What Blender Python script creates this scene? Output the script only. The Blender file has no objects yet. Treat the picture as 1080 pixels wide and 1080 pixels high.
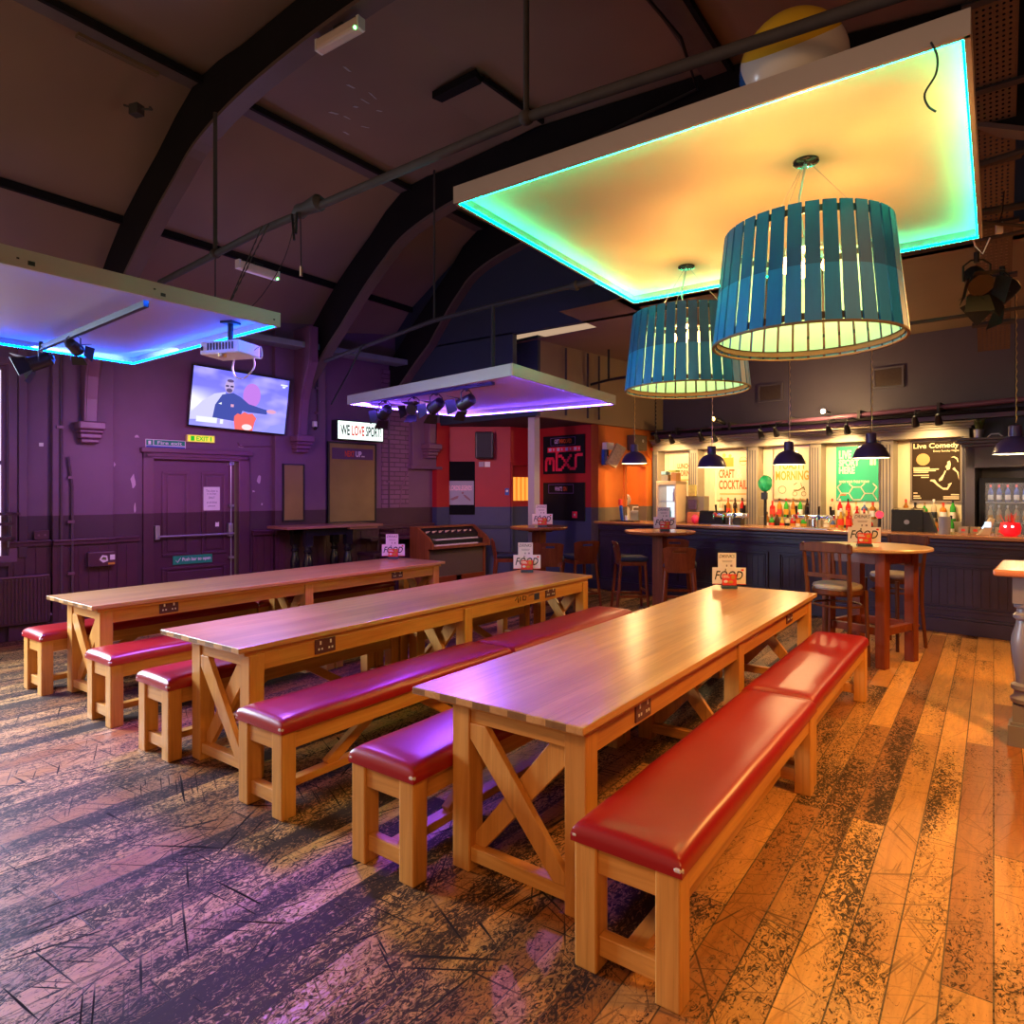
import bpy, bmesh, math, random
from mathutils import Vector, Matrix, Euler
random.seed(7)
SC = bpy.context.scene
COL = SC.collection
PI = math.pi
R = math.radians

# ---------------------------------------------------------------- camera
cam_d = bpy.data.cameras.new('camera')
cam = bpy.data.objects.new('camera', cam_d); COL.objects.link(cam)
cam_d.sensor_width = 36.0
cam_d.lens = 36.0 * 696.0 / 1080.0
cam_d.shift_y = 22.0 / 1080.0 * -1.0
cam_d.clip_start = 0.05
cam.location = (0, 0, 1.63)
cam.rotation_euler = (R(90), 0, math.atan(508.0 / 696.0))
SC.camera = cam

# ---------------------------------------------------------------- exposure, ambience
SC.view_settings.view_transform = 'Standard'
SC.view_settings.look = 'None'
SC.view_settings.exposure = 0.22
SC.view_settings.gamma = 1.0
SC.view_settings.use_curve_mapping = False
SC.cycles.use_denoising = True
SC.cycles.max_bounces = 6
SC.cycles.diffuse_bounces = 3
SC.cycles.glossy_bounces = 3
SC.cycles.transparent_max_bounces = 8
SC.cycles.sample_clamp_indirect = 6.0
SC.cycles.caustics_reflective = False
SC.cycles.caustics_refractive = False
W = bpy.data.worlds.new('ambience'); SC.world = W
W.use_nodes = True
W.node_tree.nodes['Background'].inputs[0].default_value = (1.0, 0.66, 0.42, 1)
W.node_tree.nodes['Background'].inputs[1].default_value = 0.46

# ---------------------------------------------------------------- room axes: the walls stand 8 degrees off the tables and boards
TH = R(-8.0)
def rw(a, b, z=0.0):
    return Vector((a * math.cos(TH) - b * math.sin(TH), a * math.sin(TH) + b * math.cos(TH), z))
WA = -8.92          # left wall plane
BB = 10.80          # bar back wall plane
LEFTROT = TH + PI / 2

def lamp(name, kind, loc, energy, color, rot=None, **kw):
    d = bpy.data.lights.new(name, kind)
    d.energy = energy; d.color = color
    for k, v in kw.items(): setattr(d, k, v)
    o = bpy.data.objects.new(name, d); COL.objects.link(o)
    o.location = loc
    if rot is not None: o.rotation_euler = rot
    return o
def aim(o, target):
    o.rotation_euler = (Vector(target) - o.location).to_track_quat('-Z', 'Y').to_euler()
    return o

# the hall's stage floods high on the right, warm, throwing across the floor and the near table ends
def flood(loc, tgt, e, c, size, blend=0.9, soft=0.25, name='flood_light'):
    return aim(lamp(name, 'SPOT', loc, e, c, spot_size=R(size), spot_blend=blend, shadow_soft_size=soft), tgt)
flood((1.6, 3.2, 4.4), (0.6, 4.6, 0), 1350, (1.0, 0.44, 0.09), 95)
flood((0.9, 8.0, 3.6), (-0.4, 5.0, 0), 420, (1.0, 0.46, 0.11), 100)
flood((0.6, -1.2, 3.9), (-1.2, 2.6, 0.2), 250, (1.0, 0.46, 0.14), 90, 1.0, 0.4)
# added coloured washes with no lit lantern behind them, over floor, tables and walls
flood((-4.6, 3.2, 2.70), (-3.9, 0.9, 0), 640, (0.34, 0.13, 1.0), 85, 1.0, 0.25, 'added_wash')
flood((-5.6, 1.9, 2.70), (-5.2, 1.6, 0), 260, (0.30, 0.18, 1.0), 110, 1.0, 0.3, 'added_wash')
flood((-4.2, 5.0, 2.45), (-1.95, 2.55, 0.76), 360, (0.30, 0.10, 1.0), 24, 0.9, 0.05, 'added_wash')
flood((-4.6, 5.0, 2.45), (-2.7, 1.3, 0), 150, (0.30, 0.06, 1.0), 42, 0.8, 0.08, 'added_wash')
flood((-5.2, 5.2, 2.45), (-7.1, 8.9, 1.5), 190, (1.0, 0.50, 0.50), 75, 1.0, 0.12, 'added_wash')
flood((-4.8, 4.6, 2.50), (-5.4, 4.6, 0), 170, (0.55, 0.12, 1.0), 130, 1.0, 0.3, 'added_wash')
flood((-6.2, 3.4, 2.5), (-8.6, 4.6, 1.0), 135, (0.80, 0.28, 0.80), 125, 1.0, 0.3, 'added_wash')
# daylight from the tall windows of the left side
def area(name, loc, target, sx, sy, e, c):
    o = lamp(name, 'AREA', loc, e, c, shape='RECTANGLE', size=sx, size_y=sy)
    o.data.spread = R(100)
    return aim(o, target)
area('window_daylight', rw(-8.5, -0.6, 2.1), (-4.9, 1.6, 0.0), 1.5, 2.0, 230, (0.66, 0.82, 1.0))

# spill of the LED edges: long thin lamps lying on the canopies' outer rims
def rim(a, b, out, e, c):
    a, b = Vector(a), Vector(b); L = (b-a).length; mid = (a+b)/2
    o = lamp('led_rim_light', 'AREA', mid, e, c, shape='RECTANGLE', size=L, size_y=0.012)
    x = (b-a).normalized(); z = -Vector(out).normalized(); y = z.cross(x).normalized(); x = y.cross(z)
    o.matrix_world = Matrix(((x.x, y.x, z.x, mid.x), (x.y, y.y, z.y, mid.y), (x.z, y.z, z.z, mid.z), (0, 0, 0, 1)))
    return o
rim((-6.40, 2.93, 2.81), (-4.15, 2.87, 2.81), (-0.2, 1, -0.3), 14, (0.05, 0.12, 1.0))
rim((-6.49, 0.0, 2.81), (-6.49, 2.8, 2.81), (-1, 0.1, -0.3), 16, (0.05, 0.12, 1.0))
rim((-5.60, 6.63, 2.61), (-3.50, 6.71, 2.61), (0.0, 1, -0.2), 10, (0.16, 0.06, 1.0))
rim((-5.91, 4.95, 2.61), (-5.70, 6.50, 2.61), (-1, 0, -0.3), 14, (0.20, 0.06, 1.0))
rim((-2.60, 3.0, 3.31), (-2.66, 5.3, 3.31), (-1, 0.1, 0.1), 9, (0.0, 0.7, 0.8))
# ---------------------------------------------------------------- properties, hierarchy
def empty(name, label, cat, loc=(0, 0, 0), rz=0.0, group=None):
    o = bpy.data.objects.new(name, None); COL.objects.link(o)
    o.empty_display_size = 0.1
    o.location = loc; o.rotation_euler = (0, 0, rz)
    o['label'] = label; o['category'] = cat
    if group: o['group'] = group
    return o
def tag(o, label, cat, group=None):
    o['label'] = label; o['category'] = cat
    if group: o['group'] = group
    return o
def copy_tree(o, parent=None):
    c = o.copy(); COL.objects.link(c)
    if parent is not None: c.parent = parent
    for ch in list(o.children): copy_tree(ch, c)
    return c
def again(src, label, loc, rz=0.0, group=None):
    c = copy_tree(src); c.location = loc; c.rotation_euler = (0, 0, rz); c['label'] = label
    if group: c['group'] = group
    return c

# ---------------------------------------------------------------- mesh builder
class MB:
    def __init__(self): self.bm = bmesh.new()
    def _add(self, verts, faces, M=None):
        vs = [self.bm.verts.new((M @ Vector(v)) if M else Vector(v)) for v in verts]
        for f in faces:
            try: self.bm.faces.new([vs[i] for i in f])
            except ValueError: pass
        return vs
    def box(self, x0, x1, y0, y1, z0, z1, M=None):
        v = [(x0,y0,z0),(x1,y0,z0),(x1,y1,z0),(x0,y1,z0),(x0,y0,z1),(x1,y0,z1),(x1,y1,z1),(x0,y1,z1)]
        f = [(3,2,1,0),(4,5,6,7),(0,1,5,4),(1,2,6,5),(2,3,7,6),(3,0,4,7)]
        self._add(v, f, M); return self
    def cbox(self, c, s, M=None):
        return self.box(c[0]-s[0]/2, c[0]+s[0]/2, c[1]-s[1]/2, c[1]+s[1]/2, c[2]-s[2]/2, c[2]+s[2]/2, M)
    def beam(self, p, q, w, h, up=(0,0,1)):
        p, q = Vector(p), Vector(q); d = q - p; L = d.length; d.normalize()
        s = d.cross(Vector(up))
        if s.length < 1e-4: s = d.cross(Vector((1,0,0)))
        s.normalize(); u = s.cross(d)
        M = Matrix((( s.x, d.x, u.x, p.x),(s.y, d.y, u.y, p.y),(s.z, d.z, u.z, p.z),(0,0,0,1)))
        return self.box(-w/2, w/2, 0, L, -h/2, h/2, M)
    def tube(self, pts, r, n=8, closed=False):
        pts = [Vector(p) for p in pts]; rings = []
        rr = r if isinstance(r, (list, tuple)) else [r] * len(pts)
        prev = None
        N = len(pts)
        for i, p in enumerate(pts):
            if closed: t = pts[(i+1) % N] - pts[(i-1) % N]
            else: t = pts[min(i+1, N-1)] - pts[max(i-1, 0)]
            t.normalize()
            if prev is None:
                a = Vector((0,0,1)) if abs(t.z) < 0.9 else Vector((1,0,0))
                s = t.cross(a).normalized()
            else:
                s = prev - t * prev.dot(t)
                s = s.normalized() if s.length > 1e-6 else t.orthogonal().normalized()
            prev = s; u = t.cross(s)
            rings.append([self.bm.verts.new(p + (s*math.cos(2*PI*k/n) + u*math.sin(2*PI*k/n)) * rr[i]) for k in range(n)])
        for i in range(N if closed else N-1):
            A, B = rings[i], rings[(i+1) % N]
            for k in range(n):
                self.bm.faces.new((A[k], A[(k+1)%n], B[(k+1)%n], B[k]))
        if not closed:
            self.bm.faces.new(list(reversed(rings[0]))); self.bm.faces.new(rings[-1])
        return self
    def cable(self, pts, r, n=6, k=5):
        P = [Vector(p) for p in pts]; out = []
        for i in range(len(P)-1):
            a, b, c, d = P[max(i-1, 0)], P[i], P[i+1], P[min(i+2, len(P)-1)]
            for j in range(k):
                t = j/k; out.append(0.5*((2*b) + (c-a)*t + (2*a-5*b+4*c-d)*t*t + (3*b-a-3*c+d)*t**3))
        out.append(P[-1]); return self.tube(out, r, n)
    def cyl(self, p, q, r, n=16): return self.tube([p, q], r, n)
    def lathe(self, prof, n=24, c=(0,0,0), cap=True, a0=0.0):
        rings = []
        for r, z in prof:
            rings.append([self.bm.verts.new((c[0]+r*math.cos(a0+2*PI*k/n), c[1]+r*math.sin(a0+2*PI*k/n), c[2]+z)) for k in range(n)])
        for i in range(len(rings)-1):
            A, B = rings[i], rings[i+1]
            for k in range(n): self.bm.faces.new((A[k], A[(k+1)%n], B[(k+1)%n], B[k]))
        if cap:
            self.bm.faces.new(list(reversed(rings[0]))); self.bm.faces.new(rings[-1])
        return self
    def prism(self, poly, d0, d1, axis='y', M=None):
        # poly: 2D outline; axis is the direction of thickness
        n = len(poly)
        def P(u, v, d):
            return {'y': (u, d, v), 'x': (d, u, v), 'z': (u, v, d)}[axis]
        v = [P(u, w, d0) for u, w in poly] + [P(u, w, d1) for u, w in poly]
        f = [tuple(range(n)), tuple(range(2*n-1, n-1, -1))] + [(i, i+n, (i+1)%n+n, (i+1)%n) for i in range(n)]
        self._add(v, f, M); return self
    def quad(self, *p):
        self._add(p, [tuple(range(len(p)))]); return self
    def frame(self, x0, x1, z0, z1, w, y0, y1):
        # picture-frame moulding in the XZ plane
        self.box(x0, x1, y0, y1, z1-w, z1); self.box(x0, x1, y0, y1, z0, z0+w)
        self.box(x0, x0+w, y0, y1, z0+w, z1-w); self.box(x1-w, x1, y0, y1, z0+w, z1-w)
        return self
    def ball(self, c, r, sx=1, sy=1, sz=1, seg=20, ring=12):
        M = Matrix.Translation(c) @ Matrix.Diagonal((r*sx, r*sy, r*sz, 1))
        bmesh.ops.create_uvsphere(self.bm, u_segments=seg, v_segments=ring, radius=1.0, matrix=M); return self
    def done(self, name, mat, parent=None, smooth=False, bevel=0.0, loc=None, rot=None, fix=True):
        bm = self.bm
        if fix: bmesh.ops.recalc_face_normals(bm, faces=bm.faces)
        me = bpy.data.meshes.new(name); bm.to_mesh(me); bm.free()
        if smooth:
            for p in me.polygons: p.use_smooth = True
        o = bpy.data.objects.new(name, me); COL.objects.link(o)
        if mat: me.materials.append(mat)
        if parent is not None: o.parent = parent
        if loc is not None: o.location = loc
        if rot is not None: o.rotation_euler = rot
        if smooth: me.set_sharp_from_angle(angle=R(38))
        if bevel:
            m = o.modifiers.new('bevel', 'BEVEL'); m.width = bevel; m.segments = 2; m.limit_method = 'ANGLE'; m.angle_limit = R(40)
            m.harden_normals = False
        return o
def struct(o):
    o['kind'] = 'structure'; return o

# ---------------------------------------------------------------- lettering (meshes made from the built-in font)
def text(s, parent, x0, x1, z0, z1, y, mat, name='lettering', bold=0.0, shear=0.0, extrude=0.0006, sx=None, lines=None):
    c = bpy.data.curves.new('t', 'FONT'); c.body = s; c.size = 1.0; c.offset = bold; c.shear = shear
    c.extrude = 0.0; c.resolution_u = 3; c.align_x = 'CENTER'; c.space_line = 0.85
    o = bpy.data.objects.new('t', c); COL.objects.link(o)
    dg = bpy.context.evaluated_depsgraph_get(); dg.update()
    me = bpy.data.meshes.new_from_object(o.evaluated_get(dg))
    bpy.data.objects.remove(o); bpy.data.curves.remove(c)
    xs = [v.co.x for v in me.vertices]; ys = [v.co.y for v in me.vertices]
    ax, bx, ay, by = min(xs), max(xs), min(ys), max(ys)
    for v in me.vertices:
        v.co = Vector((x0 + (v.co.x-ax)/(bx-ax)*(x1-x0), y, z0 + (v.co.y-ay)/(by-ay)*(z1-z0)))
    me.name = name; me.materials.clear(); me.materials.append(mat)
    t = bpy.data.objects.new(name, me); COL.objects.link(t)
    if parent is not None: t.parent = parent
    return t

# ---------------------------------------------------------------- materials
MATS = {}
def nt(name):
    m = bpy.data.materials.new(name); m.use_nodes = True
    n = m.node_tree.nodes; l = m.node_tree.links
    return m, n, l, n['Principled BSDF']
def N(n, t, **kw):
    x = n.new(t)
    for k, v in kw.items():
        if k.startswith('i_'): x.inputs[k[2:].replace('_', ' ')].default_value = v
        else: setattr(x, k, v)
    return x
def mathn(n, l, op, a, b=None, clamp=False):
    x = n.new('ShaderNodeMath'); x.operation = op; x.use_clamp = clamp
    for i, v in enumerate((a, b)):
        if v is None: continue
        if isinstance(v, (int, float)): x.inputs[i].default_value = v
        else: l.new(v, x.inputs[i])
    return x.outputs[0]
def mixc(n, l, fac, a, b, mode='MIX'):
    x = n.new('ShaderNodeMix'); x.data_type = 'RGBA'; x.blend_type = mode
    for s, v in ((x.inputs[0], fac), (x.inputs[6], a), (x.inputs[7], b)):
        if isinstance(v, (int, float)): s.default_value = v
        elif isinstance(v, tuple): s.default_value = v if len(v) == 4 else v + (1,)
        else: l.new(v, s)
    return x.outputs[2]
def ramp(n, l, src, lo, hi):
    x = n.new('ShaderNodeMapRange'); x.inputs[1].default_value = lo; x.inputs[2].default_value = hi
    l.new(src, x.inputs[0]); return x.outputs[0]
def coords(n, l, kind='Object', scale=(1,1,1), rot=(0,0,0)):
    t = n.new('ShaderNodeTexCoord'); m = n.new('ShaderNodeMapping')
    m.inputs['Scale'].default_value = scale; m.inputs['Rotation'].default_value = rot
    l.new(t.outputs[kind], m.inputs[0]); return m.outputs[0]
def noise(n, l, vec, scale=5, detail=4, rough=0.5, dist=0.0):
    x = n.new('ShaderNodeTexNoise'); x.inputs['Scale'].default_value = scale; x.inputs['Detail'].default_value = detail
    x.inputs['Roughness'].default_value = rough; x.inputs['Distortion'].default_value = dist
    l.new(vec, x.inputs['Vector']); return x.outputs['Fac']
def bump(n, l, b, h, strength=0.3, dist=0.01):
    x = n.new('ShaderNodeBump'); x.inputs['Strength'].default_value = strength; x.inputs['Distance'].default_value = dist
    l.new(h, x.inputs['Height']); l.new(x.outputs[0], b.inputs['Normal'])

def plain(name, col, rough=0.5, metal=0.0, vary=0.12, scale=6.0, bmp=0.0, spec=None):
    if name in MATS: return MATS[name]
    m, n, l, b = nt(name)
    v = coords(n, l)
    f = noise(n, l, v, scale, 3)
    dark = tuple(c * (1 - vary) for c in col); lite = tuple(min(1, c * (1 + vary)) for c in col)
    l.new(mixc(n, l, f, dark, lite), b.inputs['Base Color'])
    b.inputs['Roughness'].default_value = rough
    b.inputs['Metallic'].default_value = metal
    if spec is not None: b.inputs['Specular IOR Level'].default_value = spec
    if bmp: bump(n, l, b, noise(n, l, v, scale * 8, 3), bmp, 0.004)
    MATS[name] = m; return m
def ramp2(n, l, src, o0, o1):
    x = n.new('ShaderNodeMapRange'); x.inputs[3].default_value = o0; x.inputs[4].default_value = o1
    l.new(src, x.inputs[0]); return x.outputs[0]
def glow(name, col, strength):
    if name in MATS: return MATS[name]
    m = bpy.data.materials.new(name); m.use_nodes = True
    n = m.node_tree.nodes; l = m.node_tree.links; n.clear()
    e = n.new('ShaderNodeEmission'); o = n.new('ShaderNodeOutputMaterial')
    e.inputs[0].default_value = col + (1,); e.inputs[1].default_value = strength
    l.new(e.outputs[0], o.inputs[0]); MATS[name] = m; return m
def wood(name, c1, c2, axis='y', rough=0.35, fine=26.0, stave=0.0, coat=0.0, staveax=None):
    """grain runs along axis; stave > 0 gives glued boards of that width across the top"""
    if name in MATS: return MATS[name]
    m, n, l, b = nt(name)
    st = {'x': (0.6, 9, 9), 'y': (9, 0.6, 9), 'z': (9, 9, 0.6)}[axis]
    v = coords(n, l, 'Object', st)
    g = noise(n, l, v, 1.6, 5, 0.6, 1.2)
    st2 = tuple(s * 5 if s > 1 else s * 2.2 for s in st)
    g2 = noise(n, l, coords(n, l, 'Object', st2), 1.5, 3, 0.6)
    col = mixc(n, l, ramp(n, l, g, 0.3, 0.72), c1, c2)
    col = mixc(n, l, mathn(n, l, 'MULTIPLY', ramp(n, l, g2, 0.52, 0.8), 0.45), col, tuple(c * 0.55 for c in c1))
    if stave:
        br = n.new('ShaderNodeTexBrick')
        l.new(coords(n, l, 'Object', (1, 1, 1), (0, 0, R(90))), br.inputs['Vector'])
        br.inputs['Scale'].default_value = 1.0; br.inputs['Brick Width'].default_value = 60.0 if stave > 0.5 else 9.0
        br.inputs['Row Height'].default_value = stave; br.inputs['Mortar Size'].default_value = 0.0006
        br.inputs['Color1'].default_value = (0.84, 0.81, 0.77, 1); br.inputs['Color2'].default_value = (1.08, 1.06, 1.0, 1)
        br.inputs['Mortar'].default_value = (0.35, 0.3, 0.25, 1)
        br.offset = 0.37
        col = mixc(n, l, 0.9, col, br.outputs['Color'], 'MULTIPLY')
    l.new(col, b.inputs['Base Color'])
    l.new(ramp2(n, l, g, rough * 0.8, rough * 1.25), b.inputs['Roughness'])
    b.inputs['Coat Weight'].default_value = coat; b.inputs['Coat Roughness'].default_value = 0.27
    bump(n, l, b, g2, 0.12, 0.002)
    MATS[name] = m; return m
def twotone(name, top, low, zsplit, rough=0.55, vary=0.15, grooves=0.0):
    """wall paint in two colours that meet at a dado line"""
    if name in MATS: return MATS[name]
    m, n, l, b = nt(name)
    geo = n.new('ShaderNodeNewGeometry'); sep = n.new('ShaderNodeSeparateXYZ'); l.new(geo.outputs['Position'], sep.inputs[0])
    f = mathn(n, l, 'GREATER_THAN', sep.outputs['Z'], zsplit)
    col = mixc(n, l, f, low, top)
    ns = noise(n, l, coords(n, l), 2.2, 5, 0.6)
    col = mixc(n, l, ramp(n, l, ns, 0.35, 0.7), mixc(n, l, 1.0, col, (1-vary,)*3, 'MULTIPLY'), col)
    l.new(col, b.inputs['Base Color']); b.inputs['Roughness'].default_value = rough
    bump(n, l, b, noise(n, l, coords(n, l), 60, 3), 0.12, 0.003)
    MATS[name] = m; return m

# palette
M_plum   = twotone('plum_wall_paint', (0.175, 0.085, 0.145), (0.062, 0.020, 0.036), 1.355)
M_maroon = plain('maroon_gloss_paint', (0.075, 0.022, 0.042), 0.34, vary=0.2)
M_plumtrim = plain('plum_trim_paint', (0.17, 0.07, 0.125), 0.4)
M_red    = twotone('red_navy_wall_paint', (0.42, 0.010, 0.018), (0.045, 0.055, 0.14), 1.355)
M_orange = twotone('orange_wall_paint', (0.80, 0.20, 0.025), (0.22, 0.17, 0.12), 1.355)
M_ceil   = plain('ceiling_dark_paint', (0.25, 0.165, 0.115), 0.6, vary=0.3, scale=0.8)
M_rib    = plain('rib_dark_paint', (0.012, 0.010, 0.011), 0.8, vary=0.25, scale=3, spec=0.15)
M_navywall = plain('navy_dark_paint', (0.028, 0.036, 0.066), 0.6, vary=0.15, scale=2)
M_tan    = plain('tan_wall_paint', (0.26, 0.18, 0.105), 0.6, vary=0.12, scale=2)
M_greywall = plain('slate_wall_paint', (0.085, 0.07, 0.092), 0.6, vary=0.15, scale=2)
M_brownceil = plain('brown_low_ceiling_paint', (0.20, 0.13, 0.085), 0.65, vary=0.15, scale=1.5)
M_bar    = plain('bar_front_paint', (0.046, 0.032, 0.062), 0.32, vary=0.25, scale=4)
M_barcap = wood('bar_top_wood', (0.36, 0.13, 0.045), (0.55, 0.24, 0.09), 'x', 0.25, coat=0.5)
M_barcab = plain('back_bar_paint', (0.30, 0.25, 0.19), 0.45, vary=0.1)
M_board  = plain('back_bar_boarding', (0.78, 0.66, 0.46), 0.5, vary=0.06)
OAK1, OAK2 = (0.52, 0.20, 0.035), (0.70, 0.33, 0.075)
M_oakx = wood('oak_grain_x', OAK1, OAK2, 'x', 0.36)
M_oaky = wood('oak_grain_y', OAK1, OAK2, 'y', 0.36)
M_oakz = wood('oak_grain_z', OAK1, OAK2, 'z', 0.36)
M_oaktop = wood('oak_table_top', (0.46, 0.21, 0.065), (0.66, 0.36, 0.13), 'y', 0.30, stave=0.09, coat=0.65)
M_dwx = wood('walnut_grain_x', (0.13, 0.025, 0.010), (0.26, 0.055, 0.016), 'x', 0.3, coat=0.3)
M_dwz = wood('walnut_grain_z', (0.13, 0.025, 0.010), (0.26, 0.055, 0.016), 'z', 0.38, coat=0.05)
M_brz = wood('brown_wood_z', (0.075, 0.020, 0.007), (0.16, 0.046, 0.013), 'z', 0.45, coat=0.0)
M_leather = plain('red_leather', (0.30, 0.006, 0.007), 0.32, vary=0.06, scale=3, bmp=0.04)
for k_ in ('walnut_grain_x', 'walnut_grain_z', 'brown_wood_z'): MATS[k_].node_tree.nodes['Principled BSDF'].inputs['Specular IOR Level'].default_value = 0.2
M_navyfab = plain('navy_fabric', (0.015, 0.02, 0.045), 0.8, vary=0.3, scale=30)
M_greyfab = plain('grey_fabric', (0.35, 0.30, 0.26), 0.8, vary=0.15, scale=30)
M_black  = plain('black_metal', (0.012, 0.012, 0.014), 0.38, vary=0.2)
M_blackgloss = plain('black_gloss', (0.010, 0.010, 0.014), 0.12, vary=0.1)
M_pipe   = plain('grey_pipe', (0.050, 0.042, 0.042), 0.75, metal=0.0, vary=0.3, scale=10)
M_chrome = plain('chrome', (0.75, 0.75, 0.78), 0.15, metal=1.0, vary=0.05)
M_steel  = plain('steel', (0.45, 0.44, 0.46), 0.35, metal=0.8, vary=0.1)
M_white  = plain('white_plastic', (0.78, 0.76, 0.74), 0.45, vary=0.05)
M_whitepaint = plain('white_fascia_paint', (0.40, 0.36, 0.34), 0.45, vary=0.06, scale=3)
M_paper  = plain('cream_card', (0.82, 0.72, 0.60), 0.6, vary=0.03)
M_ink    = plain('black_ink', (0.015, 0.013, 0.012), 0.6, vary=0.05)
M_orangeink = plain('orange_ink', (0.66, 0.085, 0.008), 0.6, vary=0.05)
M_redcard = plain('red_card', (0.75, 0.05, 0.03), 0.5, vary=0.1, scale=20)
M_lightink = plain('cream_ink', (0.85, 0.78, 0.62), 0.6, vary=0.03)
M_gold   = plain('gold_ink', (0.60, 0.27, 0.02), 0.5, vary=0.05)
M_brass  = plain('brass', (0.8, 0.55, 0.22), 0.3, metal=1.0, vary=0.1)
M_green  = plain('sign_green', (0.01, 0.30, 0.14), 0.45, vary=0.05)
M_blue   = plain('sign_blue', (0.02, 0.08, 0.40), 0.45, vary=0.05)
# ================================================================ STRUCTURE
def floor_mat():
    m, n, l, b = nt('worn_floor_boards')
    base = coords(n, l, 'Object', (1, 1, 1), (0, 0, R(90)))
    br = n.new('ShaderNodeTexBrick'); l.new(base, br.inputs['Vector'])
    br.offset = 0.41; br.inputs['Scale'].default_value = 1.0
    br.inputs['Brick Width'].default_value = 2.6; br.inputs['Row Height'].default_value = 0.142
    br.inputs['Mortar Size'].default_value = 0.0032; br.inputs['Mortar Smooth'].default_value = 0.3
    br.inputs['Bias'].default_value = 0.0
    br.inputs['Color1'].default_value = (0.0, 0.0, 0.0, 1); br.inputs['Color2'].default_value = (1, 1, 1, 1)
    br.inputs['Mortar'].default_value = (0.5, 0.5, 0.5, 1)
    plank = br.outputs['Color']
    grain = noise(n, l, coords(n, l, 'Object', (14, 1.1, 1)), 2.0, 6, 0.62, 1.4)
    c = mixc(n, l, plank, (0.32, 0.105, 0.020), (0.78, 0.40, 0.115))
    c = mixc(n, l, ramp(n, l, grain, 0.30, 0.75), mixc(n, l, 1.0, c, (0.62, 0.58, 0.55), 'MULTIPLY'), c)
    # black trodden-in wear: blotches stretched along the boards, different on every board
    pv = n.new('ShaderNodeVectorMath'); pv.operation = 'SCALE'; l.new(plank, pv.inputs[0]); pv.inputs[3].default_value = 7.0
    av = n.new('ShaderNodeVectorMath'); av.operation = 'ADD'; l.new(coords(n, l, 'Object', (3.2, 0.55, 1)), av.inputs[0]); l.new(pv.outputs[0], av.inputs[1])
    big = noise(n, l, av.outputs[0], 0.9, 3, 0.55)
    av2 = n.new('ShaderNodeVectorMath'); av2.operation = 'ADD'; l.new(coords(n, l, 'Object', (26, 13, 1)), av2.inputs[0]); l.new(pv.outputs[0], av2.inputs[1])
    fleck = noise(n, l, av2.outputs[0], 1.6, 6, 0.72, 2.2)
    # more wear between the benches and towards the door side
    sep = n.new('ShaderNodeSeparateXYZ'); l.new(coords(n, l), sep.inputs[0])
    side = ramp(n, l, sep.outputs['X'], 0.4, -2.2)
    thr = mathn(n, l, 'SUBTRACT', 0.768, mathn(n, l, 'MULTIPLY', side, 0.112))
    s = mathn(n, l, 'ADD', mathn(n, l, 'MULTIPLY', big, 0.56), mathn(n, l, 'MULTIPLY', fleck, 0.74))
    d = mathn(n, l, 'SUBTRACT', s, thr)
    wear = mathn(n, l, 'MULTIPLY', mathn(n, l, 'ADD', d, 0.10), 9.0, True)
    wear = ramp(n, l, wear, 0.42, 1.0)
    # scratches
    tot = None
    for (sc, rz, st, w, k) in ((2.6, 0.3, (1.0, 2.2, 1), 0.010, 3), (3.7, 1.2, (2.0, 0.8, 1), 0.012, 5), (5.5, 2.2, (1.0, 1.6, 1), 0.016, 2), (8.0, 0.9, (1.8, 1, 1), 0.02, 4)):
        vo = n.new('ShaderNodeTexVoronoi'); vo.feature = 'DISTANCE_TO_EDGE'; vo.inputs['Scale'].default_value = sc
        l.new(coords(n, l, 'Object', st, (0, 0, rz)), vo.inputs['Vector'])
        line = ramp(n, l, vo.outputs['Distance'], w, w * 0.25)
        msk = ramp(n, l, noise(n, l, coords(n, l, 'Object', (1, 1, 1), (0, 0, k)), 1.4 + k * 0.5, 3), 0.46, 0.60)
        v = mathn(n, l, 'MULTIPLY', line, msk)
        tot = v if tot is None else mathn(n, l, 'MAXIMUM', tot, v)
    tot = mathn(n, l, 'MULTIPLY', tot, 0.55)
    for (rz, k, th) in ((0.35, 1, 0.655), (-0.55, 2, 0.655), (1.0, 3, 0.66), (-1.15, 4, 0.665), (0.12, 5, 0.655), (1.5, 6, 0.67)):
        mp1 = n.new('ShaderNodeMapping'); mp1.inputs['Rotation'].default_value = (0, 0, rz); l.new(n.new('ShaderNodeTexCoord').outputs['Object'], mp1.inputs[0])
        mp2 = n.new('ShaderNodeMapping'); mp2.inputs['Scale'].default_value = (62, 1.6, 1); mp2.inputs['Location'].default_value = (k*3.1, k*1.7, k); l.new(mp1.outputs[0], mp2.inputs[0])
        st_ = noise(n, l, mp2.outputs[0], 1.0, 1.0, 0.4, 0.25)
        line = ramp(n, l, st_, th, th + 0.035)
        msk = ramp(n, l, noise(n, l, coords(n, l, 'Object', (1, 1, 1), (0, 0, k)), 1.1 + 0.3*k, 2), 0.40, 0.58)
        tot = mathn(n, l, 'MAXIMUM', tot, mathn(n, l, 'MULTIPLY', line, msk))
    nearm = ramp(n, l, sep.outputs['Y'], 6.5, 2.5)
    tot = mathn(n, l, 'MULTIPLY', tot, mathn(n, l, 'ADD', mathn(n, l, 'MULTIPLY', nearm, 0.7), 0.25))
    tot = mathn(n, l, 'MULTIPLY', tot, mathn(n, l, 'ADD', mathn(n, l, 'MULTIPLY', side, 0.9), 0.4))
    dirt = mathn(n, l, 'MAXIMUM', mathn(n, l, 'MULTIPLY', wear, 0.95), tot)
    c = mixc(n, l, dirt, c, (0.018, 0.013, 0.014))
    gap = mathn(n, l, 'MULTIPLY', br.outputs['Fac'], 0.85)
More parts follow.
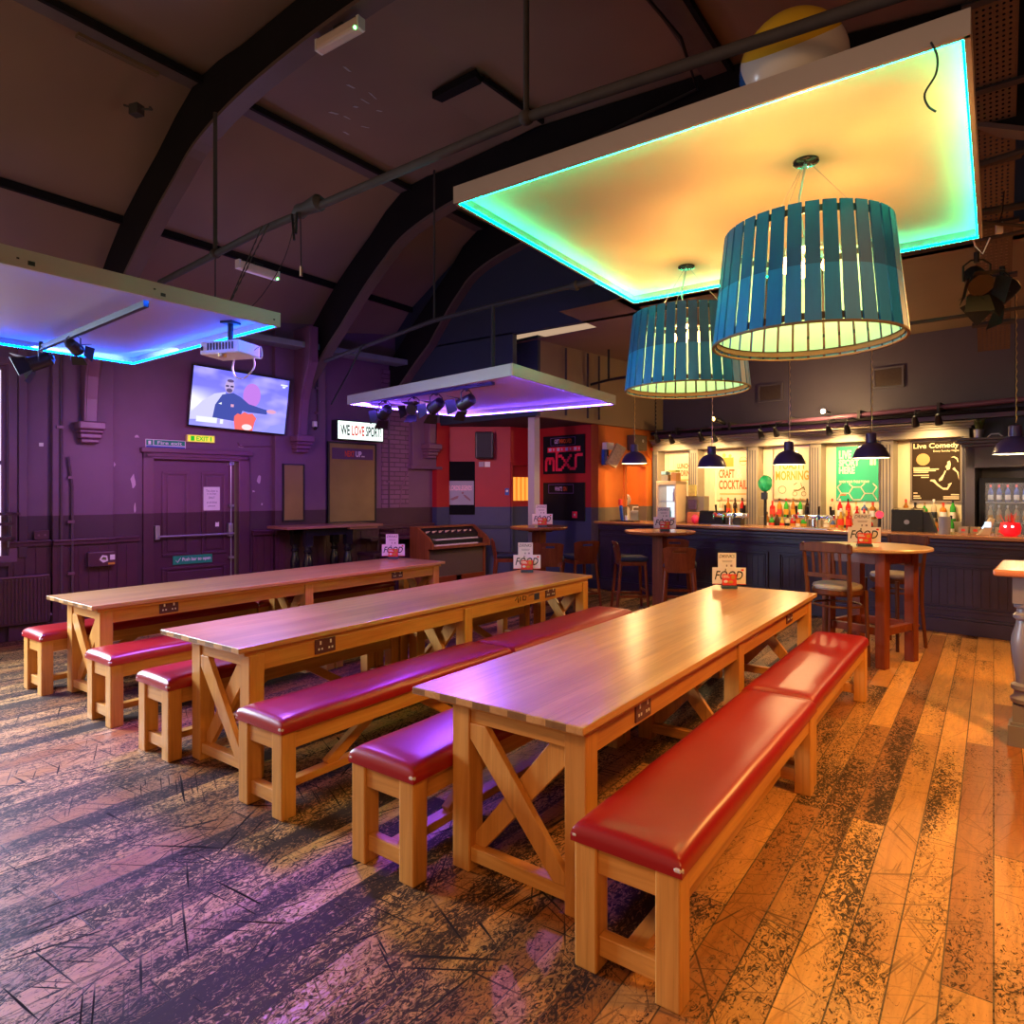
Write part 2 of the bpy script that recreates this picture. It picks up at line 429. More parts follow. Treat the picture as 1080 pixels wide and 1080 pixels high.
    c = mixc(n, l, gap, c, (0.02, 0.012, 0.008))
    l.new(c, b.inputs['Base Color'])
    l.new(mathn(n, l, 'ADD', mathn(n, l, 'MULTIPLY', dirt, 0.22), ramp2(n, l, grain, 0.28, 0.45)), b.inputs['Roughness'])
    l.new(mathn(n, l, 'SUBTRACT', 0.5, mathn(n, l, 'MULTIPLY', dirt, 0.40)), b.inputs['Specular IOR Level'])
    h = mathn(n, l, 'SUBTRACT', 1.0, mathn(n, l, 'ADD', mathn(n, l, 'MULTIPLY', dirt, 0.35), br.outputs['Fac']))
    bump(n, l, b, h, 0.35, 0.004)
    return m
m = MB(); m.quad((-12, -3, 0), (5, -3, 0), (5, 16, 0), (-12, 16, 0))
struct(m.done('floor', floor_mat()))

# ---- hall ceiling: panels between purlins, folded over the arched ribs
CP = [(-9.6, 2.55), (-7.55, 4.58), (-6.05, 5.50), (-4.05, 5.62), (-2.03, 5.50), (3.0, 4.95), (5.0, 4.2)]
m = MB()
for i in range(len(CP)-1):
    (x0, z0), (x1, z1) = CP[i], CP[i+1]
    for (ya, yb) in ((-3.0, 7.7),):
        m.quad((x0, ya, z0), (x1, ya, z1), (x1, yb, z1), (x0, yb, z0))
struct(m.done('ceiling', M_ceil))
# purlins (timber runs along the hall)
M_purlin = plain('purlin_paint', (0.13, 0.092, 0.08), 0.6, vary=0.2)
for x, z in ((-6.05, 5.47), (-2.03, 5.46)):
    m = MB(); m.box(x-0.13, x+0.10, -3, 7.7, z-0.03, z+0.02); o = struct(m.done('trim_1', M_purlin, bevel=0.006))
    m = MB(); m.box(x+0.10, x+0.14, -3, 7.7, z-0.06, z+0.0); struct(m.done('trim_1', M_rib))
m = MB(); m.box(-7.58, -7.53, -3, 7.7, 4.50, 4.58); struct(m.done('trim_1', M_rib))
# arched ribs
SOF = [(-8.42, 2.95), (-8.30, 3.15), (-8.05, 3.40), (-7.68, 3.74), (-7.27, 4.07), (-6.79, 4.42), (-6.40, 4.66), (-6.07, 4.86), (-5.6, 5.01), (-5.0, 5.12), (-4.1, 5.20), (-3.2, 5.20), (-2.4, 5.02), (-1.6, 4.85), (-0.8, 4.6), (0.2, 4.2), (1.2, 3.6)]
TOP = [(-8.75, 3.35), (-8.2, 3.93), (-7.55, 4.56), (-6.8, 5.02), (-6.05, 5.48), (-5.3, 5.52), (-4.7, 5.56), (-4.05, 5.60), (-3.3, 5.56), (-2.6, 5.52), (-2.03, 5.48), (-1.2, 5.4), (-0.4, 5.3), (0.6, 5.2), (1.6, 5.1)]
def smooth2(P, k=4):
    out = []
    for i in range(len(P)-1):
        a, b, c, d = P[max(i-1, 0)], P[i], P[i+1], P[min(i+2, len(P)-1)]
        for j in range(k):
            t = j/k; out.append(tuple(0.5*((2*b[q]) + (c[q]-a[q])*t + (2*a[q]-5*b[q]+4*c[q]-d[q])*t*t + (3*b[q]-a[q]-3*c[q]+d[q])*t**3) for q in (0, 1)))
    return out + [P[-1]]
SOF = smooth2(SOF); TOP = smooth2(TOP, 2)
for Y, dx in ((3.30, 0.0), (6.02, 0.22), (7.55, 0.45)):
    m = MB()
    poly = [(x + dx*min(1, max(0, (-6.3-x)/1.2)), z) for x, z in SOF] + list(reversed([(x + dx*min(1, max(0, (-6.3-x)/1.2)), z) for x, z in TOP]))
    m.prism(poly, Y - 0.05, Y + 0.05, 'y')
    o = struct(m.done('trim_2', M_rib, bevel=0.012))
    m = MB()
    for i in range(len(SOF)-1):
        (x0, z0), (x1, z1) = SOF[i], SOF[i+1]
        x0 += dx*min(1, max(0, (-6.3-x0)/1.2)); x1 += dx*min(1, max(0, (-6.3-x1)/1.2))
        m.beam((x0, Y, z0), (x1, Y, z1), 0.15, 0.035, up=(0, 0, 1))
    struct(m.done('trim_3', plain('rib_edge_paint', (0.13, 0.085, 0.075), 0.5), o))

# ---- left wall
def lwbox(m, b0, b1, z0, z1, d0, d1):
    # box on the left wall: b along the wall, d out into the room
    M = Matrix.Translation(rw(WA, 0)) @ Matrix.Rotation(LEFTROT, 4, 'Z')
    m.box(b0, b1, -d1, -d0, z0, z1, M)
m = MB(); lwbox(m, -2.5, 0.30, 0, 4.6, -0.25, 0); lwbox(m, 1.33, 2.66, 0, 4.6, -0.25, 0)
lwbox(m, 0.30, 1.33, 0, 0.86, -0.25, 0); lwbox(m, 0.30, 1.33, 3.0, 4.6, -0.25, 0)
lwbox(m, 3.99, 7.47, 0, 4.6, -0.25, 0); lwbox(m, 2.66, 3.99, 2.12, 4.6, -0.25, 0)
struct(m.done('wall_left', M_plum))
# pilasters
m = MB()
lwbox(m, 1.72, 2.33, 0, 4.4, 0, 0.09); lwbox(m, 4.33, 5.12, 0, 4.4, 0, 0.09); lwbox(m, 1.42, 1.50, 0.9, 4.2, 0, 0.05)
struct(m.done('trim_4', M_plum, bevel=0.008))
m = MB(); lwbox(m, 6.72, 7.30, 2.04, 4.3, 0, 0.11); lwbox(m, 6.68, 7.34, 2.00, 2.05, 0, 0.13)
struct(m.done('trim_5', M_plum, bevel=0.008))
# bare brick strip between the chimney breast and the boards
def brickpaint():
    mm, n, l, b = nt('painted_brick')
    geo = n.new('ShaderNodeTexCoord')
    br = n.new('ShaderNodeTexBrick'); mp = n.new('ShaderNodeMapping'); mp.inputs['Rotation'].default_value = (R(90), 0, 0)
    l.new(geo.outputs['Object'], mp.inputs[0]); l.new(mp.outputs[0], br.inputs['Vector'])
    br.inputs['Scale'].default_value = 1.0; br.inputs['Brick Width'].default_value = 0.225; br.inputs['Row Height'].default_value = 0.075
    br.inputs['Mortar Size'].default_value = 0.008; br.inputs['Color1'].default_value = (0.17, 0.07, 0.14, 1)
    br.inputs['Color2'].default_value = (0.22, 0.095, 0.18, 1); br.inputs['Mortar'].default_value = (0.08, 0.03, 0.06, 1)
    l.new(br.outputs['Color'], b.inputs['Base Color']); b.inputs['Roughness'].default_value = 0.5
    bump(n, l, b, mathn(n, l, 'SUBTRACT', 1.0, br.outputs['Fac']), 0.6, 0.01)
    return mm
m = MB(); m.box(6.17, 6.70, -0.02, 0, 1.36, 3.6)
o = struct(m.done('trim_6', brickpaint(), loc=rw(WA, 0), rot=(0, 0, LEFTROT)))

# wainscot: boards with grooves, cap rail and skirting
m = MB()
def wains(m, b0, b1, d):
    lwbox(m, b0, b1, 0.12, 1.02, 0, d)
    k = b0 + 0.05
    while k < b1 - 0.03:
        lwbox(m, k, min(k + 0.092, b1), 0.14, 1.0, d, d + 0.008); k += 0.10
for b0, b1, d in ((1.33, 1.72, 0.02), (1.72, 2.33, 0.10), (2.33, 2.60, 0.02), (4.05, 4.33, 0.02), (4.33, 5.12, 0.10), (5.12, 7.40, 0.02)):
    wains(m, b0, b1, d)
struct(m.done('trim_7', M_maroon))
m = MB()
for b0, b1, d in ((1.33, 1.72, 0.02), (1.72, 2.33, 0.10), (2.33, 2.62, 0.02), (4.03, 4.33, 0.02), (4.33, 5.12, 0.10), (5.12, 7.42, 0.02)):
    lwbox(m, b0, b1, 1.02, 1.06, 0, d + 0.035); lwbox(m, b0, b1, 1.06, 1.085, 0, d + 0.05); lwbox(m, b0, b1, 0, 0.16, 0, d + 0.03)
struct(m.done('baseboard_left', M_maroon, bevel=0.005))
m = MB(); lwbox(m, 5.75, 7.40, 0.86, 0.90, 0.02, 0.34); struct(m.done('trim_8', M_maroon, bevel=0.005))
# timber wall plate along the top of the wall
m = MB(); M = Matrix.Translation(rw(WA, 0)) @ Matrix.Rotation(LEFTROT, 4, 'Z')
m.box(3.6, 7.45, -0.42, -0.16, 3.64, 3.72, M)
struct(m.done('trim_9', plain('pale_steel_plate', (0.20, 0.23, 0.24), 0.5, vary=0.2), bevel=0.006))

# window on the left wall
wn = bpy.data.objects.new('window_1', None); COL.objects.link(wn); wn.location = rw(WA, 0); wn.rotation_euler = (0, 0, LEFTROT)
wn['kind'] = 'structure'
def daypane():
    mm, n, l, b = nt('net_curtained_daylight_pane')
    b.inputs['Base Color'].default_value = (0.8, 0.75, 0.78, 1)
    w = n.new('ShaderNodeTexWave'); w.bands_direction = 'X'; w.inputs['Scale'].default_value = 14; w.inputs['Distortion'].default_value = 1.5
    l.new(coords(n, l), w.inputs['Vector'])
    l.new(mixc(n, l, w.outputs['Fac'], (0.75, 0.70, 0.95), (1.0, 0.90, 0.95)), b.inputs['Emission Color'])
    b.inputs['Emission Strength'].default_value = 2.0
    return mm
m = MB(); m.box(0.30, 1.33, 0.10, 0.115, 0.86, 3.0); m.done('pane', daypane(), wn)
m = MB(); m.frame(0.30, 1.33, 0.86, 3.0, 0.05, 0.04, 0.12); m.box(0.79, 0.83, 0.05, 0.115, 0.9, 2.98); m.box(0.33, 1.3, 0.05, 0.115, 1.92, 1.96)
m.done('window_frame', M_plumtrim, wn)
m = MB(); m.box(0.25, 1.36, -0.06, 0.1, 0.82, 0.86); m.done('window_sill', M_maroon, wn)
m = MB(); m.frame(0.22, 1.41, 0.86, 3.08, 0.07, -0.03, 0.0); m.done('architrave', M_plumtrim, wn)

# fire door
dr = bpy.data.objects.new('door_1', None); COL.objects.link(dr); dr.location = rw(WA, 0); dr.rotation_euler = (0, 0, LEFTROT); dr['kind'] = 'structure'
M_doorp = twotone('door_paint', (0.18, 0.07, 0.125), (0.075, 0.022, 0.042), 1.355, rough=0.38)
m = MB(); m.box(2.78, 3.82, 0.05, 0.10, 0.01, 2.03); m.done('door_leaf', M_doorp, dr)
for (x0, x1, z0, z1) in ((2.90, 3.22, 0.80, 1.88), (3.38, 3.70, 0.80, 1.88), (2.90, 3.70, 0.14, 0.66)):
    m = MB(); m.frame(x0, x1, z0, z1, 0.035, 0.028, 0.05); m.box(x0+0.06, x1-0.06, 0.036, 0.05, z0+0.06, z1-0.06)
    m.done('door_panel', M_doorp, dr, bevel=0.006)
m = MB(); m.box(2.66, 2.78, -0.05, 0.12, 0, 2.12); m.box(3.84, 3.99, -0.05, 0.12, 0, 2.12); m.box(2.66, 3.99, -0.05, 0.12, 2.03, 2.15)
m.box(2.63, 4.02, -0.09, 0.0, 2.11, 2.17); m.box(2.70, 3.95, -0.065, 0, 2.06, 2.09)
m.done('door_frame', M_doorp, dr, bevel=0.008)
m = MB(); m.tube([(2.84, -0.03, 1.06), (3.78, -0.03, 1.06)], 0.014, 10); m.done('push_bar', M_steel, dr, smooth=True)
for x in (2.83, 3.74):
    m = MB(); m.box(x-0.03, x+0.03, -0.03, 0.05, 1.02, 1.20); m.done('push_bar_bracket', M_steel, dr, bevel=0.012)
m = MB(); m.tube([(3.76, 0.02, 0.10), (3.76, 0.02, 2.03)], 0.010, 8); m.box(3.73, 3.79, -0.01, 0.05, 1.98, 2.03); m.box(3.73, 3.79, -0.01, 0.05, 0.72, 0.75); m.box(3.73, 3.79, -0.01, 0.05, 1.42, 1.45)
m.done('bolt_rod', M_steel, dr)

# ---- corner room: diagonal red wall, straight red wall with boards, low soffit, box above
DA, DC, DD = rw(-8.97, 7.47), rw(-8.09, 8.30), rw(-8.0, 8.93)
dvec = (DC - DA); DL = dvec.length; DROT = math.atan2(dvec.y, dvec.x)
MD = Matrix.Translation(DA) @ Matrix.Rotation(DROT, 4, 'Z')
evec = DD - DC; EL = evec.length; EROT = math.atan2(evec.y, evec.x)
ME = Matrix.Translation(DC) @ Matrix.Rotation(EROT, 4, 'Z')
m = MB(); m.box(-0.1, DL, 0, 0.2, 0, 2.8, MD); m.box(0.0, 0.02, 0, 0.2, 0, 2.8, ME); m.box(EL-0.02, EL+0.1, 0, 0.2, 0, 2.8, ME); m.box(0.02, EL-0.02, 0, 0.2, 2.12, 2.8, ME)
struct(m.done('wall_corner', M_red))
m = MB(); M = Matrix.Rotation(TH, 4, 'Z')
m.box(-8.05, -6.65, 8.93, 9.12, 0, 2.8, M)
struct(m.done('wall_alcove', M_red))
m = MB(); m.box(-9.0, -8.80, 7.22, 7.50, 0, 2.8, M); struct(m.done('trim_10', M_red))
m = MB(); m.box(0.0, DL, -0.03, 0, 0.98, 1.03, MD); m.box(0.0, DL, -0.02, 0, 0, 0.14, MD); m.box(-8.0, -6.65, 8.91, 8.93, 0, 0.14, M)
struct(m.done('baseboard_corner', M_navywall))
# door in the diagonal wall
d2 = bpy.data.objects.new('door_2', None); COL.objects.link(d2); d2.location = DC; d2.rotation_euler = (0, 0, EROT); d2['kind'] = 'structure'
m = MB(); m.box(0.04, 0.60, 0.06, 0.10, 0.02, 1.46); m.box(0.04, 0.60, 0.06, 0.10, 1.88, 2.09); m.box(0.04, 0.11, 0.06, 0.10, 1.46, 1.88); m.box(0.50, 0.60, 0.06, 0.10, 1.46, 1.88)
m.done('door_leaf', M_red, d2)
m = MB(); m.box(0.10, 0.51, 0.075, 0.085, 1.45, 1.89)
def ambpane():
    mm, n, l, b = nt('amber_lit_pane')
    w = n.new('ShaderNodeTexWave'); w.bands_direction = 'X'; w.inputs['Scale'].default_value = 3.2; w.inputs['Distortion'].default_value = 0.6
    l.new(coords(n, l), w.inputs['Vector'])
    b.inputs['Base Color'].default_value = (0.5, 0.2, 0.04, 1)
    l.new(mixc(n, l, w.outputs['Fac'], (0.75, 0.16, 0.01), (1.0, 0.42, 0.06)), b.inputs['Emission Color'])
    b.inputs['Emission Strength'].default_value = 1.0
    return mm
m.done('pane', ambpane(), d2)
m = MB(); m.box(0.0, 0.04, -0.03, 0.12, 0, 2.14); m.box(0.0, 0.62, -0.03, 0.12, 2.08, 2.15); m.box(0.60, 0.63, -0.01, 0.12, 0, 2.14); m.done('door_frame', M_red, d2, bevel=0.005)
m = MB(); m.box(0.055, 0.085, 0.03, 0.06, 0.85, 1.55); m.done('door_handle', M_black, d2)
# soffit slab + box above it
M = Matrix.Rotation(TH, 4, 'Z')
m = MB(); m.box(-9.2, -6.62, 7.32, 11.4, 2.76, 2.82, M); struct(m.done('ceiling_corner', M_navywall))
m = MB(); m.box(-9.2, -6.55, 7.30, 7.36, 2.76, 3.95, M); struct(m.done('wall_gallery', M_navywall))
m = MB(); m.box(-6.64, -6.55, 7.36, 11.0, 2.74, 3.95, M); struct(m.done('wall_tan', M_tan))
# steel post under the slab corner
m = MB(); m.box(-0.065, 0.065, -0.065, 0.065, 0, 2.76)
struct(m.done('trim_11', M_whitepaint, loc=(-5.70, 8.38, 0), rot=(0, 0, TH), bevel=0.006))

# ---- gable of the hall over the bar opening, low brown ceiling over the bar
m = MB(); m.box(-3.5, 6.0, 7.30, 7.42, 3.88, 5.7); m.box(-9.6, -3.5, 7.62, 7.72, 3.88, 5.8); m.box(-9.6, -5.55, 7.62, 7.72, 3.4, 3.9); m.box(-3.6, -3.5, 7.0, 7.6, 3.88, 5.7)
struct(m.done('wall_gable', M_navywall))
m = MB(); m.box(-9.0, 5.0, 6.85, 12.4, 3.88, 3.94)
m2 = MB(); m2.quad((-4.4, 7.02, 3.88), (-3.5, 6.96, 3.88), (6, 6.96, 3.88), (6, 12.6, 3.88), (-8.5, 12.6, 3.88), (-6.0, 8.1, 3.88), (-4.4, 8.0, 3.88))
m.bm.free(); struct(m2.done('ceiling_bar', M_brownceil))
# ---- bar back wall, end wall of the bar, right side
m = MB(); m.box(-6.64, 4.5, BB, BB+0.2, 0, 4.1, M); struct(m.done('wall_back', M_greywall))
m = MB(); m.box(-6.80, -6.65, 8.93, 9.72, 0, 2.78, M); m.box(-6.80, -6.65, 9.72, 10.36, 2.08, 2.78, M); m.box(-6.80, -6.65, 10.36, 10.9, 0, 2.78, M)
struct(m.done('wall_orange', M_orange))
m = MB(); m.box(-6.66, -6.62, 9.66, 9.73, 0, 2.14, M); m.box(-6.66, -6.62, 10.34, 10.42, 0, 2.14, M); m.box(-6.66, -6.62, 9.66, 10.42, 2.07, 2.15, M)
struct(m.done('trim_12', M_orange))
# little lobby seen through the opening beside the bar
m = MB(); m.box(-8.6, -8.5, 9.2, 11.6, 0, 2.7, M); m.box(-8.6, -6.8, 11.5, 11.6, 0, 2.7, M); m.box(-8.6, -6.8, 9.15, 9.2, 0, 2.7, M)
struct(m.done('wall_lobby', M_orange))
lamp('lobby_light', 'POINT', rw(-7.3, 10.3, 2.3), 60, (1.0, 0.68, 0.35), shadow_soft_size=0.1)
m = MB(); m.box(4.4, 4.6, -3, 12, 0, 5.0); struct(m.done('wall_right', M_greywall))
# slot and hatch on the hall ceiling, paint splashes
m = MB(); m.prism([(-4.44, 4.90), (-3.93, 4.89), (-3.87, 5.84), (-4.38, 5.91)], 5.53, 5.58, 'z'); struct(m.done('trim_13', M_ceil))
m = MB(); m.prism([(-4.47, 4.79), (-3.90, 4.77), (-3.93, 4.89), (-4.44, 4.90)], 5.50, 5.57, 'z'); struct(m.done('trim_14', M_rib))
m = MB(); m.prism([(-3.93, 4.89), (-3.90, 4.89), (-3.84, 5.84), (-3.87, 5.84)], 5.52, 5.57, 'z'); struct(m.done('trim_15', M_rib))
SPL = [(-4.87, 4.063), (-5.036, 4.248), (-5.453, 4.549), (-5.247, 4.488), (-5.106, 4.489), (-4.983, 4.479), (-5.495, 4.411), (-5.439, 4.782), (-5.116, 4.688), (-5.677, 4.724)]
random.seed(11)
for i, (x, y) in enumerate(SPL):
    w = random.uniform(0.008, 0.022); h_ = random.uniform(0.02, 0.07)
    zc = 5.50 + (x+6.05)*0.06 - 0.006
    m = MB(); m.prism([(-w, -h_), (w*0.7, -h_*0.6), (w, h_), (-w*0.4, h_*0.7)], -0.002, 0.0, 'z')
    struct(m.done('paint_splash', plain('white_splash', (0.5, 0.5, 0.52), 0.6), loc=(x, y, zc), rot=(0, 0, random.uniform(-0.5, 0.3))))
# air vents on the back wall
for (a0, a1, z0, z1) in ((-4.73, -4.32, 3.11, 3.40), (-2.98, -2.57, 3.14, 3.45)):
    v = empty('air_vent', 'square louvred vent high on the dark wall, ' + ('above the COCKTAILS side of the bar' if a0 < -4 else 'above the green poster side of the bar'), 'vent', rw(a0, BB), TH, 'wall vents over the bar')
    w, h = a1-a0, z1-z0
    m = MB(); m.frame(0, w, z0, z1, 0.03, -0.03, 0); m.done('frame', plain('vent_frame', (0.10, 0.085, 0.10), 0.5), v)
    m = MB(); m.box(0.03, w-0.03, -0.008, 0, z0+0.03, z1-0.03)
    k = z0 + 0.045
    while k < z1 - 0.04:
        m.box(0.03, w-0.03, -0.022, -0.008, k, k+0.008); k += 0.018
    m.done('louvre', plain('vent_brown', (0.10, 0.065, 0.04), 0.6), v)
# ================================================================ LONG TABLES AND BENCHES
def make_table(label, x, y0, lx=(-0.26, 0.405)):
    t = empty('dining_table', label, 'table', (x, y0, 0), 0, 'long oak refectory tables')
    L = 3.95; H = 0.765
    m = MB(); m.box(-0.435, 0.435, 0.0, L, H-0.032, H); m.done('tabletop', M_oaktop, t, bevel=0.004)
    m = MB(); m.box(lx[0]-0.07, 0.41, 0.05, L-0.05, H-0.058, H-0.032); m.done('top_batten', M_oaky, t, bevel=0.003)
    ys = (0.07, 1.93, L-0.165)
    for yy in ys:
        for s in (0, 1):
            x0 = lx[0] if s == 0 else lx[1]-0.095
            m = MB(); m.box(x0, x0+0.095, yy, yy+0.095, 0, H-0.058); m.done('leg', M_oakz, t, bevel=0.005)
    for s in (0, 1):
        x0 = lx[0]+0.015 if s == 0 else lx[1]-0.045
        m = MB()
        for ya, yb in ((ys[0]+0.095, ys[1]), (ys[1]+0.095, ys[2])):
            m.box(x0, x0+0.03, ya, yb, H-0.155, H-0.058)
        m.done('apron', M_oaky, t, bevel=0.003)
    for yy in ys:
        m = MB(); a, b = lx[0]+0.095, lx[1]-0.095
        m.box(a, b, yy+0.01, yy+0.05, H-0.125, H-0.058); m.done('end_rail', M_oakx, t, bevel=0.003)
        m = MB(); m.box(a, b, yy+0.01, yy+0.06, 0.045, 0.105); m.done('foot_rail', M_oakx, t, bevel=0.003)
        m = MB(); m.beam((a+0.03, yy+0.022, H-0.12), (b-0.03, yy+0.022, 0.10), 0.035, 0.085, up=(0, 1, 0)) if False else m.prism([(a, H-0.125), (a+0.085, H-0.125), (b, 0.155), (b, 0.105), (b-0.055, 0.105), (a, H-0.19)], yy+0.003, yy+0.036)
        m.done('cross_brace', M_oakz, t, bevel=0.003)
        m = MB(); m.prism([(b, H-0.125), (b-0.085, H-0.125), (a, 0.155), (a, 0.105), (a+0.055, 0.105), (b, H-0.19)], yy+0.040, yy+0.072)
        m.done('cross_brace', M_oakz, t, bevel=0.003)
    # double socket plates let into the right apron
    for (yy, w, z0, z1, col) in ((0.52, 0.155, 0.625, 0.735, 1), (3.10, 0.17, 0.635, 0.725, 0)):
        m = MB(); m.box(lx[1]-0.02, lx[1]-0.008, yy, yy+w, z0, z1-0.02)
        p = m.done('socket_plate', plain('socket_maroon', (0.10, 0.03, 0.04), 0.35), t, bevel=0.003)
        m = MB()
        for k in (0.25, 0.75):
            c = yy + w*k
            m.box(lx[1]-0.009, lx[1]-0.006, c-0.006, c+0.006, z0+0.055, z0+0.078)
            m.box(lx[1]-0.009, lx[1]-0.006, c-0.018, c-0.006, z0+0.022, z0+0.034)
            m.box(lx[1]-0.009, lx[1]-0.006, c+0.006, c+0.018, z0+0.022, z0+0.034)
        m.done('socket_face', M_white, p)
    return t
TX = (-1.645, -3.78, -5.90)
make_table('long light oak table nearest the camera, its front corner lit purple', TX[0], 2.10)
t2 = make_table('long light oak table standing between the other two, with scrawled graffiti on its apron', TX[1], 2.04, (-0.19, 0.425))
m = MB()
for pts in ([(2.62, .675), (2.66, .705), (2.67, .65)], [(2.70, .66), (2.70, .70)], [(2.74, .665), (2.74, .70), (2.79, .69), (2.78, .66), (2.74, .665)], [(2.83, .69), (2.90, .70)]):
    m.tube([(0.412, a, b) for a, b in pts], 0.004, 6)
m.done('graffiti', M_ink, t2)
m = MB(); m.box(0.409, 0.4125, 2.72+0.20, 2.80+0.20, 0.64, 0.70); m.done('sticker', plain('sticker_blue', (0.03, 0.04, 0.12), 0.4), t2)
make_table('long light oak table nearest the wall with the fire door', TX[2], 2.14, (-0.21, 0.40))

def cushion(w, L, z0, z1):
    """upholstered pad: crowned top, rolled edges"""
    m = MB(); bm = m.bm
    nx, ny = 10, 26
    def prof(u):      # 0..1 -> height fraction, rounded at both edges
        e = min(u, 1-u)
        return min(1.0, math.sqrt(max(0, 1-(1-min(e/0.13, 1))**2)))
    def pe(v, Lr):
        e = min(v, 1-v)*L
        return math.sqrt(max(0, 1-(1-min(e/0.05, 1))**2))
    us = [0, .012, .035, .07, .12, .25, .4, .5, .6, .75, .88, .93, .965, .988, 1]
    es = [0, .002, .006, .012, .022, .06]
    vs = es + [0.06 + (0.88)*k/14 for k in range(1, 14)] + [1-e for e in reversed(es)]
    grid = []
    for v in vs:
        row = []
        for u in us:
            h = min(prof(u), pe(v, L)); crown = 0.010*math.sin(PI*u)*math.sin(PI*min(1, max(0, v)))**0.3
            z = z0 + 0.022 + (z1-z0-0.022)*h*0.92 + crown + 0.0016*math.sin(v*23+u*5)
            inx = 0.006*(1-h)
            row.append(bm.verts.new((-w/2+w*u, L*v, z)))
        grid.append(row)
    for i in range(len(vs)-1):
        for j in range(len(us)-1): bm.faces.new((grid[i][j], grid[i][j+1], grid[i+1][j+1], grid[i+1][j]))
    # skirt
    ring = grid[0][:] + [r[-1] for r in grid[1:]] + list(reversed(grid[-1][:-1])) + [r[0] for r in reversed(grid[1:-1])]
    low = [bm.verts.new((v.co.x, v.co.y, z0)) for v in ring]
    n = len(ring)
    for i in range(n): bm.faces.new((ring[i], low[i], low[(i+1) % n], ring[(i+1) % n]))
    bm.faces.new(low)
    return m
def make_bench(label, L=1.90):
    t = empty('bench', label, 'bench', (0, 0, 0), 0, 'red leather benches at the long tables')
    W2 = 0.19; H = 0.432; q = 0.085
    for yy in (0.0, L-q):
        for s in (-1, 1):
            x0 = -W2 if s < 0 else W2-q
            m = MB(); m.box(x0, x0+q, yy, yy+q, 0, H); m.done('leg', M_oakz, t, bevel=0.006)
        m = MB(); m.box(-W2+q, W2-q, yy+0.012, yy+0.055, H-0.095, H); m.done('end_rail', M_oakx, t, bevel=0.003)
        m = MB(); m.box(-W2+q, W2-q, yy+0.02, yy+0.065, 0.055, 0.125); m.done('foot_rail', M_oakx, t, bevel=0.004)
    for s in (-1, 1):
        x0 = -W2+0.012 if s < 0 else W2-0.042
        m = MB(); m.box(x0, x0+0.03, q, L-q, H-0.095, H); m.done('side_rail', M_oaky, t, bevel=0.003)
    m = MB(); m.box(-0.032, 0.032, 0.065, L-0.065, 0.066, 0.106); m.done('stretcher', M_oaky, t, bevel=0.003)
    for y0, y1 in ((0.42, 0.90), (L-0.42, L-0.90)):
        m = MB(); m.beam((0, y0, 0.10), (0, y1, H-0.04), 0.045, 0.06, up=(0, 0, 1)); m.done('diagonal_brace', M_oaky, t, bevel=0.003)
    c = cushion(0.40, L+0.02, H, 0.505); o = c.done('cushion', M_leather, t, smooth=True, loc=(0, -0.01, 0))
    for (x, y, s) in ((0.185, 0.0, 1), (-0.185, 0.0, 0.7)):
        m = MB(); m.ball((x, y-0.002, H+0.022), 0.016, 1.3*s, 0.7, 0.7*s, 7, 5)
        m.done('worn_corner', plain('frayed_lining', (0.62, 0.5, 0.42), 0.8), o, loc=(0, 0.01, 0))
    return t
bench0 = make_bench('long red leather bench nearest the camera, fully in view beside the front table')
bench0.location = (-0.975, 1.96, 0)
BL = [
 (-0.985, 3.885, 'red leather bench at the bar end of the front table, outer side'),
 (-2.11, 1.945, 'purple lit red leather bench end poking out from under the front table'),
 (-2.11, 3.865, 'red leather bench at the bar end under the front table, inner side'),
 (-3.02, 1.955, 'long red leather bench in front of the graffiti table, frayed near corner'),
 (-2.99, 3.875, 'bright red bench continuing towards the bar beside the graffiti table'),
 (-4.185, 1.98, 'short looking red bench end behind the near leg of the graffiti table'),
 (-4.185, 3.90, 'red bench at the far end beneath the graffiti table, away from the camera'),
 (-5.075, 2.03, 'purple lit red bench between the graffiti table and the wall side table'),
 (-5.075, 3.95, 'red bench at the bar end between the graffiti table and the wall side table'),
 (-6.30, 2.03, 'red bench nearest the fire door wall, its glossy end facing the camera'),
 (-6.30, 3.95, 'red bench on the wall side, second along towards the organ'),
]
for x, y, lab in BL: again(bench0, lab, (x, y, 0))

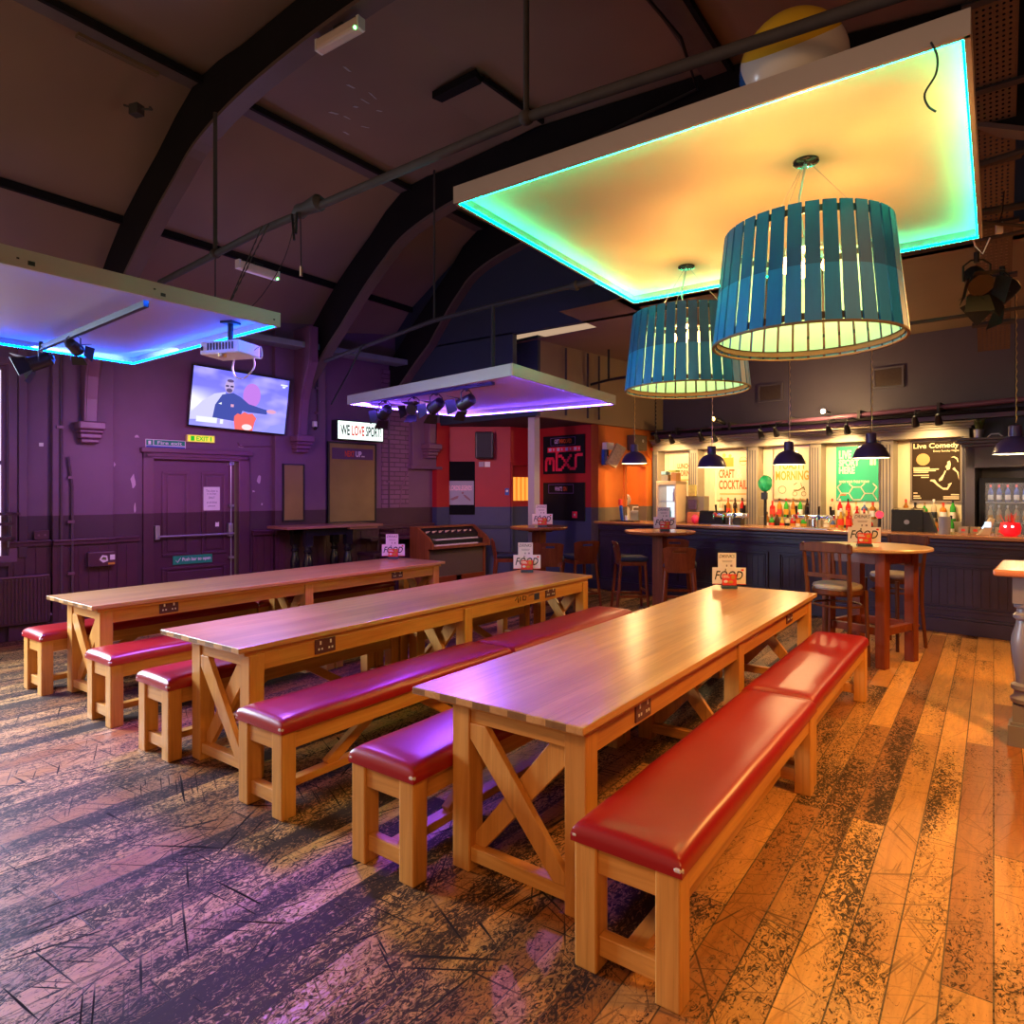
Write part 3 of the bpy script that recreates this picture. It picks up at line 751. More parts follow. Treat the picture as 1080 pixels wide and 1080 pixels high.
# ---- menu stands on the tables
def make_menu(label, loc, rz=0.0):
    t = empty('menu_holder', label, 'menu holder', loc, rz, 'food and drinks menu holders')
    m = MB(); m.box(-0.065, 0.065, -0.03, 0.03, 0, 0.022); m.box(-0.065, 0.065, -0.004, 0.004, 0.02, 0.05); m.done('holder', plain('slate_green_block', (0.03, 0.06, 0.07), 0.4), t, bevel=0.002)
    m = MB(); m.box(-0.145, 0.145, 0.006, 0.009, 0.035, 0.185)
    f = m.done('food_card', M_paper, t)
    text('FOOD', f, -0.125, 0.12, 0.075, 0.155, 0.0055, M_ink, shear=0.3, bold=0.012)
    m = MB(); m.box(-0.145, 0.145, 0.0055, 0.0062, 0.035, 0.040); m.box(0.105, 0.127, 0.0052, 0.006, 0.155, 0.172); m.done('card_print', M_redcard, f)
    m = MB(); m.tube([(-0.035, 0.005, 0.155), (-0.03, 0.005, 0.163), (-0.025, 0.005, 0.155)], 0.003, 6); m.ball((-0.03, 0.005, 0.170), 0.005); m.done('cloche_print', M_ink, f)
    m = MB(); m.box(-0.095, 0.062, 0.011, 0.014, 0.165, 0.315)
    d = m.done('drinks_card', M_paper, t)
    text('DRINKS', d, -0.085, 0.052, 0.27, 0.30, 0.0105, M_ink, shear=0.3)
    m = MB(); m.box(-0.06, 0.03, 0.0102, 0.0108, 0.243, 0.247); m.box(-0.055, 0.025, 0.0102, 0.0108, 0.232, 0.236)
    m.box(-0.025, -0.013, 0.0102, 0.0108, 0.192, 0.210); m.box(0.012, 0.030, 0.0102, 0.0108, 0.192, 0.210); m.done('card_print', plain('grey_print', (0.3, 0.2, 0.17), 0.6), d)
    m = MB(); m.box(-0.062, 0.062, -0.008, -0.005, 0.028, 0.128)
    r = m.done('promo_card', M_redcard, t)
    m = MB(); m.ball((-0.032, -0.009, 0.062), 0.018, 1, 0.12, 0.7); m.box(-0.055, 0.0, -0.0095, -0.0085, 0.095, 0.102); m.box(-0.055, -0.01, -0.0095, -0.0085, 0.108, 0.116); m.done('promo_print', M_lightink, r)
    m = MB(); m.ball((0.012, -0.009, 0.058), 0.022, 1, 0.12, 0.6); m.ball((0.032, -0.009, 0.10), 0.018, 1, 0.12, 1); m.done('promo_picture', M_gold, r)
    return t
CAMROT = math.atan(508.0/696.0)
menu0 = make_menu('food and drinks menu cards at the far end of the front table', (-1.90, 5.88, 0.765), R(30))
again(menu0, 'food and drinks menu cards at the far end of the graffiti table', (-4.02, 5.78, 0.765), R(36))
again(menu0, 'food and drinks menu cards on the table nearest the fire door', (-6.20, 5.92, 0.765), R(40))
again(menu0, 'food and drinks menu cards on the round table in front of the post', (-5.20, 7.86, 1.12), R(36))
again(menu0, 'food and drinks menu cards on the round table in front of the taps, tinted purple', (-3.52, 8.26, 1.10), R(30))
again(menu0, 'food and drinks menu cards on the square-legged high table beside the slat back stool', (-1.0, 7.10, 1.10), R(24))

# ================================================================ HIGH TABLES, STOOLS
def pedestal_table(label, loc, r, h):
    t = empty('high_table', label, 'high table', loc, 0, 'round wooden pedestal bar tables')
    m = MB(); m.lathe([(r-0.04, h-0.045), (r-0.01, h-0.035), (r, h-0.02), (r, h-0.006), (r-0.006, h)], 40); m.done('tabletop', wood('cherry_top', (0.26, 0.07, 0.025), (0.42, 0.14, 0.05), 'x', 0.25, coat=0.6), t, smooth=True)
    m = MB(); m.box(-0.075, 0.075, -0.075, 0.075, 0.06, h-0.06); m.box(-0.2, 0.2, -0.05, 0.05, h-0.075, h-0.045); m.box(-0.05, 0.05, -0.2, 0.2, h-0.075, h-0.045)
    m.done('pedestal', M_dwz, t, bevel=0.006)
    m = MB(); m.box(-0.22, 0.22, -0.05, 0.05, 0, 0.06); m.box(-0.05, 0.05, -0.22, 0.22, 0, 0.06); m.done('cross_foot', M_dwx, t, bevel=0.006)
    return t
pedestal_table('small round high table in front of the steel post, with menu cards on it', (-5.32, 7.95, 0), 0.42, 1.12)
pedestal_table('round high table by the orange opening of the bar, low stools around it', (-3.62, 8.32, 0), 0.47, 1.10)

def make_low_stool(label, loc, rz, mw=None, group='low back bar stools'):
    # seat faces local +y; the back stands at -y
    t = empty('bar_stool', label, 'bar stool', loc, rz, group)
    mw = mw or M_dwz
    hs = 0.70
    for sx in (-1, 1):
        for sy in (-1, 1):
            m = MB(); m.tube([(sx*0.215, sy*0.215 - 0.01, 0), (sx*0.165, sy*0.165, hs-0.06)], [0.019, 0.024], 8); m.done('leg', mw, t, smooth=True)
    m = MB(); m.box(-0.185, 0.185, -0.185, 0.185, hs-0.085, hs-0.03); m.done('seat_frame', mw, t, bevel=0.008)
    m = MB(); m.beam((-0.19, 0.195, 0.26), (0.19, 0.195, 0.26), 0.022, 0.035); m.done('foot_rail', mw, t, bevel=0.003)
    m = MB(); m.beam((-0.20, -0.20, 0.20), (0.20, -0.20, 0.20), 0.02, 0.03); m.beam((-0.20, -0.2, 0.20), (-0.20, 0.2, 0.20), 0.02, 0.03); m.beam((0.20, -0.2, 0.20), (0.20, 0.2, 0.20), 0.02, 0.03); m.done('stretcher', mw, t, bevel=0.003)
    m = MB(); m.box(-0.20, 0.20, -0.17, 0.21, hs-0.03, hs+0.035); m.done('seat', M_navyfab, t, bevel=0.026)
    # bent ply back with a hand slot
    m = MB(); bm = m.bm
    def P(u, v, k):     # u across -1..1, v up 0..1, k thickness side
        y = -0.185 - 0.05*v - 0.0 + 0.035*u*u - (0.014 if k else 0)
        wv = 0.175 + 0.03*v
        return (u*wv, y, hs-0.06 + 0.30*v - (0.025*abs(u)**6 if v > 0.9 else 0))
    us = [-1, -.8, -.6, -.4, -.2, 0, .2, .4, .6, .8, 1]; vs = [0, .2, .4, .6, .76, .86, 1]
    G = [[[bm.verts.new(P(u, v, k)) for u in us] for v in vs] for k in (0, 1)]
    hole = lambda i, j: i == 4 and 3 <= j <= 6
    for i in range(len(vs)-1):
        for j in range(len(us)-1):
            if hole(i, j): continue
            for k in (0, 1):
                g = G[k]; bm.faces.new((g[i][j], g[i][j+1], g[i+1][j+1], g[i+1][j]))
    bm.edges.ensure_lookup_table()
    be = [e for e in bm.edges if len(e.link_faces) == 1]
    bmesh.ops.bridge_loops(bm, edges=[e for e in be if True]) if False else None
    def strip(idx):
        for a, b in zip(idx, idx[1:] + idx[:1]):
            bm.faces.new((G[0][a[0]][a[1]], G[0][b[0]][b[1]], G[1][b[0]][b[1]], G[1][a[0]][a[1]]))
    nU, nV = len(us)-1, len(vs)-1
    strip([(0, j) for j in range(nU)] + [(i, nU) for i in range(nV)] + [(nV, j) for j in range(nU, 0, -1)] + [(i, 0) for i in range(nV, 0, -1)])
    strip([(4, j) for j in range(3, 7)] + [(4, 7), (5, 7)] + [(5, j) for j in range(6, 2, -1)])
    m.done('backrest', mw, t, smooth=True)
    return t
s0 = make_low_stool('low back stool seen side on, dark cushion, beside the round table by the orange opening', (-4.06, 8.34, 0), R(-52))
again(s0, 'low stool with its slotted red-brown back turned to us, by the bar round table', (-3.20, 7.98, 0), R(20))
again(s0, 'low back stool behind the round table by the bar, partly hidden by its pedestal', (-3.62, 8.86, 0), R(205))
again(s0, 'pale lit low back stool beside the organ, at the table in front of the post', (-5.70, 7.70, 0), R(-50))
again(s0, 'red-brown low back stool turned away at the table in front of the post', (-4.90, 7.58, 0), R(30))
again(s0, 'low back stool at the far side of the table in front of the post', (-4.74, 8.12, 0), R(60))

# square-legged high table with round top
t = empty('high_table', 'round topped high table on four square red-brown legs, right of the front table', 'high table', (-0.975, 7.24, 0), R(-21))
m = MB(); r = 0.53; h = 1.10
m.lathe([(r-0.03, h-0.035), (r, h-0.025), (r, h-0.006), (r-0.006, h)], 32); m.done('tabletop', wood('pale_round_top', (0.45, 0.27, 0.14), (0.62, 0.40, 0.22), 'x', 0.3, coat=0.5), t, smooth=True)
m = MB(); q = 0.26
for sx, sy in ((-1, -1), (1, -1), (1, 1), (-1, 1)):
    m2 = MB(); m2.box(sx*q-0.045, sx*q+0.045, sy*q-0.045, sy*q+0.045, 0, h-0.035); m2.done('leg', M_dwz, t, bevel=0.005)
m.box(-q, q, -q-0.02, -q+0.02, h-0.15, h-0.035); m.box(-q, q, q-0.02, q+0.02, h-0.15, h-0.035); m.box(-q-0.02, -q+0.02, -q, q, h-0.15, h-0.035); m.box(q-0.02, q+0.02, -q, q, h-0.15, h-0.035)
m.done('apron', M_dwx, t, bevel=0.003)
m = MB(); m.box(-q, q, -q-0.03, -q+0.03, 0.30, 0.37); m.box(-q, q, q-0.03, q+0.03, 0.30, 0.37); m.box(q-0.03, q+0.03, -q, q, 0.30, 0.37); m.box(-q-0.03, -q+0.03, -q, q, 0.30, 0.37)
m.done('foot_rail', M_dwx, t, bevel=0.004)
m = MB(); m.tube([(-0.02, -0.02, h), (-0.02, -0.02, h)], 0.001, 3); m.bm.free()

def slat_stool(label, loc, rz, group='slat back high stools'):
    t = empty('bar_chair', label, 'bar chair', loc, rz, group)
    hs = 0.74
    for sx in (-1, 1):
        m = MB(); m.tube([(sx*0.20, -0.235, 0), (sx*0.19, -0.185, 0.45), (sx*0.19, -0.185, hs), (sx*0.205, -0.24, 1.16)], [0.017, 0.020, 0.022, 0.016], 8); m.done('rear_leg', M_brz, t, smooth=True)
        m = MB(); m.tube([(sx*0.20, 0.20, 0), (sx*0.18, 0.18, hs-0.03)], [0.016, 0.021], 8); m.done('front_leg', M_brz, t, smooth=True)
    m = MB()
    m.prism([(-0.235, 1.075), (0.235, 1.075), (0.235, 1.15), (0.12, 1.165), (-0.12, 1.165), (-0.235, 1.15)], -0.25, -0.225); m.done('top_rail', M_brz, t, bevel=0.008)
    m = MB(); m.box(-0.19, 0.19, -0.212, -0.19, 0.84, 0.88); m.done('lower_rail', M_brz, t, bevel=0.004)
    for k in range(5):
        x = -0.12 + 0.06*k
        m = MB(); m.beam((x, -0.203, 0.87), (x, -0.236, 1.09), 0.022, 0.010, up=(0, 1, 0)); m.done('slat', M_brz, t)
    m = MB(); m.lathe([(0.20, hs-0.065), (0.215, hs-0.05), (0.215, hs-0.015), (0.20, hs-0.01)], 28); m.done('seat_frame', M_brz, t, smooth=True)
    m = MB(); m.lathe([(0.20, hs-0.012), (0.212, hs+0.008), (0.205, hs+0.028), (0.16, hs+0.042), (0.0, hs+0.046)], 28, cap=False); m.done('seat_pad', M_greyfab, t, smooth=True)
    pts = [(0.205*math.cos(a), 0.205*math.sin(a), 0.58) for a in [2*PI*k/24 for k in range(24)]]
    m = MB(); m.tube(pts, 0.011, 8, closed=True); m.done('ring_stretcher', M_brz, t, smooth=True)
    pts = [(0.235*math.cos(a), 0.235*math.sin(a), 0.24) for a in [2*PI*k/24 for k in range(24)]]
    m = MB(); m.tube(pts, 0.013, 8, closed=True); m.done('foot_ring', M_brz, t, smooth=True)
    return t
sl = slat_stool('slat back high stool turned away, left of the square-legged high table', (-1.175, 6.74, 0), R(-14))
again(sl, 'slat back high stool behind the square-legged high table, against the bar', (-0.86, 7.98, 0), R(150))

# high table at the picture's right edge
t = empty('high_table', 'high table with thick grey turned legs at the right edge of the photo', 'high table', (0.12, 5.33, 0), R(-4))
m = MB(); m.box(-0.12, 1.5, -0.08, 0.72, 1.085, 1.125); m.done('tabletop', wood('red_table_top', (0.40, 0.12, 0.05), (0.55, 0.2, 0.08), 'x', 0.25, coat=0.6), t, bevel=0.012)
M_greypaint = plain('grey_leg_paint', (0.17, 0.15, 0.17), 0.35, vary=0.1)
TURN = [(0.055, 0.20), (0.055, 0.26), (0.075, 0.275), (0.078, 0.30), (0.060, 0.32), (0.056, 0.345), (0.074, 0.36), (0.074, 0.385), (0.050, 0.40), (0.052, 0.45), (0.066, 0.55), (0.075, 0.64), (0.070, 0.70), (0.050, 0.77), (0.045, 0.80), (0.062, 0.815), (0.064, 0.835), (0.045, 0.85), (0.043, 0.875), (0.058, 0.885), (0.060, 0.90), (0.05, 0.915)]
for x, y in ((0.04, 0.04), (1.3, 0.04), (0.04, 0.58), (1.3, 0.58)):
    m = MB(); m.box(x-0.085, x+0.085, y-0.085, y+0.085, 0, 0.13); m.box(x-0.072, x+0.072, y-0.072, y+0.072, 0.13, 0.15); m.box(x-0.062, x+0.062, y-0.062, y+0.062, 0.15, 0.26)
    m.lathe(TURN, 20, (x, y, 0)); m.box(x-0.062, x+0.062, y-0.062, y+0.062, 0.91, 1.085)
    m.done('leg', M_greypaint, t, smooth=True)
m = MB(); m.box(0.0, 1.34, 0.02, 0.05, 1.0, 1.085); m.box(0.0, 1.34, 0.56, 0.59, 1.0, 1.085); m.done('apron', M_greypaint, t)

# high table with black turned legs at the left wall, and its ladder-back stool
t = empty('high_table', 'high table with glossy black turned legs under the notice board', 'high table', rw(-8.50, 4.15), LEFTROT)
m = MB(); m.box(0.0, 1.50, -0.38, 0.20, 1.12, 1.155); m.box(0.95, 1.42, -0.36, -0.02, 1.09, 1.12); m.done('tabletop', wood('worn_top', (0.22, 0.08, 0.05), (0.36, 0.16, 0.10), 'x', 0.35, coat=0.3), t, bevel=0.004)
for x, y in ((0.36, -0.26), (0.98, -0.26), (0.36, 0.10), (0.98, 0.10)):
    m = MB(); m.box(x-0.05, x+0.05, y-0.05, y+0.05, 0, 0.15); m.lathe([(r*0.9, z*1.0) for r, z in TURN], 16, (x, y, -0.02)); m.box(x-0.05, x+0.05, y-0.05, y+0.05, 0.88, 1.09)
    m.done('leg', M_blackgloss, t, smooth=True)
m = MB(); m.box(0.3, 1.04, -0.30, -0.27, 1.02, 1.12); m.box(0.3, 1.04, 0.12, 0.15, 1.02, 1.12); m.done('apron', M_blackgloss, t)
t = empty('bar_chair', 'dark ladder back high chair pushed up to the black-legged table', 'bar chair', rw(-8.25, 5.62), LEFTROT+R(95))
M_dk = plain('dark_stained_wood', (0.045, 0.016, 0.02), 0.3, vary=0.3)
for sx in (-1, 1):
    m = MB(); m.tube([(sx*0.18, -0.22, 0), (sx*0.18, -0.18, 0.7), (sx*0.18, -0.23, 1.06)], [0.018, 0.02, 0.016], 8); m.done('rear_leg', M_dk, t, smooth=True)
    m = MB(); m.tube([(sx*0.18, 0.2, 0), (sx*0.18, 0.18, 0.7)], [0.018, 0.02], 8); m.done('front_leg', M_dk, t, smooth=True)
for z in (0.80, 0.87, 0.94, 1.01):
    m = MB(); m.box(-0.18, 0.18, -0.21, -0.195, z, z+0.04); m.done('slat', M_dk, t)
m = MB(); m.box(-0.2, 0.2, -0.18, 0.21, 0.68, 0.73); m.done('seat', M_dk, t, bevel=0.012)
m = MB(); m.beam((-0.18, 0.2, 0.28), (0.18, 0.2, 0.28), 0.02, 0.03); m.beam((-0.18, -0.2, 0.28), (-0.18, 0.2, 0.28), 0.02, 0.03); m.beam((0.18, -0.2, 0.28), (0.18, 0.2, 0.28), 0.02, 0.03); m.done('stretcher', M_dk, t)

# ================================================================ ORGAN in the corner
t = empty('electric_organ', 'brown wooden electric organ with two keyboards against the wall in the corner', 'organ', rw(-8.0, 6.48), LEFTROT)
M_org = wood('organ_veneer', (0.17, 0.045, 0.018), (0.30, 0.09, 0.03), 'z', 0.35, coat=0.2)
Lo = 1.25
for x0 in (0.0, Lo-0.035):
    m = MB(); m.prism([(0.0, 0.72), (0.0, 0.80), (0.10, 0.90), (0.40, 1.06), (0.58, 1.06), (0.58, 0.0), (0.12, 0.0), (0.12, 0.72)], x0, x0+0.035, 'x'); m.done('side_panel', M_org, t, bevel=0.004)
m = MB(); m.box(0.035, Lo-0.035, 0.02, 0.56, 0.72, 0.765); m.done('key_bed', M_org, t)
m = MB(); m.box(0.035, Lo-0.035, 0.40, 0.56, 1.03, 1.06); m.box(0.035, Lo-0.035, 0.55, 0.575, 0.05, 1.04); m.done('lid', M_org, t, bevel=0.003)
m = MB(); m.prism([(0.16, 0.765), (0.16, 0.84), (0.28, 0.86), (0.28, 0.93), (0.42, 1.03), (0.54, 1.03), (0.54, 0.765)], 0.035, Lo-0.035, 'x'); m.done('manual_housing', M_black, t)
M_ivory = plain('ivory_keys', (0.75, 0.66, 0.68), 0.3, vary=0.05)
for (xa, xb, ya, z) in ((0.10, 1.00, 0.04, 0.785), (0.22, 1.14, 0.17, 0.862)):
    m = MB(); n = int((xb-xa)/0.0225)
    for k in range(n): m.box(xa+k*0.0225, xa+k*0.0225+0.0215, ya, ya+0.13, z-0.02, z)
    kb = m.done('keyboard', M_ivory, t)
    m = MB()
    for k in range(n-1):
        if k % 7 not in (2, 6): m.box(xa+(k+1)*0.0225-0.006, xa+(k+1)*0.0225+0.006, ya+0.045, ya+0.13, z, z+0.01)
    m.done('black_keys', M_black, kb)
m = MB()
for k in range(22):
    x = 0.12 + k*0.045; m.box(x, x+0.022, 0.305+0.02*(k % 3), 0.325+0.02*(k % 3), 0.955, 0.985)
m.done('stop_tabs', plain('stop_tab_cream', (0.7, 0.5, 0.42), 0.4), t)
m = MB(); m.box(0.05, Lo-0.05, 0.14, 0.16, 0.26, 0.70); m.done('speaker_cloth', plain('brown_speaker_cloth', (0.10, 0.065, 0.045), 0.9, vary=0.2, scale=60), t)
m = MB(); m.box(0.035, 0.60, 0.12, 0.15, 0.03, 0.27); m.box(0.72, Lo-0.035, 0.12, 0.15, 0.03, 0.27); m.box(0.035, 0.05, 0.13, 0.16, 0.27, 0.72); m.box(Lo-0.05, Lo-0.035, 0.13, 0.16, 0.27, 0.72); m.done('lower_panel', M_dwx, t, bevel=0.003)
m = MB(); m.prism([(0.60, 0.0), (0.66, 0.0), (0.66, 0.06), (0.60, 0.03)], 0.08, 0.2, 'y') if False else m.box(0.61, 0.71, 0.10, 0.22, 0.03, 0.09); m.done('swell_pedal', M_steel, t, bevel=0.004)
# ================================================================ HANGING CANOPIES WITH LED STRIPS
def ledtape(name, col, strength):
    key = 'led_tape_' + name
    if key in MATS: return MATS[key]
    m = bpy.data.materials.new(key); m.use_nodes = True
    n = m.node_tree.nodes; l = m.node_tree.links; n.clear()
    e = n.new('ShaderNodeEmission'); o = n.new('ShaderNodeOutputMaterial'); l.new(e.outputs[0], o.inputs[0])
    s = n.new('ShaderNodeSeparateXYZ'); l.new(coords(n, l), s.inputs[0])
    f = mathn(n, l, 'FRACT', mathn(n, l, 'MULTIPLY', s.outputs['X'], 30.0))
    dot = mathn(n, l, 'LESS_THAN', mathn(n, l, 'ABSOLUTE', mathn(n, l, 'SUBTRACT', f, 0.5)), 0.2)
    l.new(mathn(n, l, 'ADD', mathn(n, l, 'MULTIPLY', dot, strength), strength*0.12), e.inputs[1])
    e.inputs[0].default_value = col + (1,)
    MATS[key] = m; return m
def canopy(name_label, quad, z, h, led, led_name, ledstr, under):
    """quad: four corners (x, y) in order; h fascia height; LED strip runs inside the fascia's lower edge"""
    t = empty('ceiling_canopy', name_label, 'canopy', (0, 0, 0), 0)
    c = Vector((sum(p[0] for p in quad)/4, sum(p[1] for p in quad)/4, 0)); t.location = (c.x, c.y, z)
    P = [Vector((x, y, 0)) - c for x, y in quad]
    m = MB(); poly = [(p.x*0.992, p.y*0.992) for p in P]; m.prism(poly, h-0.035, h-0.005, 'z'); m.done('panel', under, t)
    for i in range(4):
        a, b = P[i], P[(i+1) % 4]; d = (b-a).normalized(); n = Vector((-d.y, d.x, 0))
        if (c*0 - a).dot(n) < 0: n = -n
        m = MB(); m.beam(a + n*0.011 + Vector((0, 0, h/2)), b + n*0.011 + Vector((0, 0, h/2)), 0.022, h); m.done('fascia', M_whitepaint, t, bevel=0.002)
        L = (b-a).length
        m = MB(); m.box(-L/2+0.03, L/2-0.03, -0.0035, 0.0035, -0.006, 0.006)
        p = (a+b)/2 + n*0.026 + Vector((0, 0, 0.009))
        m.done('led_strip', ledtape(led_name, led, ledstr), t, loc=p, rot=(0, 0, math.atan2(d.y, d.x)))
    return t
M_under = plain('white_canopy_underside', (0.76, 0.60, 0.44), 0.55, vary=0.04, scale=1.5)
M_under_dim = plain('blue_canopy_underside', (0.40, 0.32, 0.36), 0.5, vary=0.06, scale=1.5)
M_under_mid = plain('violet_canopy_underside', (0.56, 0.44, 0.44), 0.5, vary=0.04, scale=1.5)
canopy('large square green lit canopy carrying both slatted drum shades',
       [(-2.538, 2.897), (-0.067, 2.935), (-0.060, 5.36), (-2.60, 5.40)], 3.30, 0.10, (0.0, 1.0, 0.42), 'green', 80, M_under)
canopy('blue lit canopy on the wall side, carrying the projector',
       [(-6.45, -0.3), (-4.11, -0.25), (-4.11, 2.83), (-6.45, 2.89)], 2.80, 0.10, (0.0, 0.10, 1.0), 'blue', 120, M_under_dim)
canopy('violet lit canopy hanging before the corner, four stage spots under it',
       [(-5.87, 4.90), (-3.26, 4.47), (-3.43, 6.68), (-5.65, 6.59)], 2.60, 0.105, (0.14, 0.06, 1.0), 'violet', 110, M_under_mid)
# small cut-outs in the blue canopy's long fascia
cb = [o for o in bpy.data.objects if o.get('label', '').startswith('blue lit canopy')][0]
for (y, z, r) in ((1.32, 0.033, 0.016), (2.005, 0.032, 0.014), (1.26, 0.045, 0.006), (1.954, 0.055, 0.006), (2.777, 0.043, 0.006)):
    m = MB(); m.box(-0.002, 0.003, y-r, y+r, z-r*0.7, z+r*0.7); m.done('cut_out', M_black, cb, loc=(-4.11-cb.location.x+0.001, -cb.location.y, 0))
def wash(loc, target, e, c, sz=1.6): 
    o = lamp('led_wash', 'AREA', loc, e, c, shape='RECTANGLE', size=sz, size_y=0.05); return aim(o, target)

# ================================================================ STRIPED DRUM SHADES
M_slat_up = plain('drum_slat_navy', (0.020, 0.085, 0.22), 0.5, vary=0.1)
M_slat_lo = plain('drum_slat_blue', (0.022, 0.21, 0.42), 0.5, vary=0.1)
M_slat_in = plain('drum_slat_mint', (0.22, 0.62, 0.74), 0.5, vary=0.05)
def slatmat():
    m, n, l, b = nt('drum_slat_two_tone')
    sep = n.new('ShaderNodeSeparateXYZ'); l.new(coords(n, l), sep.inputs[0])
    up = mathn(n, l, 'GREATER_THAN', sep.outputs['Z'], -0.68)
    c = mixc(n, l, up, (0.0, 0.155, 0.50), (0.0, 0.055, 0.22))  # slat colour splits at a level line: darker blue above, lighter below
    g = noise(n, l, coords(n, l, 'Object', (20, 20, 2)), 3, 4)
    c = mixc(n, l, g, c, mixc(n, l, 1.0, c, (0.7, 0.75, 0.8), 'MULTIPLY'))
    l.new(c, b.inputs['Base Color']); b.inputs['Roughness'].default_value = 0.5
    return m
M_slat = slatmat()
def drum(label, loc, phase=0.0):
    t = empty('drum_pendant', label, 'pendant light', loc, phase, 'slatted drum pendants')
    # local z is measured from the canopy underside down
    zt, zb = -0.375, -0.955; rt, rb = 0.408, 0.47
    m = MB(); m.lathe([(0.0, 0.035), (0.062, 0.035), (0.064, 0.03), (0.064, -0.01), (0.055, -0.016), (0.0, -0.016)], 24, cap=False); m.done('ceiling_rose', M_blackgloss, t, smooth=True)
    m = MB(); m.cable([(0, 0, -0.01), (-0.02, 0, -0.12), (-0.035, 0.005, -0.2), (-0.02, 0, -0.32), (0, 0, -0.42)], 0.006, 8); m.done('cord', M_steel, t, smooth=True)
    for k in range(3):
        a = 0.5 + 2*PI*k/3; m = MB(); m.tube([(0.02*math.cos(a), 0.02*math.sin(a), -0.012), (rt*0.97*math.cos(a), rt*0.97*math.sin(a), zt-0.035)], 0.0016, 5); m.done('suspension_wire', M_steel, t)
    n = 34
    for k in range(n):
        a = 2*PI*k/n; ca, sa = math.cos(a), math.sin(a)
        wt, wb = 0.0305, 0.0360
        m = MB()
        def pt(r, w, z): return (r*ca - w*sa, r*sa + w*ca, z)
        th = 0.009
        v = [pt(rt, -wt, zt), pt(rt, wt, zt), pt(rb, wb, zb), pt(rb, -wb, zb), pt(rt-th, -wt, zt), pt(rt-th, wt, zt), pt(rb-th, wb, zb), pt(rb-th, -wb, zb)]
        m._add(v, [(0, 1, 2, 3), (7, 6, 5, 4), (0, 4, 5, 1), (1, 5, 6, 2), (2, 6, 7, 3), (3, 7, 4, 0)])
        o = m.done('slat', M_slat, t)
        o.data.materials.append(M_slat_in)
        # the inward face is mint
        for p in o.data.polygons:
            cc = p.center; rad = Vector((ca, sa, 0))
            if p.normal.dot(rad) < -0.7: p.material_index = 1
    for (z, f, nm) in ((zt-0.035, 0.0, 'hoop'), (zb+0.03, 1.0, 'hoop')):
        r = rt + (rb-rt)*((zt-z)/(zt-zb)) - 0.014
        pts = [(r*math.cos(2*PI*k/48), r*math.sin(2*PI*k/48), z) for k in range(48)]
        m = MB()
        m.lathe([(r-0.004, z-0.016), (r+0.003, z-0.016), (r+0.003, z+0.016), (r-0.004, z+0.016)], 48, cap=False); 
        m.done(nm, M_black if f == 0 else plain('hoop_brown', (0.08, 0.05, 0.03), 0.6), t)
    m = MB(); r = rb - 0.005
    m.lathe([(rb-0.012, zb-0.006), (rb+0.002, zb-0.006), (rb+0.002, zb+0.004), (rb-0.012, zb+0.004), (rb-0.012, zb-0.006)], 48, cap=False)
    m.done('rim', plain('rim_wood', (0.13, 0.08, 0.05), 0.6), t)
    m = MB(); m.lathe([(0.02, -0.40), (0.05, -0.42), (0.05, -0.46), (0.02, -0.48)], 16); m.done('lamp_holder', M_steel, t, smooth=True)
    for k in range(4):
        a = 0.4 + PI/2*k; x, y = 0.10*math.cos(a), 0.10*math.sin(a)
        m = MB(); m.tube([(0, 0, -0.44), (x, y, -0.46), (x, y, -0.50)], 0.010, 8); m.done('lamp_arm', M_steel, t, smooth=True)
        m = MB(); m.lathe([(0.008, 0), (0.013, -0.015), (0.026, -0.045), (0.026, -0.062), (0.014, -0.082), (0.002, -0.088)], 12, (x, y, -0.50)); m.done('bulb', glow('warm_bulb', (1.0, 0.50, 0.14), 30.0), t, smooth=True)
    return t
DR = [(-0.797, 3.712, 3.365), (-1.916, 4.909, 3.365)]
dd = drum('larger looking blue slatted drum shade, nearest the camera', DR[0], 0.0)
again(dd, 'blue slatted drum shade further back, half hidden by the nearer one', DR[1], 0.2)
for (x, y, z) in DR:
    lamp('drum_lamp', 'POINT', (x, y, z-0.56), 36, (1.0, 0.43, 0.09), shadow_soft_size=0.05)

# ================================================================ PIPES, RODS, CEILING FITTINGS
t = empty('ceiling_pipe', 'long grey steel pipe hung across the hall in front of the big canopy', 'pipe', (0, 0, 0))
m = MB(); m.tube([(-6.2, 3.0, 3.55), (-4.6, 3.0, 3.66), (-2.09, 3.0, 3.70), (0.6, 3.0, 3.53), (2.2, 3.0, 3.40)], 0.028, 12); m.done('tube', M_pipe, t, smooth=True)
for x, z in ((-5.268, 3.62), (-2.092, 3.70)):
    m = MB(); m.tube([(x, 3.0, z), (x, 3.0, 4.80 if x < -4 else 5.58)], 0.017, 8); m.done('drop_rod', M_pipe, t, smooth=True)
    m = MB(); m.ball((x, 3.0, z), 0.045, 1, 1, 0.9, 12, 8); m.done('clamp', M_pipe, t, smooth=True)
m = MB(); m.tube([(-4.18, 3.0, 3.68), (-4.12, 3.0, 3.685), (-4.06, 3.0, 3.69), (-3.9, 3.0, 3.695), (-3.86, 3.0, 3.695)], [0.03, 0.055, 0.045, 0.06, 0.03], 12); m.done('coupler', M_pipe, t, smooth=True)
m = MB(); m.tube([(-4.16, 2.96, 3.66), (-4.13, 2.95, 3.55), (-4.12, 2.95, 3.46)], 0.010, 6); m.tube([(-4.10, 2.96, 3.66), (-4.10, 2.95, 3.50)], 0.010, 6); m.done('strap', M_black, t)
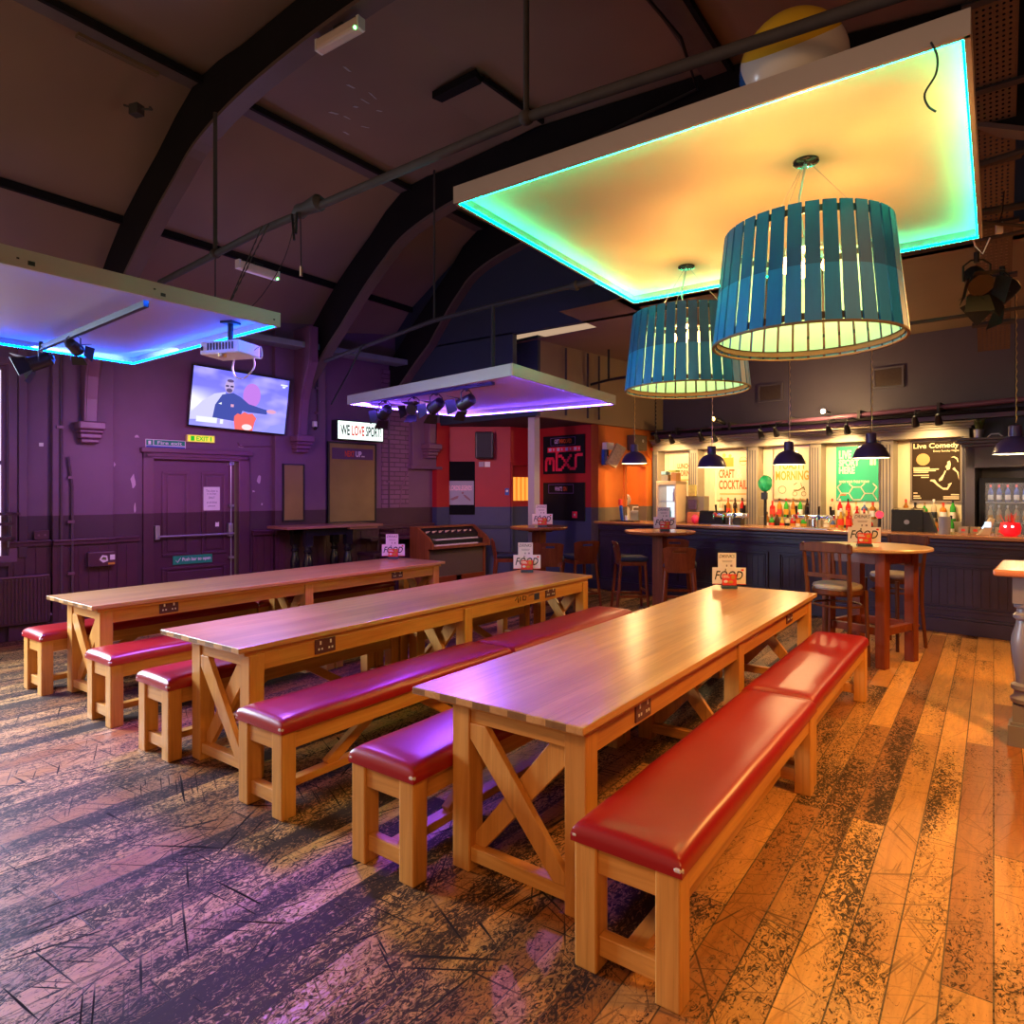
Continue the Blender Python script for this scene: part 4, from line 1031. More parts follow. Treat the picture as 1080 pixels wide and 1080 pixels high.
m = MB(); m.cable([(-4.06, 2.96, 3.65), (-4.03, 2.94, 3.50), (-4.01, 2.93, 3.24)], 0.004, 6); m.cable([(-4.10, 2.96, 3.66), (-4.22, 2.94, 3.35), (-4.45, 2.90, 3.10), (-4.62, 2.80, 2.92)], 0.003, 5); m.done('hanging_lead', M_black, t)
m = MB(); m.cyl((-4.01, 2.93, 3.24), (-4.01, 2.93, 3.17), 0.012, 8); m.done('plug', M_chrome, t)
m = MB(); m.tube([(-5.268, 3.0, 3.62), (-5.268, 3.0, 2.90)], 0.006, 6); m.done('thin_rod', M_pipe, t)
for q in (0.0, 0.09):
    m = MB(); m.tube([(-4.52+q*(1-k/26)+0.006*(k % 2), 2.95-0.012*k, 3.66-0.029*k) for k in range(27)], [0.003+0.003*(k % 2) for k in range(27)], 5); m.done('chain', M_pipe, t)
t = empty('ceiling_pipe', 'slimmer steel pipe hung at the back of the hall above the violet canopy', 'pipe', (0, 0, 0))
m = MB(); m.tube([(-7.6, 5.95, 3.46), (-5.379, 5.8, 3.662), (-4.494, 5.8, 3.695), (-3.2, 5.8, 3.73), (-1.9, 5.8, 3.70), (0.6, 5.8, 3.6)], 0.026, 10); m.done('tube', M_pipe, t, smooth=True)
m = MB(); m.tube([(-5.379, 5.8, 3.66), (-5.379, 5.8, 5.45)], 0.012, 8); m.done('drop_rod', M_pipe, t)
m = MB(); m.tube([(-4.494, 5.8, 3.69), (-4.494, 5.8, 2.70)], 0.022, 8); m.done('drop_rod', M_pipe, t)
m = MB(); m.tube([(-6.7, 5.85, 3.55), (-6.85, 5.75, 3.2), (-6.9, 5.5, 2.75)], 0.012, 8); m.done('drop_rod', M_black, t)
m = MB(); m.tube([(-3.5, 5.8, 3.72), (-3.42, 5.8, 3.72), (-3.40, 5.8, 3.72), (-3.2, 5.8, 3.73), (-3.12, 5.8, 3.73)], [0.03, 0.055, 0.035, 0.035, 0.05], 10); m.done('coupler', M_pipe, t, smooth=True)
t = empty('ceiling_pipe', 'dark pipe with a drop chain in front of the tan wall of the bar', 'pipe', (0, 0, 0))
m = MB(); m.tube([rw(-7.4, 8.6, 3.28), rw(-6.2, 8.6, 3.40), rw(-4.5, 8.6, 3.42)], 0.022, 8); m.done('tube', M_black, t)
for a in (-6.2,):
    m = MB(); m.cyl(rw(a, 8.6, 3.40), rw(a, 8.6, 3.88), 0.02, 8); m.done('drop_rod', M_black, t)
m = MB()
m.tube([rw(-5.35+0.012*(k % 2), 8.6, 3.40-0.03*k) for k in range(34)], [0.006 + 0.006*(k % 2) for k in range(34)], 6)
m.done('chain', M_black, t)
for b in (7.9, 8.45, 8.75):
    tag(MB().cyl(rw(-6.50, b, 2.80), rw(-6.50, b, 3.84), 0.018, 8).done('conduit', M_pipe), {7.9: 'dark vertical conduit nearest the edge of the tan wall', 8.45: 'thin conduit on the tan wall, between its two neighbours', 8.75: 'thin conduit on the tan wall nearest the drop chain'}[b], 'conduit', 'conduits on the tan wall')
# emergency battens
def batten(label, loc, rz, tilt=0.0, L=0.34):
    t = empty('emergency_light', label, 'emergency light', loc, rz, 'emergency battens')
    m = MB(); m.box(-L/2, L/2, -0.045, 0.045, -0.045, 0.045); m.done('diffuser', plain('aged_diffuser', (0.72, 0.58, 0.50), 0.4), t, bevel=0.022)
    for q in (-L/2, L/2):
        m = MB(); m.box(q-0.012, q+0.012, -0.035, 0.035, -0.04, 0.05); m.done('end_cap', M_white, t)
    m = MB(); m.ball((L/2-0.02, -0.035, -0.035), 0.012); m.done('indicator', glow('green_indicator', (0.1, 1.0, 0.15), 14), t)
    m = MB(); m.box(-0.05, 0.05, -0.02, 0.02, 0.04, 0.08); m.done('bracket', M_black, t)
    return t
bt = batten('emergency batten with green indicator on the nearest arched rib', (-4.02, 3.28, 5.09), R(2), L=0.46)
again(bt, 'emergency batten with green indicator below the pipe near the wall', (-6.2, 4.0, 3.93), R(92))
# stuff on the ceiling
t = empty('ceiling_grille', 'long slim grille beside the purlin over the wall side', 'grille', (-5.98, 2.55, 5.30), R(90))
m = MB()
for k in range(3): m.box(-0.32, 0.32, -0.03+0.022*k, -0.016+0.022*k, 0.0, 0.03)
m.done('slat', plain('grille_tan', (0.16, 0.10, 0.05), 0.6), t)
t = empty('ceiling_bracket', 'small rusty bracket hanging beneath the purlin', 'bracket', (-6.25, 2.85, 5.05), 0.3)
m = MB(); m.box(-0.10, 0.0, -0.04, 0.04, 0, 0.09); m.tube([(-0.2, 0, 0.12), (-0.05, 0, 0.06), (0.1, 0.03, 0.04), (0.14, -0.03, 0.02)], 0.010, 6); m.done('body', M_pipe, t)
t = empty('ceiling_cable', 'black cable clipped along the purlin above the big canopy', 'cable', (0, 0, 0))
m = MB(); m.tube([(-2.12, 2.0, 5.40), (-2.10, 3.2, 5.38), (-2.14, 4.3, 5.36), (-2.08, 5.2, 5.36), (-2.2, 5.9, 5.32), (-3.4, 5.85, 5.16), (-4.8, 5.85, 5.10)], 0.016, 6); m.done('lead', M_black, t, smooth=True)

# beach ball on the big canopy
t = empty('beach_ball', 'yellow, white and blue beach ball lying on top of the big canopy', 'beach ball', (-0.774, 3.34, 3.405), 0.0)
def ballmat():
    m, n, l, b = nt('beach_ball_vinyl')
    g = n.new('ShaderNodeTexCoord'); s = n.new('ShaderNodeSeparateXYZ'); mp = n.new('ShaderNodeMapping'); mp.inputs['Location'].default_value = (0, 0, -0.245)
    l.new(g.outputs['Object'], mp.inputs[0]); l.new(mp.outputs[0], s.inputs[0])
    u = mathn(n, l, 'SUBTRACT', mathn(n, l, 'MULTIPLY', s.outputs['Z'], 0.81), mathn(n, l, 'MULTIPLY', s.outputs['Y'], 0.59))
    yel = mathn(n, l, 'GREATER_THAN', u, 0.105)
    blu = mathn(n, l, 'LESS_THAN', mathn(n, l, 'ADD', s.outputs['X'], mathn(n, l, 'MULTIPLY', u, 0.5)), -0.17)
    c = mixc(n, l, blu, (0.80, 0.74, 0.68), (0.02, 0.12, 0.42)); c = mixc(n, l, yel, c, (0.80, 0.50, 0.03))
    l.new(c, b.inputs['Base Color']); b.inputs['Roughness'].default_value = 0.22
    return m
m = MB(); m.ball((0, 0, 0.245), 0.245, seg=32, ring=20); m.done('ball', ballmat(), t, smooth=True)
m = MB(); m.cyl((0, -0.02, 0.488), (0, -0.02, 0.498), 0.02, 12); m.done('valve', M_white, t)

# perforated cable tray
def holes():
    m, n, l, b = nt('perforated_steel')
    b.inputs['Base Color'].default_value = (0.11, 0.075, 0.055, 1); b.inputs['Metallic'].default_value = 0.2; b.inputs['Roughness'].default_value = 0.5
    s = n.new('ShaderNodeSeparateXYZ'); l.new(coords(n, l, 'Object', (28, 28, 28)), s.inputs[0])
    fx = mathn(n, l, 'SUBTRACT', mathn(n, l, 'FRACT', s.outputs['X']), 0.5); fy = mathn(n, l, 'SUBTRACT', mathn(n, l, 'FRACT', s.outputs['Y']), 0.5)
    d = mathn(n, l, 'ADD', mathn(n, l, 'MULTIPLY', fx, fx), mathn(n, l, 'MULTIPLY', fy, fy))
    h = mathn(n, l, 'GREATER_THAN', d, 0.055)
    l.new(h, b.inputs['Alpha']); return m
M_holes = holes()
t = empty('cable_tray', 'perforated steel cable tray running up to the roof beside the big canopy', 'cable tray', (0.0, 8.0, 3.2), 0)
Lt = math.hypot(3.6, 2.0); ang = math.atan2(2.0, 3.6)
m = MB(); m.box(-0.125, 0.125, -Lt, 0.3, 0, 0.003); o = m.done('tray_base', M_holes, t); o.rotation_euler = (-ang, 0, 0)
for s in (-1, 1):
    m = MB(); m.box(s*0.125-0.006, s*0.125+0.006, -Lt, 0.3, 0, 0.055); o = m.done('tray_edge', plain('tray_edge_paint', (0.10, 0.065, 0.045), 0.5), t); o.rotation_euler = (-ang, 0, 0)
for k in range(7):
    m = MB(); m.box(-0.17, 0.17, -Lt+0.25+k*0.62, -Lt+0.29+k*0.62, -0.03, 0); o = m.done('cross_bar', M_pipe, t); o.rotation_euler = (-ang, 0, 0)

# stage floods by the tray
def barndoor(label, loc, rz, tilt, s=1.0, group='stage lanterns', body=None, lens=None, yoke=True):
    t = empty('stage_light', label, 'stage light', loc, rz, group)
    t.rotation_euler = (0, 0, rz); t.scale = (s, s, s)
    body = body or M_black
    if yoke:
        m = MB(); m.tube([(-0.09, 0, -0.14), (-0.09, 0, -0.02), (-0.04, 0, 0.02), (0.04, 0, 0.02), (0.09, 0, -0.02), (0.09, 0, -0.14)], 0.008, 6); m.cyl((0, 0, 0.0), (0, 0, 0.08), 0.02, 8); m.done('yoke', M_black, t)
    M = Matrix.Translation((0, 0, -0.13)) @ Matrix.Rotation(tilt, 4, 'X')
    m = MB(); bm = m.bm
    m.lathe([(0.03, 0.13), (0.07, 0.10), (0.078, 0.02), (0.078, -0.09), (0.085, -0.09), (0.085, -0.105)], 16); bmesh.ops.transform(bm, matrix=M, verts=bm.verts); m.done('housing', body, t, smooth=True)
    m = MB(); m.lathe([(0.0, -0.10), (0.07, -0.10)], 16, cap=False); bmesh.ops.transform(m.bm, matrix=M, verts=m.bm.verts); m.done('lens', lens or M_steel, t)
    for k in range(4):
        m = MB(); a = k*PI/2
        Q = M @ Matrix.Rotation(a, 4, 'Z') @ Matrix.Translation((0, 0.085, -0.105)) @ Matrix.Rotation(R(28 if k % 2 else 35), 4, 'X')
        m.prism([(-0.075, 0), (0.075, 0), (0.10, -0.13), (-0.10, -0.13)], -0.002, 0.002, 'y', Q); m.done('barn_door', body, t)
    return t
fl = barndoor('black stage flood with barn doors hung by the cable tray, facing the tables', (-0.10, 5.9, 3.30), R(20), R(-50), 0.95)
again(fl, 'second black flood hung from the tray foot, its doors facing downwards', (0.05, 6.1, 3.22), R(-60))
t = empty('hanging_bar', 'thin horizontal bars crossing below the cable tray', 'bar', (0, 0, 0))
m = MB(); m.cyl((-0.9, 5.75, 3.40), (1.2, 5.75, 3.44), 0.014, 8); m.cyl((-1.5, 6.6, 3.06), (1.6, 6.6, 3.10), 0.016, 8); m.cyl((-0.6, 4.9, 3.45), (0.3, 5.6, 3.36), 0.012, 8); m.cyl((-0.15, 5.2, 3.72), (1.2, 5.2, 3.85), 0.025, 8); m.done('tube', M_pipe, t)
m = MB(); m.tube([(-0.12, 5.45, 3.36), (-0.10, 5.5, 3.30), (-0.06, 5.5, 3.24), (-0.02, 5.5, 3.34)], 0.005, 5)
w = tag(m.done('led_lead', M_white), 'loose white lead of the green LED strip at the canopy corner', 'cable')
t = empty('led_controller', 'small white LED controller dangling at the corner of the big canopy', 'controller', (0.03, 5.45, 3.34), 0.4)
m = MB(); m.box(-0.02, 0.02, -0.012, 0.012, 0, 0.075); m.done('case', M_white, t, bevel=0.004)
m = MB(); m.tube([(0, 0, 0.075), (0.02, 0, 0.15), (0.05, 0.05, 0.3)], 0.004, 5); m.done('lead', M_black, t)
m = MB(); m.cable([(-0.19, 2.92, 3.31), (-0.17, 2.92, 3.25), (-0.175, 2.93, 3.19), (-0.21, 2.93, 3.13), (-0.20, 2.93, 3.08), (-0.175, 2.93, 3.05)], 0.004, 5)
tag(m.done('loose_wire', M_black), 'thin twisted wire hanging from the near edge of the big canopy', 'wire')

# track lights under the violet canopy
t = empty('lighting_track', 'dark lighting track under the violet canopy', 'lighting track', (-4.75, 5.02, 2.635), R(-5))
m = MB(); m.box(-0.93, 0.93, -0.02, 0.02, 0.0, 0.03); m.done('rail', M_black, t)
M_ll = glow('lantern_lens_warm', (1.0, 0.75, 0.4), 3.0)
v0 = barndoor('dark barn door lantern at the wall end of the violet canopy track', (-5.45, 5.08, 2.61), R(70), R(72), 0.8, 'lanterns under the violet canopy')
again(v0, 'second barn door lantern along, middle of the violet canopy track', (-4.62, 5.01, 2.61), R(75), 'lanterns under the violet canopy')
again(v0, 'barn door lantern nearest the post on the violet canopy track', (-4.18, 4.97, 2.61), R(85), 'lanterns under the violet canopy')
v1 = barndoor('small lantern with lit lens between the barn door lanterns on the violet track', (-4.98, 5.05, 2.61), R(200), R(65), 0.7, 'lanterns under the violet canopy', lens=M_ll)
# track under the blue canopy
t = empty('lighting_track', 'black lighting track under the blue canopy', 'lighting track', (-5.2, 2.0, 2.76), R(-3))
m = MB(); m.box(-1.0, 1.0, -0.015, 0.015, 0.0, 0.04); m.done('rail', M_black, t)
again(v0, 'compact lantern seen edge on under the blue canopy', (-5.47, 2.02, 2.765), R(40), 'lanterns under the blue canopy').scale = (.55, .55, .55)
v2 = again(v1, 'lit lantern at the window end of the blue canopy track', (-6.15, 2.04, 2.765), R(150), 'lanterns under the blue canopy'); v2.scale = (.75, .75, .75)

# projector
t = empty('projector', 'white projector hanging from the corner of the blue canopy', 'projector', (-4.5, 2.68, 2.66), R(20))
m = MB(); m.box(-0.165, 0.165, -0.12, 0.12, -0.05, 0.045); m.done('case', M_white, t, bevel=0.012)
m = MB()
for k in range(9): m.box(-0.10+0.026*k, -0.088+0.026*k, -0.1225, -0.119, -0.02, 0.03)
m.box(-0.155, -0.135, -0.1225, -0.119, -0.02, 0.01); m.done('vent_slots', M_black, t)
m = MB(); m.cyl((0, 0, 0.045), (0, 0, 0.205), 0.02, 10); m.box(-0.06, 0.06, -0.05, 0.05, 0.045, 0.06); m.box(-0.05, 0.05, -0.05, 0.05, 0.19, 0.205); m.done('ceiling_mount', M_black, t)
m = MB(); m.cyl((0.02, -0.11, -0.05), (0.02, -0.11, -0.075), 0.03, 12); m.done('lens', M_brass, t)
m = MB(); m.cable([(-0.03, 0.08, -0.05), (-0.03, 0.06, -0.12), (0.02, 0.03, -0.19), (0.08, 0.05, -0.20), (0.14, 0.08, -0.12), (0.12, 0.10, -0.04)], 0.006, 6); m.cable([(0.165, 0.05, 0.0), (0.22, 0.05, 0.02), (0.23, 0.05, -0.06), (0.17, 0.06, -0.05)], 0.005, 6); m.done('cables', M_white, t)

# ================================================================ LEFT WALL FITTINGS
def onleft(name, label, cat, b, z, off=0.0, group=None, rz=0.0):
    return empty(name, label, cat, rw(WA + off, b, z), LEFTROT + rz, group)
# television, tilted and turned a little
t = onleft('television', 'large flat television over the fire door showing a man with an outstretched arm', 'television', 3.80, 2.82, 0.22)
t.rotation_euler = (R(-6), 0, LEFTROT)
t.rotation_euler = Euler((R(8), R(2.0), LEFTROT))
m = MB(); m.box(-0.655, 0.655, 0.0, 0.045, -0.39, 0.39); m.done('casing', M_blackgloss, t, bevel=0.006)
m = MB(); m.box(-0.08, 0.08, 0.045, 0.26, -0.12, 0.12); m.done('wall_bracket', M_black, t)
def tvmat():
    mm = bpy.data.materials.new('tv_picture'); mm.use_nodes = True
    n = mm.node_tree.nodes; l = mm.node_tree.links; n.clear()
    e = n.new('ShaderNodeEmission'); o = n.new('ShaderNodeOutputMaterial'); e.inputs[1].default_value = 1.25; l.new(e.outputs[0], o.inputs[0])
    co = coords(n, l); s = n.new('ShaderNodeSeparateXYZ'); l.new(co, s.inputs[0])
    c = mixc(n, l, ramp(n, l, s.outputs['Z'], -0.35, 0.35), (0.26, 0.25, 0.95), (0.14, 0.13, 0.75))
    blob = noise(n, l, coords(n, l, 'Object', (1.2, 1, 2.4)), 1.6, 2)
    c = mixc(n, l, ramp(n, l, blob, 0.46, 0.62), c, (0.36, 0.32, 0.95))
    lft = ramp(n, l, s.outputs['X'], -0.25, -0.62); md = ramp(n, l, mathn(n, l, 'ABSOLUTE', mathn(n, l, 'ADD', s.outputs['Z'], 0.08)), 0.22, 0.02)
    c = mixc(n, l, mathn(n, l, 'MULTIPLY', lft, md), c, (0.85, 0.85, 0.95))
    l.new(c, e.inputs[0]); return mm
m = MB(); m.box(-0.64, 0.64, -0.002, 0.001, -0.372, 0.375); scr = m.done('screen', tvmat(), t)
G = lambda n_, c_, s_=1.0: glow(n_, c_, s_)
def blob(poly, y, mt, nm):
    m = MB(); m.prism(poly, y-0.0006, y, 'y'); return m.done(nm, mt, scr)
def ell(cx, cz, rx, rz, n=20, a0=0): return [(cx+rx*math.cos(2*PI*k/n), cz+rz*math.sin(2*PI*k/n)) for k in range(n)]
blob([(-0.64, -0.22), (-0.50, -0.05), (-0.36, 0.06), (-0.22, 0.10), (-0.2, -0.25), (-0.64, -0.30)], -0.0022, G('tv_white', (0.62, 0.60, 0.95)), 'picture_background')
blob(ell(0.13, 0.10, 0.12, 0.16), -0.0023, G('tv_pink', (0.52, 0.20, 0.78)), 'picture_flag')
blob([(-0.36, -0.25), (-0.34, -0.08), (-0.26, 0.06), (-0.20, 0.08), (-0.12, 0.10), (-0.02, 0.06), (0.10, -0.02), (0.36, -0.07), (0.36, -0.13), (0.10, -0.13), (0.02, -0.12), (-0.02, -0.27)], -0.0028, G('tv_shirt', (0.06, 0.08, 0.38)), 'picture_man_shirt')
blob(ell(-0.175, 0.175, 0.062, 0.088), -0.0032, G('tv_skin', (0.52, 0.38, 0.72)), 'picture_man_head')
blob([(-0.225, 0.19), (-0.185, 0.19), (-0.185, 0.17), (-0.225, 0.17)], -0.0036, G('tv_dark', (0.02, 0.02, 0.10)), 'picture_glasses')
blob([(-0.165, 0.19), (-0.125, 0.19), (-0.125, 0.17), (-0.165, 0.17)], -0.0036, G('tv_dark', (0.02, 0.02, 0.10)), 'picture_glasses')
blob(ell(-0.175, 0.125, 0.04, 0.028), -0.0035, G('tv_beard', (0.12, 0.08, 0.22)), 'picture_beard')
blob(ell(-0.17, 0.25, 0.045, 0.02), -0.0036, G('tv_beard', (0.12, 0.08, 0.22)), 'picture_hair')
blob(ell(0.42, -0.085, 0.07, 0.028), -0.0032, G('tv_hand', (0.75, 0.36, 0.55)), 'picture_hand')
blob([(-0.08, -0.20), (-0.04, -0.16), (0.0, -0.17), (0.05, -0.13), (0.10, -0.15), (0.16, -0.14), (0.22, -0.20), (0.20, -0.25), (0.18, -0.372), (-0.06, -0.372), (-0.08, -0.27)], -0.0034, G('tv_orange', (0.90, 0.15, 0.14)), 'picture_crowd_orange')
blob(ell(0.10, -0.33, 0.07, 0.04), -0.0038, G('tv_cream', (0.95, 0.75, 0.80)), 'picture_crowd_face')
blob([(0.35, -0.372), (0.42, -0.28), (0.52, -0.25), (0.64, -0.25), (0.64, -0.372)], -0.003, G('tv_seat', (0.30, 0.30, 0.95)), 'picture_seat')
blob([(-0.56, -0.25), (-0.30, -0.25), (-0.30, -0.32), (-0.56, -0.32)], -0.0038, G('tv_box', (0.85, 0.88, 0.90)), 'picture_caption')
blob([(-0.26, -0.26), (-0.22, -0.26), (-0.22, -0.32), (-0.26, -0.32)], -0.0038, G('tv_box', (0.85, 0.88, 0.90)), 'picture_caption')
blob([(0.52, 0.31), (0.62, 0.31), (0.62, 0.29), (0.52, 0.29)], -0.0038, G('tv_box', (0.85, 0.88, 0.90)), 'picture_caption')
blob([(0.54, 0.285), (0.60, 0.285), (0.58, 0.26), (0.55, 0.26)], -0.0038, G('tv_box', (0.85, 0.88, 0.90)), 'picture_caption')
blob([(-0.30, -0.06), (-0.26, -0.04), (-0.26, -0.07)], -0.0038, G('tv_box', (0.85, 0.88, 0.90)), 'picture_badge')
blob([(-0.14, -0.05), (-0.10, -0.05), (-0.10, -0.085), (-0.14, -0.085)], -0.0038, G('tv_hand', (0.75, 0.36, 0.55)), 'picture_badge')
lamp('television_glow', 'AREA', rw(WA+0.35, 3.80, 2.8), 10, (0.4, 0.4, 1.0), (R(90), 0, LEFTROT+PI), shape='RECTANGLE', size=1.2, size_y=0.7)

# exit light, fire exit sign
t = onleft('exit_light', 'lit green and yellow EXIT light above the fire door', 'exit sign', 3.34, 2.31, 0.0)
m = MB(); m.box(-0.18, 0.18, -0.06, 0, -0.05, 0.05); m.done('case', plain('exit_case', (0.7, 0.6, 0.2), 0.4), t, bevel=0.01)
m = MB(); m.box(-0.165, 0.165, -0.063, -0.060, -0.04, 0.04); fc = m.done('face', glow('exit_face', (0.85, 0.68, 0.08), 1.0), t)
M_eg = glow('exit_green', (0.02, 0.42, 0.03), 1.0)
text('EXIT', fc, -0.06, 0.09, -0.028, 0.028, -0.0645, M_eg, bold=0.02)
m = MB(); m.box(-0.13, -0.085, -0.0645, -0.063, -0.03, 0.03); m.box(0.115, 0.13, -0.0645, -0.063, -0.03, 0.03); m.done('running_man', M_eg, fc)
t = onleft('fire_exit_sign', 'green and white Fire exit sign over the corner of the door frame', 'sign', 2.93, 2.20, 0.0)
m = MB(); m.box(-0.235, 0.235, -0.012, 0, -0.03, 0.075); pl = m.done('board', M_white, t)
m = MB(); m.box(-0.14, 0.225, -0.0145, -0.012, 0.005, 0.068); m.box(-0.228, -0.15, -0.0145, -0.012, 0.0, 0.068); m.done('green_field', M_green, pl)
m = MB(); m.box(-0.228, 0.228, -0.0145, -0.012, -0.028, -0.006); m.done('blue_field', M_blue, pl)
text('Fire exit', pl, -0.10, 0.19, 0.015, 0.055, -0.0155, M_white, bold=0.01)
m = MB(); m.box(-0.205, -0.175, -0.0165, -0.0145, 0.01, 0.055); m.done('running_man', M_white, pl)
t = onleft('push_bar_sign', 'green Push bar to open sign on the fire door', 'sign', 3.27, 0.745, -0.035)
m = MB(); m.box(-0.245, 0.245, -0.004, 0.004, -0.055, 0.055); pl = m.done('board', M_green, t)
text('Push bar to open', pl, -0.13, 0.225, -0.03, 0.03, -0.005, M_white, bold=0.015)
m = MB(); m.tube([(-0.21, -0.005, 0), (-0.19, -0.005, -0.03), (-0.15, -0.005, 0.03)], 0.004, 5); m.done('tick', M_white, pl)
t = onleft('door_notice', 'white printed paper notice taped to the fire door', 'notice', 3.505, 1.53, -0.022)
m = MB(); m.box(-0.105, 0.105, -0.003, 0.0, -0.155, 0.155); pl = m.done('sheet', M_white, t)
M_gtx = plain('grey_text', (0.10, 0.07, 0.10), 0.6)
for z, s, w in ((0.10, 'This door is', 0.075), (0.06, 'to be kept', 0.06), (0.01, 'SHUT', 0.04), (-0.05, 'at all times', 0.065), (-0.10, 'please', 0.045)):
    text(s, pl, -w, w, z-0.012, z+0.018, -0.0035, M_gtx)
t = onleft('paper_scrap', 'torn pale sticker scrap on the fire door', 'sticker', 3.57, 1.19, -0.022)
m = MB(); m.prism([(-0.02, -0.03), (0.03, -0.03), (0.03, 0.03), (0.005, 0.02), (-0.015, 0.03)], -0.002, 0); m.done('scrap', M_white, t)
# flaked paint patches
for i, (b, z, w, h) in enumerate(((2.56, 1.75, 0.05, 0.16), (2.58, 1.42, 0.02, 0.12), (2.35, 1.95, 0.04, 0.05), (2.60, 2.30, 0.06, 0.03), (4.14, 1.80, 0.05, 0.14), (4.06, 1.63, 0.04, 0.03), (3.88, 2.24, 0.07, 0.03), (4.18, 1.45, 0.03, 0.03))):
    random.seed(40+i); n = 9
    poly = [(w*0.6*math.cos(2*PI*k/n)*random.uniform(.5, 1.2), h*0.6*math.sin(2*PI*k/n)*random.uniform(.6, 1.2)) for k in range(n)]
    m = MB(); m.prism(poly, -0.003, 0.0)
    o = m.done('flaked_paint', plain('bare_plaster', (0.55, 0.42, 0.50), 0.8), loc=rw(WA+0.001, b, z), rot=(0, 0, LEFTROT)); struct(o)
# noticeboards and lightbox
t = onleft('notice_board', 'small tall brown pinboard on the chimney breast, next to the fire door', 'notice board', 4.60, 1.61, 0.09)
m = MB(); m.frame(-0.165, 0.165, -0.41, 0.41, 0.018, -0.03, 0); m.done('frame', M_black, t)
M_cork = plain('bronze_board', (0.26, 0.19, 0.05), 0.34, vary=0.3, scale=3)
m = MB(); m.box(-0.147, 0.147, -0.018, 0, -0.392, 0.392); m.done('panel', M_cork, t)
t = onleft('notice_board', 'big brown NEXT UP board under the lit sport sign', 'notice board', 5.62, 1.76, 0.0)
m = MB(); m.frame(-0.43, 0.43, -0.62, 0.62, 0.025, -0.045, 0); m.done('frame', M_black, t)
m = MB(); m.box(-0.405, 0.405, -0.03, 0, -0.595, 0.595); m.done('panel', M_cork, t)
m = MB(); m.box(-0.36, 0.37, -0.036, -0.03, 0.36, 0.53); pl = m.done('header', plain('header_plum', (0.10, 0.05, 0.10), 0.5), t)
text('NEXT', pl, -0.14, 0.03, 0.40, 0.49, -0.0375, M_orangeink, bold=0.03)
text('UP...', pl, 0.05, 0.21, 0.40, 0.49, -0.0375, M_white, bold=0.03)
t = onleft('light_box_sign', 'lit white WE LOVE SPORT! light box above the NEXT UP board', 'light box', 5.685, 2.555, 0.0)
m = MB(); m.box(-0.42, 0.42, -0.16, 0, -0.15, 0.15); m.done('case', M_black, t, bevel=0.006)
m = MB(); m.box(-0.40, 0.40, -0.164, -0.158, -0.135, 0.135); fc = m.done('face', glow('lightbox_face', (0.80, 0.95, 0.88), 1.6), t)
M_bk = plain('lettering_black', (0.02, 0.02, 0.02), 0.6)
text('WE', fc, -0.36, -0.20, -0.08, 0.08, -0.166, M_bk, bold=0.03)
text('LOVE', fc, -0.165, 0.06, -0.08, 0.08, -0.166, glow('lettering_red', (0.62, 0.03, 0.03), 1.0), bold=0.03)
text('SPORT!', fc, 0.085, 0.37, -0.08, 0.08, -0.166, M_bk, bold=0.03)
m = MB(); m.box(-0.39, 0.39, -0.166, -0.1645, 0.095, 0.10); m.box(-0.39, 0.39, -0.166, -0.1645, -0.10, -0.095); m.done('letter_rail', M_steel, fc)
# radiator, electric box, conduits, sockets, camera
t = onleft('radiator', 'maroon painted ribbed radiator under the window', 'radiator', 1.0, 0.45, 0.05)
m = MB(); m.box(-0.75, 0.69, -0.05, 0, -0.27, 0.24)
k = -0.74
while k < 0.68: m.box(k, k+0.018, -0.062, -0.05, -0.25, 0.22); k += 0.033
m.done('panel', M_maroon, t, bevel=0.003)
m = MB(); m.box(-0.75, 0.69, -0.07, 0.0, 0.24, 0.255); m.done('top_grille', M_plumtrim, t)
m = MB(); m.cyl((0.72, -0.02, -0.20), (0.72, -0.02, -0.42), 0.012, 8); m.cyl((0.69, -0.02, -0.2), (0.74, -0.02, -0.2), 0.02, 8); m.done('valve_pipe', M_maroon, t)
t = onleft('electric_box', 'maroon box with stickers on the pilaster beside the fire door', 'box', 2.18, 0.84, 0.10)
m = MB(); m.box(-0.14, 0.14, -0.10, 0, -0.08, 0.085); bx = m.done('case', M_maroon, t, bevel=0.006)
m = MB(); m.prism([(-0.03, 0.0), (0.0, 0.05), (0.05, 0.04), (0.06, -0.02), (0.01, -0.04)], -0.103, -0.10); m.done('sticker', M_white, bx)
m = MB(); m.prism([(-0.01, 0.0), (0.01, 0.03), (0.04, 0.02), (0.04, -0.01)], -0.105, -0.103); m.done('sticker_print', plain('olive_print', (0.12, 0.14, 0.03), 0.5), bx)
m = MB(); m.box(0.08, 0.13, -0.103, -0.10, -0.01, 0.05); m.done('sticker', M_white, bx)
m = MB(); m.box(0.06, 0.13, -0.103, -0.10, -0.065, -0.04); m.done('warning_label', M_gold, bx)
